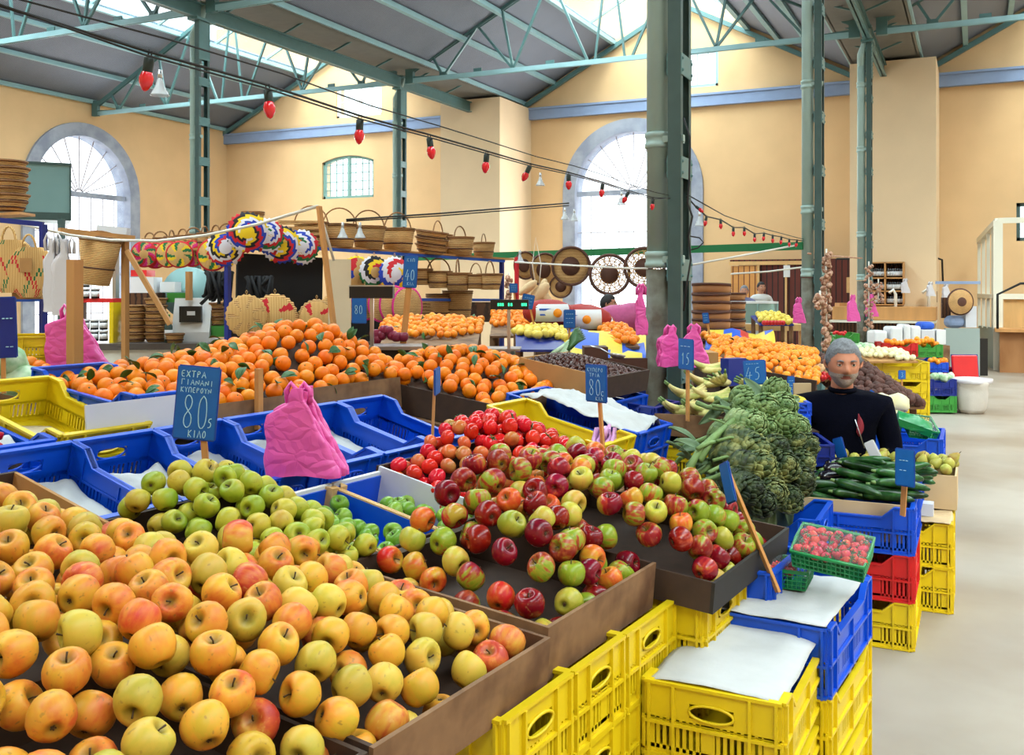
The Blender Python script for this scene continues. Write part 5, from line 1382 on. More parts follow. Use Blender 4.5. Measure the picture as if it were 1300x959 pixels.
def pile(px0,px1,py_top,py_bot,d0,d1,proto_list,size,label,seed,grp=None,maxn=200,upright=None,hump=.5,base=None,stuff=False,legs=True):
    """heap on a sloping bed between the near edge (py_bot, d0) and the far edge (py_top, d1)"""
    n0=at(px0,py_bot,d0); n1=at(px1,py_bot,d0); f0=at((px0+px1)/2,py_top,d1); m0=(n0+n1)/2; W=(n1-n0).length; v=f0-m0; L=v.length
    x=(n1-n0).normalized(); y=v.normalized(); z=x.cross(y).normalized(); y=z.cross(x)
    M=Matrix(((x.x,y.x,z.x,m0.x),(x.y,y.y,z.y,m0.y),(x.z,y.z,z.z,m0.z),(0,0,0,1)))
    h=lambda a,b: size*(.5+hump*math.sin(PI*min(1,max(0,a/W+.5)))*math.sin(PI*min(1,max(0,.15+.7*b/L))))+.15*size*math.sin(a*40)*math.sin(b*33)
    pts=pack(lambda a,b:abs(a)<W/2 and 0<b<L,h,size,seed,(-W/2,W/2,0,L),layers=1,minf=.90,tries=60,maxn=maxn)
    if stuff:
        for q in pts: STUFF.append((M@Vector(q[:3]),size*.5))
    else: scatter(pts,M,[(p,w_,l) for p,w_,l in proto_list],seed,grp,upright=upright)
    mb=MB(); mb.box((-W/2,0,-size*.6),(W/2,L,-size*.3)); o=mb.build(base[0] if base else 'display_board',K[base[1] if base else 'ply']); o.matrix_basis=M; tag(o,base[2] if base else label,'board' if not base else base[3])
    for s in (-.45,.45) if legs else ():
        for t in (.1,.9):
            q=M@Vector((s*W,t*L,-size*.5)); mb=MB(); mb.bar((q.x,q.y,0),(q.x,q.y,q.z),.05); lg=mb.build('leg',K['ply'],o); lg.matrix_parent_inverse=M.inverted()
    return M,W,L
def lump(name,key,r,sq=(1,1,1),amp=.15,seed=1,n=12):
    mb=MB(); mb.sph((0,0,0),r,n); v=[]
    for p in mb.v:
        q=Vector(p); k=1+amp*noise.noise(q/r*1.3+Vector((seed*5,0,0))); v.append((q.x*k*sq[0],q.y*k*sq[1],q.z*k*sq[2]))
    mb.v=v; return protoize(tag(mb.build(name,K[key]),name,name))
def bottle(name,r,h,key,lab=True,cap='black'):
    t=thing(name,name,'bottle'); mb=MB(); mb.lathe([(0,0),(r,0),(r,h*.58),(r*.45,h*.72),(r*.36,h*.74),(r*.36,h*.96),(0,h*.96)],12); mb.build('body',K[key],t)
    if lab: mb=MB(); mb.lathe([(r*1.02,h*.12),(r*1.02,h*.45)],12); mb.build('label',K['lab'],t)
    mb=MB(); mb.lathe([(0,h*.93),(r*.42,h*.93),(r*.42,h),(0,h)],10); mb.build('cap',K[cap],t); return protoize(t)
def build_far():
    far_mats()
    for n,c in (('d_red',(206,26,40)),('d_blue',(30,60,180)),('d_yel',(244,204,20)),('d_white',(226,222,232)),('d_black',(24,20,28)),('d_green',(24,110,60)),('d_pink',(220,40,130))): K[n]=mat(n[2:]+'_raffia',c,.75,bump=.4,bs=140)
    far_left(); far_mid(); far_right()
def rail(pts,r,key,name,label,cat,n=8,group=None):
    mb=MB(); mb.tube(pts,r,n); return simple(name,mb,key,label,cat,group)
def post(px,py0,py1,d,w,key,name,label,cat='post',group=None,zb=0):
    mb=MB(); a=at(px,py0,d); b=a.copy(); b.z=zb; mb.bar(b,a,w); return simple(name,mb,key,label,cat,group)
def far_left():
    # teal metal booth in front of the left arch
    cbx('metal_booth',-80,82,205,278,15,.9,'teal2','grey-green sheet-metal box high up before the left arched window','booth',rz=AL+.45)
    bo=[o for o in COL.objects if o.name=='metal_booth'][0]; mb=MB()
    for x_ in (-.82,-.25,.32,.97): mb.box((x_-.012,-.02,0),(x_+.012,0,.88))
    mb.box((-.98,-.03,.86),(.98,.93,.90)); mb.box((-.98,-.02,-.0),(.98,0,.12)); mb.build('seam_and_cap',K['dkgreen'],bo)
    p=at(11,278,15); mb=MB(); 
    for x in (-60,78): q=at(x,278,15.2); mb.bar((q.x,q.y,0),q,.08)
    simple('booth_leg',mb,'dkgreen','pair of posts carrying the grey-green metal box','post')
    # blue rack at the far left
    R=thing('display_rack','blue metal rack at the far left, hung with straw bags','rack',at(20,460,6.9)*Vector((1,1,0)) if False else Vector((at(20,460,6.9).x,at(20,460,6.9).y,0)))
    inv=R.matrix_basis.inverted() if False else Matrix.Translation(-R.location)
    mb=MB(); mb.X=inv; a=at(55,285,6.9); mb.bar((a.x,a.y,0),a,.04); mb.build('upright_tube',K['dblue'],R)
    mb=MB(); mb.X=inv; mb.bar(at(-60,274,6.9),a,.035); mb.build('top_tube',K['dblue'],R)
    mb=MB(); mb.X=inv; mb.bar(at(-60,382,6.9),at(57,380,6.9),.03); mb.build('lower_tube',K['sheetb'],R)
    mb=MB(); mb.X=inv; mb.bar(at(-60,277,7.6),at(35,272,7.6),.25,.02); mb.build('shelf_board',K['wood'],R)
    b0=basket('stacked_basket',.12,.15,.07,False); 
    for i in range(7): stand(b0,8+(i%2)*3,268-i*8.5,7.6,'shallow straw basket in the stack on top of the blue rack, '+('lowest','second','third','fourth','fifth','sixth','topmost')[i],yaw=i)
    # straw shoulder bags
    for i,(px,py,sc) in enumerate(((14,290,1.0),(38,300,.95))):
        t=thing('straw_bag','natural straw bag with red and green checks, '+('leftmost on the blue rack' if i==0 else 'beside the blue upright, price tag on it'),'bag',at(px,py,6.7)); t.rotation_euler=(0,0,AL+.2*i); t.scale=(sc,)*3
        mb=MB(); nr,na=12,26
        def P(i_,j_,y): 
            v=i_/nr; w=.17*math.sin(PI*(.12+.80*v**.85))**.7; return ((2*j_/na-1)*w,y*(1-.0*v)*max(0,math.sin(PI*j_/na))**.5,-.08-.36*v)
        for s in (-1,1):
            for a in range(nr):
                for b in range(na):
                    c=0
                    if (a-b//2)%9 in (0,1) and a>1: c=(1 if (a+b)%2 else 0)
                    elif (a+b//2)%11 in (3,4): c=(6 if (a+b)%2 else 0)
                    mb.add([P(a,b,s*.045),P(a+1,b,s*.045),P(a+1,b+1,s*.045),P(a,b+1,s*.045)],[(0,1,2,3)],c,True)
        mb.build('bag_body',[K[m] for m in MATL],t,recalc=False)
        mb=MB()
        mb.tube([(.05*math.cos(PI*k/10)*-1,-.03,-.12+.13*math.sin(PI*k/10)) for k in range(11)],.008,6); mb.build('carrying_strap',K['straw_'],t)
        if i: q=MB(); q.box((-.05,-.07,-.26),(.03,-.066,-.16)); q.build('price_tag',K['cardb'],t)
    t=cbx('brown_paper_bag',15,52,366,380,6.75,.05,'cardb','brown card strip hanging below the straw bags','card')
    # clear bags hanging
    for i,(x,s) in enumerate(((70,.12),(84,.16))): bag_stack('hanging_bags',at(x,400 if i else 396,6.4),AL+.3*i,s,.50,'roll of translucent plastic bags hanging beside the blue rack, '+('left one' if i==0 else 'larger right one'),'bag',.08,31+i,neck=.9)
    # near wooden post with pink bag
    post(95,330,470,4.6,.052,'wood','wooden_post','thick wooden post standing behind the yellow crate, pink bag hung on it')
    bag_stack('carrier_bag_bundle',at(98,470,4.75),AL+.1,.29,.31,'large bundle of pink carrier bags behind the thick wooden post','pink',.12,23,neck=.3)
    # far left foreground bits
    sign(3,416,3.9,.10,.235,[('---',.5,.6,.4,.1,.01),('--',.6,.12,.3,.1,.007)],'deep blue price board cut by the left picture edge',yaw=.2,roll=-.03,stick=(4,500,3.9),key='dblue')
    mb=MB(); mb.grid(lambda u,v:((u-.5)*.44,.02*math.sin(u*7),(v)*.30*(1-.55*max(0,u-.35)**1.2*1.5)),14,12); o=mb.build('yellow_basket_side',K['yellow'],None,recalc=False); o.modifiers.new('t','SOLIDIFY').thickness=.006
    bpy.data.objects.remove(o)
    cr,_=None,None
    M=Matrix.Translation(at(30,472,4.7))@Matrix.Rotation(AL+.25,4,'Z'); crate(M@Matrix.Translation((0,.15,-.05)),.44,.34,.26,'yellow','tall yellow crate half hidden behind the cabbages, oranges inside')
    oo=protoize(orange('orange',K['orange'],.034)); tag(oo,'orange','orange')
    for x,y in ((25,462),(38,461),(50,466),(42,470),(57,470),(18,466)): put(oo,Matrix.Translation(at(x,y,4.55)),'orange lying in the tall yellow crate behind the cabbages','oranges beside the cabbages')
    cb=lump('cabbage','cab',.105,(1,1,.72),.22,2,18)
    for i,(x,y,l) in enumerate(((28,484,'pale green cabbage beside the empty yellow crate'),(2,470,'cabbage at the left picture edge, lower'),(8,458,'cabbage partly behind the blue price board'))): put(cb,Matrix.Translation(at(x,y,4.2))@Euler((.3*i,.2,i)).to_matrix().to_4x4(),l)
    cbx('produce_table',-120,140,500,640,4.45,.6,'ply','low table under the cabbages at the far left','table',rz=AL+.2)
    # counter behind
    d=9.6
    a=cw((-120-650)/F*8.6,8.6); 
    t=thing('shop_counter','white-fronted counter with dark top behind the orange heap','counter',at(120,452,d)*Vector((1,1,0)) if False else Vector((at(170,452,d).x,at(170,452,d).y,0)),AL+.06)
    mb=MB(); mb.box((-2.4,0,0),(3.0,.9,.94)); mb.build('front_panel',K['counter'],t); mb=MB(); mb.box((-2.45,-.04,.94),(3.05,.95,1.0)); mb.build('worktop',K['ctop'],t)
    mb=MB(); mb.box((-2.4,-.01,0),(3.0,0,.80)); mb.build('kick_panel',K['black'],t)
    zt=1.0; top=lambda px,dd=9.9: Vector((at(px,400,dd).x,at(px,400,dd).y,zt))
    # items on the counter
    wb=bottle('water_bottle',.048,.36,'bulbglass',True,'sheetb'); put(wb,Matrix.Translation(top(146))@Matrix.Scale(1.05,4),'clear water bottle with blue cap standing on the counter')
    gb=bottle('oil_bottle',.04,.28,'dkgreen',True,'greenp'); put(gb,Matrix.Translation(top(214,9.8)),'dark bottle with a bright green cap on the counter')
    bs=basket('small_basket',.085,.11,.085,False); 
    for cx,n,nm in ((172,5,'left'),(198,6,'right')):
        for i in range(n): put(bs,Matrix.Translation(top(cx)+Vector((0,0,i*.07))),'small straw basket in the %s stack on the counter, number %s from below'%(nm,('one','two','three','four','five','six')[i]))
    b3=basket('small_basket',.07,.09,.09,False); put(b3,Matrix.Translation(top(222,9.7)),'single small straw basket beside the green-capped bottle')
    for i in range(3): dup(b3,'brown basket stacked on the green crate by the blue post, %s'%('lowest','middle','top')[i],M=Matrix.Translation(top(276,10)+Vector((0,0,.14+.08*i))))
    cbx('green_tub',262,290,414,428,9.9,.2,'greenp','low green plastic tub on the counter beside the blue post','tub'); cbx('green_tub',212,236,372,384,9.95,.2,'greenp','green plastic tub on top of the white till','tub')
    t=thing('cash_register','white till with a black display on the counter','cash register',top(243,9.85),AL)
    mb=MB(); mb.box((-.2,0,.0),(.18,.3,.10)); mb.prism([(0,0),(.3,0),(.3,.34),(.10,.34)],-.2,.18,M=Matrix(((0,0,1,0),(1,0,0,0),(0,1,0,.1),(0,0,0,1)))); mb.build('housing',K['metalw'],t)
    mb=MB(); mb.box((-.12,-.01,.2),(.1,.03,.36)); mb.build('display',K['black'],t); mb=MB(); mb.box((-.04,-.014,.27),(.04,-.011,.31)); mb.build('display_label',K['lab'],t)
    # red shelf with jars
    t=thing('jar_shelf','red-edged shelf unit with white-lidded jars on the counter','shelf',top(118,9.7),AL)
    mb=MB(); mb.box((-.2,0,.40),(.2,.25,.44)); mb.build('red_shelf',K['red'],t); mb=MB(); mb.box((.16,0,0),(.2,.25,.4)); mb.build('yellow_side',K['yellow'],t); mb=MB(); mb.box((-.2,0,.0),(-.17,.25,.4)); mb.build('side',K['woodd'],t)
    jr=thing('honey_jar','j','jar'); mb=MB(); mb.lathe([(0,0),(.04,0),(.04,.085),(0,.085)],10); mb.build('glass',K['black'],jr); mb=MB(); mb.lathe([(.041,.02),(.041,.07)],10); mb.build('label',K['lab'],jr); mb=MB(); mb.lathe([(0,.084),(.042,.084),(.042,.105),(0,.105)],10); mb.build('lid',K['lab'],jr); protoize(jr)
    for i,(dx,z) in enumerate(((-.10,.44),(.0,.44),(-.10,.55),(-.1,.02),(-.01,.02),(.08,.02),(-.1,.13),(-.01,.13),(.08,.13))): put(jr,Matrix.Translation(top(118,9.66)+cw(dx,.06,z)),'dark jar with white label and lid on the red-edged shelf','jars on the red-edged shelf')
    bk=basket('tall_basket',.11,.17,.40,True,.5); stand(bk,121,362,8.9,'tall tapering straw basket hanging tilted above the jar shelf',roll=.12,sc=1.1)
    # sacks and cartons on counter
    cbx('white_carton',165,195,352,372,10.2,.25,'lab','white carton with a red lid edge behind the basket stacks','box'); cbx('stock_box',163,197,372,401,10.2,.3,'woodd','dark box under the white carton behind the basket stacks','box'); cbx('red_carton',166,186,343,351,10.3,.25,'red','red carton lying on the white carton','box')
    cbx('white_carton',203,222,358,371,10.3,.2,'lab','small white and red carton beside the green tub','box')
    mb=MB(); mb.tube([(0,0,0),(0,.10,0)],.28,28); mb.tube([(0,-.01,0),(0,0,0)],.07,14); o=mb.build('standing_fan',K['teal2']); o.matrix_basis=Matrix.Translation(at(238,372,10.6))@Matrix.Rotation(AL,4,'Z'); tag(o,'round grey fan drum behind the wooden post on the counter','fan')
    # A frame and canopy poles
    post(159,303,400,9.0,.05,'wood','wooden_post','upright wooden post of the left stall frame')
    mb=MB(); mb.bar(at(161,318,8.95),at(216,412,8.95),.042); simple('wooden_brace',mb,'wood','diagonal wooden brace leaning from the left stall post','brace')
    post(240,345,381,9.9,.05,'wood','wooden_post','short wooden post rising between the hanging mats and the till',zb=1.42)
    post(147,305,400,10.5,.05,'metal','metal_pole','bare metal pole before the left arched window')
    mb=MB(); mb.bar(at(75,293,8.5),at(170,303,9.0),.05); simple('wooden_beam',mb,'wood','thin wooden beam across the left stall','beam')
    mb=MB(); mb.bar(at(125,294,9.3),at(163,298,9.3),.10,.12); simple('rolled_awning',mb,'cardw','grey rolled sheet lying on the left stall beam','awning')
    # rope
    pts=[at(18,282,7.5),at(50,290,7.5),at(90,299,7.8),at(140,305,8),at(200,306,8),at(260,299,7.6),at(330,284,7.0),at(403,262,6.4)]
    rail(pts,.011,'rope','rope','white rope sagging from the blue rack to the leaning wooden pole','rope')
    rail([at(403,262,6.4),at(412,290,6.45),at(424,331,6.5)],.009,'rope','rope','short white rope from the pole top to the cream board','rope')
    mb=MB(); mb.bar(at(405,262,6.4),at(423,408,6.35)+(at(423,408,6.35)-at(405,262,6.4))*1.75,.04,.02); simple('leaning_pole',mb,'stick','leaning flat wooden pole beside the cream board','pole')
    mb=MB(); q=at(431,420,6.6); mb.box((-.075,0,-q.z),(.075,.02,.48)); o=mb.build('cream_board',K['cream']); o.matrix_basis=Matrix.Translation(q)@Matrix.Rotation(AL+.1,4,'Z'); tag(o,'plain cream board standing upright behind the orange heap','board')
    # central rack: blue posts, shelf
    R=thing('basket_rack','blue rack with a long plank shelf carrying handled baskets','rack',Vector((at(450,400,9.5).x,at(450,400,9.5).y,0))); iv=Matrix.Translation(-R.location)
    def pb(a,b,w,h,nm,k): mb=MB(); mb.X=iv; mb.bar(a,b,w,h); return mb.build(nm,K[k],R)
    z1=1.93
    def atz(px,d,z): v=at(px,365,d); v.z=z; return v
    D0,D1=8.3,11.6
    dd=lambda px: 1/( (1/D0)+( (1/D1)-(1/D0))*(px-289)/(637-289))
    mb=MB(); mb.X=iv; mb.bar(atz(300,8.9,1.42),atz(408,9.6,1.40),.03,.88); mb.build('dark_back_cloth',K['blkbag'],R)  # added dark sheets standing in for the dark, cluttered space behind the goods
    mb=MB(); mb.X=iv; mb.bar(atz(528,10.9,1.27),atz(634,12.0,1.25),.03,.24); mb.build('dark_back_cloth',K['woodd'],R)
    mb=MB(); mb.X=iv; mb.bar(atz(292,8.6,.62),atz(520,10.6,.62),.03,1.2); mb.build('dark_back_cloth',K['blkbag'],R)
    pb(atz(289,8.25,0),atz(289,8.25,1.94),.04,.04,'upright_tube','dblue'); pb(atz(637,11.6,0),atz(637,11.6,1.86),.045,.045,'upright_tube','dblue')
    pb(atz(300,8.4,1.93),atz(640,11.6,1.86),.03,.03,'shelf_rail','sheetb'); pb(atz(300,8.6,1.955),atz(640,11.8,1.885),.30,.02,'shelf_plank','wood')
    pb(atz(527,10.4,1.42),atz(633,11.6,1.40),.03,.03,'lower_rail','sheetb'); pb(atz(289,8.25,1.30),atz(420,9.2,1.28),.03,.03,'lower_rail','sheetb')
    zt=lambda px: 1.965-.07*(px-300)/340
    hb=basket('handled_basket',.135,.175,.23,True,1.1)
    labs=['handled basket on the shelf nearest the leaning pole','second handled basket right of the leaning pole','third handled basket, left of the far green column','fourth basket, just before the far green column']
    for i,px in enumerate((395,431,468,505)): put(hb,Matrix.Translation(atz(px,dd(px)+.1,zt(px)))@Matrix.Rotation(AL+.25*i,4,'Z')@Matrix.Scale(.92+.06*i*.5,4),labs[i])
    fl=basket('oval_basket',.14,.19,.09,False)
    for i in range(3): put(fl,Matrix.Translation(atz(547,dd(547),zt(547)+.075*i))@Matrix.Rotation(.15,4,'Y')@Matrix.Scale(.95,4),'shallow oval basket in the stack right of the far column, %s'%('lowest','middle','top')[i])
    put(hb,Matrix.Translation(atz(556,dd(556)+.35,zt(547)))@Matrix.Rotation(AL+1.3,4,'Z')@Matrix.Scale(.95,4),'handled basket behind the stack of oval baskets')
    wb2=basket('wide_basket',.13,.16,.20,True,.9); put(wb2,Matrix.Translation(atz(584,dd(584),zt(584)))@Matrix.Rotation(AL+1.2,4,'Z'),'round basket with tall handle, second from the right end of the shelf')
    put(wb2,Matrix.Translation(atz(614,dd(614),zt(614)))@Matrix.Rotation(AL+1.4,4,'Z')@Matrix.Scale(.82,4),'small handled basket at the right end of the long shelf')
    # sticks and small items on shelf
    for i,(px,w) in enumerate(((376,.42),(380,.40),(384,.38),(378,.36))):
        mb=MB()
        for k in range(7): mb.bar((-w/2+.02*random.Random(i*9+k).random(),.03*k-.1,.012*(k%2)),(w/2,.03*k-.1,.012*(k%2)+.006),.016)
        o=mb.build('cane_bundle',K['wick']); o.matrix_basis=Matrix.Translation(atz(px,dd(380),zt(380)+.02+.055*i))@Matrix.Rotation(AL+.1*i,4,'Z'); tag(o,'flat bundle of canes on the shelf, layer %s'%('one','two','three','four')[i],'canes')
    tb=basket('tall_basket',.07,.10,.26,False); put(tb,Matrix.Translation(atz(321,8.9,1.97)),'narrow tall basket on the shelf above the coloured mats')
    # row of small handled baskets on the left shelf
    mb=MB(); mb.bar(atz(178,9.6,1.86),atz(292,8.9,1.92),.16,.02); simple('plank_shelf',mb,'wood','thin plank carrying the row of tiny handled baskets','shelf')
    sb=basket('tiny_basket',.06,.07,.13,True,1.1); 
    for i,px in enumerate((190,204,218,232,246,260,274,288,302)): put(sb,Matrix.Translation(atz(px,9.6-.006*(px-178),1.88+.0005*(px-178)))@Matrix.Rotation(i,4,'Z'),'tiny handled basket in the row on the left plank','tiny baskets on the left plank')
    # hanging mats
    m1=disc('woven_trivet',.125,[1,7,0,6],10,.8,1,1,0); m2=disc('woven_trivet',.125,[0,0,6,3],9,.5,1,1,0)
    mat_sp=[(183,306,9.2,m1,'dark pink and red round mat, first of the hanging row'),(197,308,9.3,m1,'red and pink round mat half behind the first hanging mat'),(213,306,9.1,m2,'straw round mat with green leaves, third of the hanging row'),(228,306,9.0,m2,'straw round mat with red rim, fourth of the hanging row'),(244,305,9.1,m1,'red mat partly behind the large flowered one'),(270,303,8.6,m2,'large flowered straw mat next to the blue post')]
    for x,y,d_,p,l in mat_sp: hang(p,x,y,d_,l,yaw=.2*math.sin(x),sc=1.15 if x==270 else 1)
    h1=disc('raffia_hat',.15,[4,1,2,3,5],3,1.3,1.02,None,4,.05,'hat',.05); h2=disc('raffia_hat',.15,[1,2,4,3,5],3,1.3,1.02,None,3,.05,'hat',.05); h3=disc('raffia_hat',.15,[4,6,1,4,2],3,-1.2,1.0,None,4,.05,'hat',.05)
    for x,y,d_,p,l,s in ((309,305,8.0,h1,'white-centred zigzag hat hanging right beside the blue post',1.0),(341,299,7.9,h2,'yellow-centred zigzag hat hanging in the middle of the cluster',1.08),(360,306,8.1,h3,'white-centred zigzag hat hanging behind the yellow-centred one',.95),(379,321,8.2,h2,'yellow-centred hat with blue arms hanging lower right',1.05),(404,321,8.4,h3,'multicoloured hat hanging just left of the leaning pole',1.0)): hang(p,x,y,d_,l,yaw=.25*math.sin(x),sc=s,roll=x)
    s1=disc('straw_platter',.16,[0,0,8,0],14,.3,1.05,0,0,.04,'straw platter',.03); s2=disc('straw_platter',.16,[0,0,1,0],8,.4,1.05,8,0,.04,'straw platter',.03)
    for x,y,d_,p,l,s in ((313,374,7.7,s1,'straw platter with a tag, hanging lowest left behind the oranges',1.0),(349,373,7.8,s2,'large spiral straw platter with dark red checks behind the oranges',1.12),(402,380,7.9,s2,'straw platter with red checks left of the leaning pole',.95),(427,372,8.4,s1,'straw platter half hidden behind the cream board',.95)): hang(p,x,y,d_,l,yaw=.2,sc=s)
    mb=MB()
    for k in range(26): a=random.Random(k); mb.tube([(a.uniform(-.14,.14),a.uniform(-.04,.04),0),(a.uniform(-.15,.15),a.uniform(-.05,.05),-.2-.1*a.random())],.016,5)
    for i,(x,y,l) in enumerate(((276,345,'bunch of black leather straps hanging left of the blue post'),(327,351,'bunch of black straps hanging under the zigzag hats'))):
        if i==0: o=mb.build('strap_bunch',K['blkbag']); tag(o,l,'straps')
        else: o=dup(o,l)
        o.matrix_basis=Matrix.Translation(at(x,y,8.5))@Matrix.Rotation(AL,4,'Z')
    # right part hanging hats
    c1=disc('raffia_hat',.15,[0,0,1,2],3,.2,1.05,3,0,.05,'hat',.04); c2=disc('raffia_hat',.15,[4,6,1,3,5],2,.8,1.05,None,0,.05,'hat',.04); c3=disc('raffia_hat',.16,[2,3,4,1,4],2,.7,1.05,None,4,.05,'hat',.04)
    for x,y,p,l in ((453,325,c1,'plain straw hat with a small red star under the shelf'),(475,325,c2,'straw-centred hat with red, yellow and green arms under the shelf'),(501,326,c3,'white hat with blue, yellow and green wedge, rightmost under the shelf')): hang(p,x,y,9.3,l,yaw=.5)
    pk=disc('oval_platter',.15,[8,8],8,.2,1.25,7,8,.05,'platter')
    for x,y,s,l in ((463,362,.9,'pink-rimmed oval platter standing leftmost under the hats'),(484,364,.9,'pink-rimmed oval platter, second under the hats'),(500,362,1,'pink-rimmed oval platter, third under the hats'),(517,363,1.05,'largest pink-rimmed oval platter behind the stake of the board 40')): hang(pk,x,y,9.2,l,yaw=.5,sc=s)
    # hanging baskets under right part
    g=basket('hanging_basket',.10,.14,.17,True,1.1)
    for x,y,s,l in ((533,362,1,'basket hanging leftmost under the right shelf end'),(557,366,1.05,'wide dark basket hanging second under the right shelf end'),(581,369,1.1,'pale square-shouldered basket hanging third under the right shelf end'),(604,367,.9,'round basket hanging fourth under the right shelf end'),(622,368,1.0,'basket hanging rightmost beside the blue post')): stand(g,x,y,10.6,l,yaw=x*.3,sc=s)
    wk=basket('wicker_bin',.14,.17,.32,False); 
    for x,y,l in ((560,404,'dark wicker bin below the lower blue rail, left'),(581,400,'tall pale wicker bin below the lower blue rail, right')): stand(wk,x,y+6,11,l,yaw=1)
    for i in range(5):
        mb=MB(); mb.bar(at(532,384+i*4,10.9),at(575,382+i*4.5,10.9),.03,.03); simple('cane_bundle',mb,'wick','horizontal cane bundle under the lower blue rail','canes','cane bundles under the lower rail')
    sign(521,345,6.0,.080,.19,[('KIQ',.2,.82,.6,.1,.008),('40',.12,.22,.74,.34,.011),('KIL',.3,.06,.5,.1,.007)],'blue chalk board reading 40 on a long stake above the mandarins',yaw=-.1,roll=.06,stick=(510,450,6.0),sw=.038)
    sign(456,394,6.15,.085,.16,[('80',.15,.35,.6,.34,.012)],'blue chalk board reading 80 hanging behind the scale display',yaw=.05,stick=None)
    # scale with dark display
    t=thing('shop_scale','kitchen-style shop scale with a blank black display on a pole, left one','scale',at(500,440,5.6),AL-.05)
    mb=MB(); mb.box((-.16,-.02,-.02),(.16,.28,-.0)); mb.build('weighing_plate',K['metal'],t)
    mb=MB(); mb.box((-.15,0,-.10),(.15,.26,-.022)); mb.build('scale_body',K['black'],t)
    dx=(472-500)/F*5.6
    mb=MB(); mb.bar((dx,0,-.05),(dx,0,.28),.02); mb.build('pole',K['metal'],t)
    mb=MB(); mb.box((dx-.125,-.03,.275),(dx+.125,.03,.345)); mb.build('display_case',K['black'],t); mb=MB(); mb.box((dx-.127,-.032,.342),(dx+.127,.032,.350)); mb.build('display_top',K['metal'],t)
    cbx('side_table',455,545,444,520,5.75,.35,'ply','small table carrying the left shop scale','table')
    drop_protos([b0,wb,gb,bs,b3,jr,bk,hb,fl,wb2,tb,sb,m1,m2,h1,h2,h3,s1,s2,c1,c2,c3,pk,g,wk,cb])
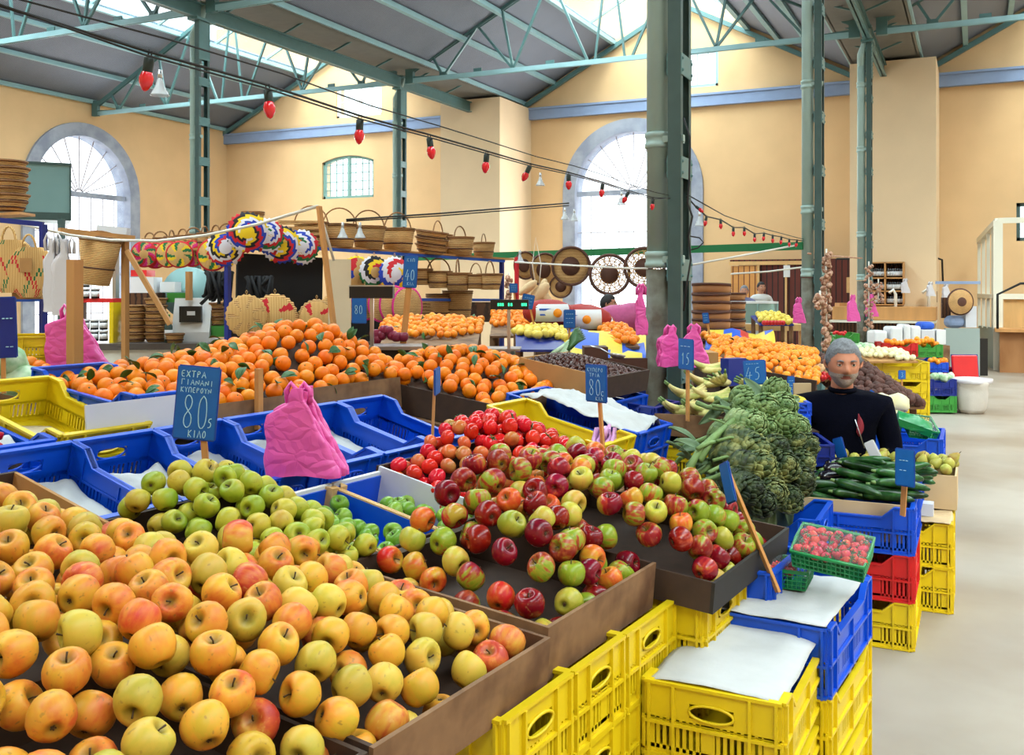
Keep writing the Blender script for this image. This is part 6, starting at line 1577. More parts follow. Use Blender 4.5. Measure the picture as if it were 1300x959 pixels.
def far_mid():
    ma=protoize(orange('mandarin',K['orange2'],.030,False,3,.9)); mb_=protoize(orange('mandarin',K['orange2'],.030,True,4,.9))
    for q in (ma,mb_): tag(q,'mandarin','mandarin')
    pile(468,606,404,436,7.0,8.1,[(ma,.93,'mandarin in the long heap behind the left scale'),(mb_,.07,'mandarin with a leaf in the long heap behind the left scale')],.06,'mandarins behind the left scale',201,maxn=150,upright=.8,base=('fruit_bench','ply','wooden bench carrying the long mandarin heap','bench'))
    pile(622,705,396,424,8.2,9.6,[(ma,1,'mandarin in the heap under the green-digit display')],.06,'x',202,maxn=130,upright=.8,stuff=True,base=('fruit_bench','ply','wooden bench carrying the mandarins under the green digits','bench'))
    cbx('blue_crate_edge',515,572,402,410,8.3,.05,'blue','blue crate rim behind the long mandarin heap','crate')
    ap=protoize(apple('red_apple',K['purple'],.035,False,44)); tag(ap,'red apple','apple')
    for i,(x,y) in enumerate(((476,424),(484,426),(493,420),(498,426),(503,428),(488,419),(478,431),(512,428))): put(ap,Matrix.Translation(at(x,y,5.95)),'dark red apple behind the left scale plate','dark red apples by the left scale')
    # scale with green digits
    d=6.2
    t=thing('shop_scale','shop scale with green glowing digits on a long black display','scale',at(626,452,d),AL-.05)
    mb=MB(); mb.box((-.16,-.02,.03),(.17,.26,.045)); mb.build('weighing_plate',K['metal'],t)
    mb=MB(); mb.box((-.13,0,-.05),(.13,.24,.03)); mb.build('scale_body',K['teal2'],t); mb=MB(); mb.box((-.14,-.01,-.09),(.14,.25,-.05)); mb.build('foot_block',K['black'],t)
    dx=(646-626)/F*d; h0=(452-393)/F*d
    mb=MB(); mb.bar((dx,0,.0),(dx,0,h0+.01),.02); mb.build('pole',K['metal'],t)
    mb=MB(); mb.box((dx-.115,-.03,h0),(dx+.125,.03,h0+.062)); mb.build('display_case',K['black'],t)
    mb=MB(); 
    for x,w in ((-.07,.04),(-.005,.03),(.08,.035)):
        write(mb,'888' if w>.03 else '88',dx+x,h0+.022,w,.018,y=-.0315,r=.0012)
    mb.build('green_digits',K['led'],t)
    cbx('produce_bench',596,700,464,520,6.3,.6,'wood','pale wooden bench carrying the scale with green digits','bench')
    # lemons, tomatoes, leeks
    le=lump('lemon','lem',.032,(1.25,1,1),.05,3,10); pile(655,722,417,441,6.7,7.6,[(le,1,'pale yellow lemon in the small heap beside the scale')],.055,'x',203,maxn=50,base=('lemon_tray','dblue','shallow blue tray under the lemons','tray'))
    lk=MB(); lk.tube([(0,0,0),(.10,.003,0),(.2,-.01,.02)],[.016,.014,.008],8); lo=protoize(tag(lk.build('leek',K['cab']),'leek','leek'))
    q=MB(); q.tube([(.18,-.01,.02),(.26,0,.05),(.34,.03,.04)],[.012,.016,.003],6); q.build('green_top',K['leaf'],lo)
    for k in range(7): put(lo,Matrix.Translation(at(690+2*k,462-2.2*k,6.2))@Matrix.Rotation(AL+.35+.08*k,4,'Z')@Matrix.Rotation(-.35,4,'Y'),'white and green leek in the bunch above the chestnuts','leeks above the chestnuts')
    # striped sheets over crates
    def drape(px0,px1,py0,py1,d0,d1,n,label,seed,cols=('sheety','sheetb')):
        a=at(px0,py1,d0); b=at(px1,py1,d0); c=at((px0+px1)/2,py0,d1); x=(b-a); W=x.length; x.normalize(); v=c-(a+b)/2
        mb=MB(); nu,nv=4*n,10
        def P(u,w):
            p=a+x*(u*W)+v*w+Vector((0,0,.05*math.sin(PI*w)+.02*math.sin(u*n*PI*2+seed)+.05*math.sin(u*n*PI)*math.sin(w*3))); return p
        for i in range(nu):
            for j in range(nv):
                ci=int((i/nu*n*2+j/nv*1.3+seed*.3))%len(cols)
                mb.add([P(i/nu,j/nv),P((i+1)/nu,j/nv),P((i+1)/nu,(j+1)/nv),P(i/nu,(j+1)/nv)],[(0,1,2,3)],ci,True)
        o=mb.build('striped_cover',[K[c] for c in cols]); o.modifiers.new('t','SOLIDIFY').thickness=.01; o['x']=1; del o['x']; c0=sum((Vector(q.co) for q in o.data.vertices),Vector())/len(o.data.vertices)
        for q in o.data.vertices: q.co-=c0
        o.location=c0; tag(o,label,'cover'); return o
    drape(712,838,420,462,6.6,7.8,2,'yellow and blue striped cloth over the crates behind the chestnuts',1)
    drape(760,835,458,480,6.2,6.9,1,'yellow and blue cloth folded over a crate beside the chestnuts',4)
    drape(895,985,421,447,7.9,8.8,2,'blue, yellow and red striped cloth behind the right orange heap',2,('sheetb','sheety','sheetb','red','sheety'))
    cbx('crate_block',700,835,462,560,7.0,.9,'dblue','dark blue crates under the striped cloth','crate')
    bk=cbx('card_wedge',742,772,441,458,6.0,.2,'wickb','dark red card box standing behind the chestnuts','box')
    cbx('cardboard_flap',755,825,455,478,6.0,.04,'wickb','dark brown cardboard flap rising behind the chestnuts','card')
    # net sacks
    for i,(x,y,s,r_,l) in enumerate(((697,397,.30,.2,'red net sack of oranges with white label, left and highest'),(738,405,.34,.0,'large red net sack with white label in the middle'),(716,414,.30,-.3,'red net sack lying lowest in the middle'),(757,410,.24,.4,'small round red net sack with white label, right'))):
        t=thing('net_sack',l,'sack',at(x,y,7.8+.15*i),AL+r_)
        mb=MB(); mb.sph((0,0,0),(s*.72,s*.5,s*.36),16); v=[]
        for p in mb.v: k=1+.1*noise.noise(Vector(p)*9+Vector((i*3,0,0))); v.append(tuple(c*k for c in p))
        mb.v=v; mb.build('net_body',K['sackred'],t)
        mb=MB(); mb.grid(lambda u,v:((u-.5)*s*.9,-s*.5*math.sqrt(max(0,1-((u-.5)*1.25)**2-((v-.5)*1.3)**2))*1.04-.004,(v-.5)*s*.46),8,6); mb.build('white_label',K['lab'],t,recalc=False)
        mb=MB(); mb.lathe([(0,0),(.035,0),(.035,.004),(0,.004)],12,M=Matrix.Translation((.03,-s*.535,0))@Matrix.Rotation(PI/2,4,'X')); mb.build('orange_print',K['orange2'],t)
        mb=MB(); mb.box((-s*.38,-s*.50,.02),(-.02,-s*.49,.035)); mb.box((-s*.36,-s*.50,-.02),(-.03,-s*.49,-.008)); mb.build('blue_print',K['sheetb'],t)
    cbx('sack_bench',680,790,424,520,7.9,.7,'ply','bench carrying the red net sacks','bench')
    # lumpy pale sponges
    t=thing('loofah_bundle','bundle of pale beige loofahs hanging behind the mandarins','loofah',at(680,378,9.0),AL)
    for k,(x,z,a,b,r_) in enumerate(((-.07,.09,.06,.15,.9),(.03,.03,.09,.20,.7),(.10,-.02,.07,.19,-.5),(-.05,-.02,.14,.07,.1),(.0,-.10,.16,.08,-.3),(.08,.12,.05,.08,.2))):
        mb=MB(); mb.sph((0,0,0),(a*.7,.06,b*.7),12); o=mb.build('loofah',K['sponge'],t); o.matrix_basis=Matrix.Translation((x,.02*k,z))@Matrix.Rotation(r_,4,'Y')
    mb=MB(); mb.tube([(0,0,.12),(-.03,0,.3),(0,0,.55),(.05,0,.3),(.03,0,.1)],.005,5); mb.build('hanging_cord',K['rope'],t)
    # green bar, hanging woven trays
    a=at(525,327.6,16.0); b=at(1019,314,11.35); a.z=b.z=2.03
    mb=MB(); mb.bar(a,b,.06,.09); simple('green_bar',mb,'d_green','long dark green bar spanning behind the near column','bar')
    K['greenp2']=1
    sv=thing('woven_sieve','s','sieve'); R=.25
    mb=MB(); mb.tube([(R*math.cos(2*PI*i/28),0,R*math.sin(2*PI*i/28)-R) for i in range(28)],.022,7,closed=True); mb.build('rim',K['wickb'],sv)
    mb=MB()
    for k in range(16):
        a_=2*PI*k/16; mb.bar((.10*math.cos(a_),.05,.10*math.sin(a_)-R),(R*math.cos(a_+.5),0,R*math.sin(a_+.5)-R),.010); mb.bar((.10*math.cos(a_),.05,.10*math.sin(a_)-R),(R*math.cos(a_-.5),0,R*math.sin(a_-.5)-R),.010)
    for rr in (.14,.18,.215): mb.tube([(rr*math.cos(2*PI*i/24),.03,rr*math.sin(2*PI*i/24)-R) for i in range(24)],.006,4,closed=True)
    mb.build('open_weave',K['wick'],sv); mb=MB(); mb.lathe([(0,0),(.125,0),(.125,.01),(0,.01)],20,M=Matrix.Translation((0,.05,-R))@Matrix.Rotation(PI/2,4,'X')); mb.build('centre',K['wickb'],sv); protoize(sv)
    sd=thing('woven_tray','s','tray'); mb=MB(); mb.lathe([(0,.06),(.12,.055),(R,0),(R,.012),(.12,.07),(0,.075)],28,M=Matrix.Translation((0,0,-R))@Matrix.Rotation(-PI/2,4,'X')); mb.build('tray_body',K['wick'],sd); mb=MB(); mb.lathe([(0,0),(.125,0),(.125,.01),(0,.01)],20,M=Matrix.Translation((0,.048,-R))@Matrix.Rotation(PI/2,4,'X')); mb.build('dark_centre',K['wickb'],sd); mb=MB(); mb.tube([(R*math.cos(2*PI*i/28),0,R*math.sin(2*PI*i/28)-R) for i in range(28)],.018,7,closed=True); mb.build('rim',K['wickb'],sd); protoize(sd)
    hang(sd,725,314,13.0,'dark-centred woven tray hanging left of the tall arch',yaw=.1); hang(sd,692,322,13.4,'dark round tray hanging behind, left of the other woven trays',yaw=.5,sc=.9); hang(sd,667,320,13.6,'small woven tray hanging by the left end of the green bar',yaw=.6,sc=.75)
    hang(sv,774,324,12.6,'open-weave sieve hanging in front of the tall arch'); hang(sv,818,315,12.5,'second open-weave sieve, half hidden by the near column'); hang(sd,712,350,13.3,'small brown woven tray hanging lower left of the sieves',sc=.6)
    # garlic / dried plants strings on the left
    gl=lump('garlic_bulb','garl',.028,(1,1,.9),.3,3,8)
    rnd=random.Random(3)
    def string(px,py0,py1,d,w,n,lab,grp):
        for k in range(n):
            y=py0+(py1-py0)*k/n; put(gl,Matrix.Translation(at(px+rnd.uniform(-w,w),y,d+rnd.uniform(-.06,.06)))@Euler((rnd.random()*6,rnd.random()*6,0)).to_matrix().to_4x4()@Matrix.Scale(rnd.uniform(.8,1.3),4),lab,grp)
        rail([at(px,py0-6,d),at(px,py1,d)],.01,'rope','cord','cord of the '+lab.replace('garlic bulb in the ',''),'cord')
    string(646,352,400,11.2,2.5,22,'garlic bulb in the string left of the mandarin board','garlic string by the mandarins')
    string(1049,322,445,10.6,5,75,'garlic bulb in the long string on the second column','garlic string on the second column')
    string(1041,375,392,10.5,6,20,'garlic bulb in the cluster left of the second column string','garlic cluster on the second column')
    string(1103,338,420,15.6,5,50,'garlic bulb in the string on the third column','garlic string on the third column')
    string(1115,360,385,15.5,6,24,'garlic bulb in the cluster right of the third column string','garlic cluster on the third column')
    q_=at(656,395,11.3); mb=MB(); mb.box((-.02,-.02,-q_.z),(.02,.02,.62)); o=mb.build('striped_post',K['d_red']); o.location=q_; tag(o,'thin red post beside the garlic string','post')
    for x,y,d_,w,h,st_,l in ((652,366,7.6,.055,.065,(655,393,7.6),'tiny blue board above the scale display, left'),(670,383,7.4,.085,.10,(684,432,7.3),'tilted blue board above the scale display, right'),(723,405,6.6,.072,.115,(723,450,6.6),'blue board with fine writing before the net sacks'),(896,404,7.6,.042,.075,(901,425,7.6),'small blue board above the right orange heap'),(1004,490,6.1,.04,.11,(1006,515,6.1),'narrow blue board right of the artichokes')):
        sign(x,y,d_,w,h,[('----',.15,.7,.7,.16,.014),('---',.12,.45,.76,.16,.012),('---',.2,.2,.6,.16,.012)],l,yaw=.1 if x!=896 else -.4,roll=.2 if x==670 else (-.12 if x==896 else 0),stick=st_,sw=.014)
    cbx('paper_note',995,1003,337,352,14,.01,'lab','white paper note hanging before the plank cabin','paper')
    # right of the column: oranges
    n0=at(893,452,7.3)
    def rh():
        # ridge heap from upper left to lower right
        A=at(910,466,6.9); B=at(1038,489,6.4); C=at(892,424,8.5); D=at(1032,458,8.1)
        x=(B-A).normalized(); v=(C+D-A-B)/2; y=(v-x*v.dot(x)).normalized(); z=x.cross(y)
        M=Matrix(((x.x,y.x,z.x,A.x),(x.y,y.y,z.y,A.y),(x.z,y.z,z.z,A.z),(0,0,0,1))); iM=M.inverted()
        Q=[(iM@p)[:2] for p in (A,B,D,C)]; L=max(q[1] for q in Q)
        def ins(a,b): return all((Q[(k+1)%4][0]-Q[k][0])*(b-Q[k][1])-(Q[(k+1)%4][1]-Q[k][1])*(a-Q[k][0])>0 for k in range(4))
        h=lambda a,b: .05+.07*math.sin(PI*min(1,max(0,b/L)))+.01*math.sin(a*30)
        pts=pack(ins,h,.066,205,(min(q[0] for q in Q),max(q[0] for q in Q),0,L),layers=1,minf=.9,tries=90,maxn=300,ff=25)
        far_=sorted(pts,key=lambda p:p[1])
        for q in far_[165:]: STUFF.append((M@Vector(q[:3]),.033))
        pts=far_[:165]
        scatter(pts,M,[(ma,.96,'mandarin in the large sloping heap right of the near column'),(mb_,.04,'mandarin with a leaf in the sloping heap right of the near column')],205,upright=.8)
        mb=MB(); mb.prism(Q,-.08,-.03); o=mb.build('fruit_bench',K['ply']); o.matrix_basis=M; tag(o,'sloping bench under the mandarins right of the near column','bench')
        mb=MB(); mb.bar((Q[0][0],-.02,-.04),(Q[1][0],-.02,-.04),.015,.14); mb.build('front_board',K['dply'],o)
        for k in range(4):
            q=M@Vector((Q[k][0]*.96+.02,Q[k][1]*.96+.02,-.07)); mb=MB(); mb.bar((q.x,q.y,0),q,.05); lg=mb.build('leg',K['ply'],o); lg.matrix_parent_inverse=iM
    rh()
    cbx('box_bench',892,912,466.5,520,6.6,.3,'dply','small dark bench under the cardboard box by the blue carton','bench'); cbx('cardboard_box',893,912,448,466,6.6,.3,'cardb','cardboard box end left of the dark blue carton','box')
    pile(772,812,414,437,7.1,7.9,[(ma,1,'mandarin in the little heap left of the near column')],.066,'x',206,maxn=40,upright=.8,stuff=True,base=('fruit_bench','ply','bench under the little mandarin heap left of the column','bench'))
    stuff_mandarins()
    drop_protos([ma,mb_,ap,le,lo,sv,sd,gl])
def far_right():
    # stacked round wooden baskets
    rb=thing('round_basket','r','basket'); mb=MB(); mb.lathe([(.160,0),(.166,.03),(.172,.09),(.164,.09),(.15,.01),(0,.01)],24); mb.build('slatted_side',K['kiosk'],rb); mb=MB(); mb.lathe([(.170,.074),(.177,.076),(.177,.098),(.168,.098)],24); mb.lathe([(.158,-.002),(.166,0),(.169,.014),(.158,.014)],24); mb.build('dark_hoop',K['wickb'],rb); protoize(rb)
    nm=('lowest','second','third','fourth','fifth','topmost')
    for i in range(6): put(rb,Matrix.Translation(at(903,430-i*11.2,8.9))@Matrix.Rotation(.05*(-1)**i,4,'X')@Matrix.Scale(1.0+.0*i,4),'round wooden basket in the big stack, %s'%nm[i])
    for i in range(5): put(rb,Matrix.Translation(at(928,428-i*11.5,9.4))@Matrix.Scale(.8,4),'smaller round basket in the stack just behind the big one, %s'%nm[i])
    cbx('basket_bench',880,945,433,520,8.9,.6,'ply','bench under the stacked round wooden baskets','bench')
    # counter with glass case
    d=14.0
    t=thing('market_counter','long plain wooden counter with the glass display case','counter',Vector((at(978,413,d).x,at(978,413,d).y,0)),AL-.05)
    mb=MB(); mb.box((-.5,0,.93),(.5,.7,1.02)); mb.build('counter_top',K['woodl'],t)
    for x in (-.45,.42): mb=MB(); mb.box((x,.05,0),(x+.06,.11,.93)); mb.build('leg',K['wood'],t)
    t=thing('display_case','glass display case on the wooden counter','display case',at(962,412,14.2),AL)
    w,h=.30,.33
    mb=MB(); mb.box((-w,0,0),(w,.4,.02)); mb.box((-w,0,h-.03),(w,.4,h)); mb.build('case_frame',K['metalw'],t)
    for x in (-w,-.01,w-.02): mb=MB(); mb.box((x,0,.02),(x+.02,.02,h-.03)); mb.build('corner_post',K['teal2'],t)
    mb=MB(); mb.box((-w+.01,.008,.02),(w-.01,.012,h-.03)); mb.build('glass_front',K['case'],t); mb=MB(); mb.box((-w,.38,.02),(w,.4,h-.03)); mb.build('back_panel',K['lab'],t)
    mb=MB(); mb.box((-w+.02,.1,.15),(w-.02,.35,.16)); mb.build('inner_shelf',K['metal'],t)
    le=lump('yellow_fruit','lem',.04,(1.1,1,1),.05,5,10); rr=lump('red_fruit','red',.035,(1,1,1),.05,6,10)
    pile(965,1008,399,410,13.3,13.8,[(le,1,'yellow fruit in the small pile before the glass case')],.075,'x',211,maxn=36,base=('fruit_tray','dblue','blue tray under the yellow fruit on the wooden counter','tray'))
    for i in range(7): put(rr,Matrix.Translation(at(970+4*i,410,13.2)),'red fruit at the foot of the yellow pile','red fruit before the glass case')
    # plank cabin in front of the end wall
    y=YA-.9
    def wx(px): 
        t=(px-650)/F; return y*(CA*t-SA)/(SA*t+CA)
    t=thing('plank_cabin','dark wooden plank cabin built against the end wall','cabin',(wx(980),y,0))
    o=wx(980)
    def seg(a,b,z0,z1,k,nm,dy=0): mb=MB(); mb.box((wx(a)-o,dy,z0),(wx(b)-o,dy+.05,z1)); return mb.build(nm,K[k],t)
    seg(928,963,0,2.02,'pinew','light_plank_wall'); seg(964,998,0,2.05,'winewood','dark_plank_wall',.06); seg(999,1040,0,2.06,'winewood','dark_plank_wall',.03)
    for x in (962,997): seg(x,x+2.4,0,2.08,'woodl','frame_post',-.05)
    seg(926,1042,2.04,2.12,'woodl','top_rail',-.04)
    seg(1055,1082,0,2.1,'winewood','dark_plank_wall',.03)
    mb=MB(); mb.box((wx(926)-o,.05,2.1),(wx(1085)-o,.85,2.16)); mb.build('cabin_roof',K['winewood'],t)
    # bottle shelves on the buttress
    y2=20.78
    def wx2(px): t=(px-650)/F; return y2*(CA*t-SA)/(SA*t+CA)
    dd=lambda px: y2/(SA*(px-650)/F+CA)
    def bx(nm,a,b,pa,pb,dep,k,lab,cat): 
        d_=dd((a+b)/2); z0=H-(pb-365)/F*d_; z1=H-(pa-365)/F*d_; mb=MB(); mb.box((wx2(a),y2-dep,z0),(wx2(b),y2,z1)); return simple(nm,mb,k,lab,cat)
    S=thing('bottle_shelf','open wooden wall shelf filled with wine bottles','shelf',(wx2(1130),y2,1.0)); iv=Matrix.Translation(-S.location)
    D=dd(1130); zz=lambda py: H-(py-365)/F*D
    rows=[336,352,369,386]
    mb=MB(); mb.X=iv; mb.box((wx2(1107),y2-.03,zz(386)),(wx2(1148),y2-.01,zz(333))); mb.build('back_board',K['woodd'],S)
    for py in (333,352.5,369,386): mb=MB(); mb.X=iv; mb.box((wx2(1106),y2-.28,zz(py)-.025),(wx2(1148),y2-.01,zz(py))); mb.build('shelf_board',K['wood'],S)
    for px in (1106,1124,1147): mb=MB(); mb.X=iv; mb.box((wx2(px),y2-.28,zz(386)),(wx2(px)+.03,y2-.01,zz(333))); mb.build('upright',K['wood'],S)
    bt=bottle('wine_bottle',.036,.27,'bottle')
    for r_,py in enumerate((352.5,369,386)):
        for c,px in enumerate((1109,1112,1115,1118,1121,1127,1130,1133,1136,1139,1142,1145)):
            put(bt,Matrix.Translation((wx2(px)+.02,y2-.16,zz(py)))@Matrix.Scale(.98 if r_<2 else .85,4),'dark wine bottle with white label on the %s shelf row'%('upper','middle','lower')[r_],'wine bottles on the wall shelf, %s row'%('upper','middle','lower')[r_])
    # rustic counter under the shelves
    bx('wooden_stall',1064,1190,389,405,.9,'wood','rustic wooden stall with produce trays under the bottle shelf','stall'); bx('stall_board',1062,1190,405.5,408,1.1,'cream2','long white plank along the rustic stall','board')
    bx('stall_plinth',1066,1176,408,462,.8,'woodd','dark base of the rustic stall','base')
    py=[(1108,1130,383,393,'box of amber jars on the rustic stall, left','yb'),(1136,1150,378,390,'small tray of amber goods on the rustic stall','yb'),(1150,1172,374,388,'tray of pale garlic on the rustic stall','garl'),(1172,1190,370,384,'round dark basket on the rustic stall, right','wickb')]
    for a,b,c,e,l,k in py: cbx('produce_tray',a,b,c,e,19.4,.3,k,l,'tray')
    cbx('jar_row',1081,1090,352,372,20.0,.3,'wick','stack of small baskets beside the third column','basket'); cbx('wooden_crate',1066,1086,385,400,19.6,.3,'wood','pale wooden crate left of the third column','crate')
    for i,(x,y_,l) in enumerate(((1150,372,'white plastic bag hanging right of the bottle shelf'),(1182,376,'white and blue bag hanging at the end of the rustic stall'),(1202,378,'clear bags hanging beside the straw hat'))): bag_stack('hanging_bags',at(x,y_,18.8),AL,.15,.27,l,'bag',.08,50+i,neck=.5)
    for i,(x,y_,l) in enumerate(((1015,410,'pink carrier bags hanging left of the second column'),(1084,408,'pink carrier bags hanging left of the third column'),(1107,402,'pink carrier bags hanging right of the third column'))): bag_stack('carrier_bag_bundle',at(x,y_,(11,15.6,15.8)[i]),AL,(.13,.2,.2)[i],(.28,.42,.36)[i],l,'pink',.06,60+i,neck=.3)
    for x,l in ((1137,'white desk lamp bracket on the rustic stall, left'),(1179,'white lamp bracket on the rustic stall, right')):
        rail([at(x,404,19),at(x,374,19),at(x-3,368,19),at(x-8,372,19)],.03,'white','lamp_bracket',l,'lamp')
    # white bins row
    for i,(a,b,c,e,l) in enumerate(((1110,1127,420,438,'low white tub with lid in the row of containers'),(1131,1147,415,438,'white tub, second of the row of containers'),(1148,1157,412,438,'narrow white can in the row of containers'),(1157,1170,414,438,'bulging white sack in the row of containers'),(1170,1187,419,438,'grey-white box in the row of containers'),(1189,1201,419,438,'pale box at the right end of the row of containers'))): cbx('white_container',a,b,c,e,15.5,.35,'metalw' if i!=4 else 'cardw',l,'container',bev=.04 if i<4 else .01)
    cbx('blue_bag',1170,1188,409,419,15.6,.3,'sheetb','crumpled blue bag on top of the grey-white box','bag',bev=.06)
    cbx('container_bench',1098,1206,439,470,15.4,.6,'ply','bench under the row of white containers','bench')
    # grey panel, speaker
    cbx('partition_screen',1201,1244,417,462,17.0,.08,'greyp','low grey-green partition panel beside the kiosk','panel'); cbx('black_speaker',1233,1254,430,462,17.2,.4,'black','black floor box standing against the kiosk','speaker')
    cbx('cardboard_box',1226,1240,389,416,17.3,.3,'cardw','upright grey cardboard box above the grey panel','box'); cbx('grey_bundle',1205,1227,401,417,17.3,.3,'bluestone','crumpled grey-blue bundle above the grey panel','bundle',bev=.1)
    mb=MB(); mb.bar(at(1188,359,17.4),at(1244,359,17.4),.05); simple('hanging_rail',mb,'bluestone','blue-grey rail with bags and a straw hat hung on it','rail')
    ht=disc('straw_hat',.24,[8,8],8,.2,1,10,10,.08,'hat'); hang(ht,1219,366,17.2,'brown-rimmed straw hat hanging on the blue-grey rail'); cbx('dark_bag',1206,1222,382,394,17.3,.1,'blkbag','dark bag hanging below the straw hat','bag',bev=.04); cbx('orange_board',1196,1207,378,404,17.5,.05,'woodd','dark wooden boards standing left of the straw hat','board')
    rail([at(1062,329,20),at(1190,328,20),at(1196,330,20.4),at(1197,358,20.4)],.02,'dark','cable_pipe','thin dark conduit along the end wall and down','conduit')
    # kiosk on the right
    t=thing('wooden_kiosk','cream-framed wooden kiosk cut by the right picture edge','kiosk',Vector((at(1268,467,18.4).x,at(1268,467,18.4).y,0))); iv=Matrix.Translation(-t.location)
    def P(px,d_,z): v=at(px,365,d_); v.z=z; return v
    c0=P(1267,18.4,0); left=P(1243,19.8,0); r0=c0+Vector((2.4,0,0))
    def bar(a,b,w,k,nm,h=None): mb=MB(); mb.X=iv; mb.bar(a,b,w,h); return mb.build(nm,K[k],t)
    up=lambda v,z: Vector((v.x,v.y,z))
    bar(up(c0,0),up(c0,2.8),.16,'cream2','corner_post')
    for k in range(1,5): q=c0.lerp(left,k/4); bar(up(q,.75),up(q,2.8-.08*k),.06,'cream2','side_post')
    bar(up(c0,2.8),up(left,2.48),.10,'cream2','top_rail'); bar(up(c0,2.8),up(r0,2.8),.10,'cream2','top_rail'); bar(up(c0,1.38),up(left,1.38),.08,'cream2','middle_rail'); bar(up(c0,1.38),up(r0,1.38),.10,'cream2','middle_rail')
    mb=MB(); mb.X=iv; mb.bar(up(c0,.39),up(left,.39),.03,.78); mb.build('grey_side_panel',K['greyp'],t)
    mb=MB(); mb.X=iv; mb.box((c0.x+.1,c0.y+.02,.78),(r0.x,c0.y+.06,1.36)); mb.build('wood_panel',K['woodl'],t)
    mb=MB(); mb.X=iv; mb.box((c0.x+.02,c0.y-.55,0),(r0.x,c0.y-.05,.74)); mb.build('lower_counter',K['kiosk'],t)
    mb=MB(); mb.X=iv; mb.box((c0.x-.06,c0.y-.7,.74),(r0.x,c0.y,.80)); mb.build('counter_board',K['wood'],t)
    mb=MB(); mb.X=iv; mb.tube([(c0.x-.02,c0.y-.68,.8),(c0.x-.02,c0.y-.68,1.42),(c0.x+.35,c0.y-.68,1.62),(r0.x,c0.y-.68,1.64)],.025,6); mb.build('iron_stay',K['dark'],t)
    # mid-right produce
    def pc(px0,px1,py0,py1,d_,dep,key,lab):
        w=(px1-px0)/F*d_; h=(py1-py0)/F*d_; M=Matrix.Translation(at((px0+px1)/2,py1,d_))@Matrix.Rotation(AL-.1,4,'Z')@Matrix.Translation((0,dep/2,0)); return crate(M,round(w,2),dep,round(h,2),key,lab)
    for i in range(4): pc(1112,1178,460+i*25,485+i*25,9.6,.5,'yellow','yellow crate in the tall tower behind the dark roots, %s'%('topmost','second','third','lowest')[i])
    pc(1122,1164,436,453,12.6,.4,'red','red crate of oranges behind the onion box'); pc(1159,1196,438,454,12.6,.4,'greenp','green crate of oranges right of the red one')
    for px,k in ((1143,'red'),(1177,'greenp')):
        for z in range(2): pc(px-20,px+20,455+z*19,473+z*19,12.7,.4,'blue','blue crate stacked under the %s orange crate, %s'%({'red':'red','greenp':'green'}[k],('upper','lower')[z]))
    pc(1178,1213,482,503,12.0,.42,'dblue','dark blue crate beside the white sack, lettuce heads in it'); pc(1178,1213,503,524,12.0,.42,'greenp','green crate on the floor under the dark blue one'); pc(1178,1203,461,473,12.4,.4,'blue','small blue crate of oranges before the green crate')
    pc(1176,1214,468,482,12.6,.4,'red','red crate standing between oranges and the red tray')
    # tilted red tray
    M=Matrix.Translation(at(1227,484,12.4))@Matrix.Rotation(AL,4,'Z')@Matrix.Rotation(-.15,4,'X')
    mb=MB(); mb.box((-.165,0,0),(.165,.03,.33)); o=mb.build('upright_tray',K['red']); o.matrix_basis=M; tag(o,'red plastic tray standing on edge behind the white sack, blue one behind','tray'); o.modifiers.new('b','BEVEL').width=.02
    mb=MB(); mb.box((-.165,0,0),(.165,.03,.33)); o=mb.build('upright_tray',K['dblue']); o.matrix_basis=M@Matrix.Translation((.015,.035,.01)); tag(o,'blue plastic tray on edge, just showing behind the red one','tray')
    mb=MB(); mb.box((-.17,0,0),(.17,.3,.42)); o=mb.build('storage_bin',K['dkcard']); o.matrix_basis=Matrix.Translation(Vector((at(1227,500,12.5).x,at(1227,500,12.5).y,0)))@Matrix.Rotation(AL,4,'Z'); tag(o,'dark bin under the upright red tray','bin')
    # white sack
    mb=MB(); mb.lathe([(0,0),(.13,0),(.17,.06),(.19,.25),(.20,.34),(.225,.38),(.21,.42),(.17,.40),(.15,.36),(0,.34)],26,fn=lambda a,i:1+.05*math.sin(3*a+i)+.03*math.sin(7*a)); o=mb.build('open_sack',K['sackw']); o.location=Vector((at(1233,523,12.1).x,at(1233,523,12.1).y,0)); tag(o,'open white woven sack with rolled rim on the floor by the crates','sack')
    q=MB(); q.lathe([(.19,.36),(.235,.38),(.23,.43),(.18,.43),(.16,.38)],22,fn=lambda a,i:1+.06*math.sin(4*a+i)); q.build('rolled_rim',K['bag'],o)
    # fruit in those crates
    oo=protoize(orange('orange',K['orange2'],.036)); tag(oo,'orange','orange')
    def few(pr,px0,px1,py,d_,n,lab,grp,seed=1,jy=3,rows=2):
        r=random.Random(seed)
        for i in range(n): put(pr,Matrix.Translation(at(px0+(px1-px0)*(i+.5)/n,py+r.uniform(-jy,jy*.3),d_+.10*(i%rows+1)))@Euler((r.random()*6,r.random()*6,0)).to_matrix().to_4x4(),lab,grp)
    few(oo,1124,1162,436,12.6,12,'orange in the red crate behind the onions','oranges in the red crate',1); few(oo,1161,1190,436,12.6,14,'orange heaped in the green crate','oranges in the green crate',2,6); few(oo,1180,1201,460,12.4,9,'orange in the small blue crate at the aisle','oranges in the small blue crate',3)
    on=lump('white_onion','onion',.03,(1,1,.9),.08,4,10); pile(1104,1166,445,457,9.5,9.95,[(on,1,'white onion in the cardboard tray on the yellow tower')],.055,'x',221,maxn=60,legs=False,base=('onion_tray','cardb','cardboard tray of white onions on the yellow tower','tray'))
    ta=lump('dark_root','taro',.04,(1.15,.9,.9),.35,7,10); pile(1086,1174,462,514,7.5,8.9,[(ta,1,'dark brown root in the heap behind the seated man')],.062,'x',222,maxn=290,hump=2.2,base=('root_bench','ply','sloping bench under the dark brown roots','bench'))
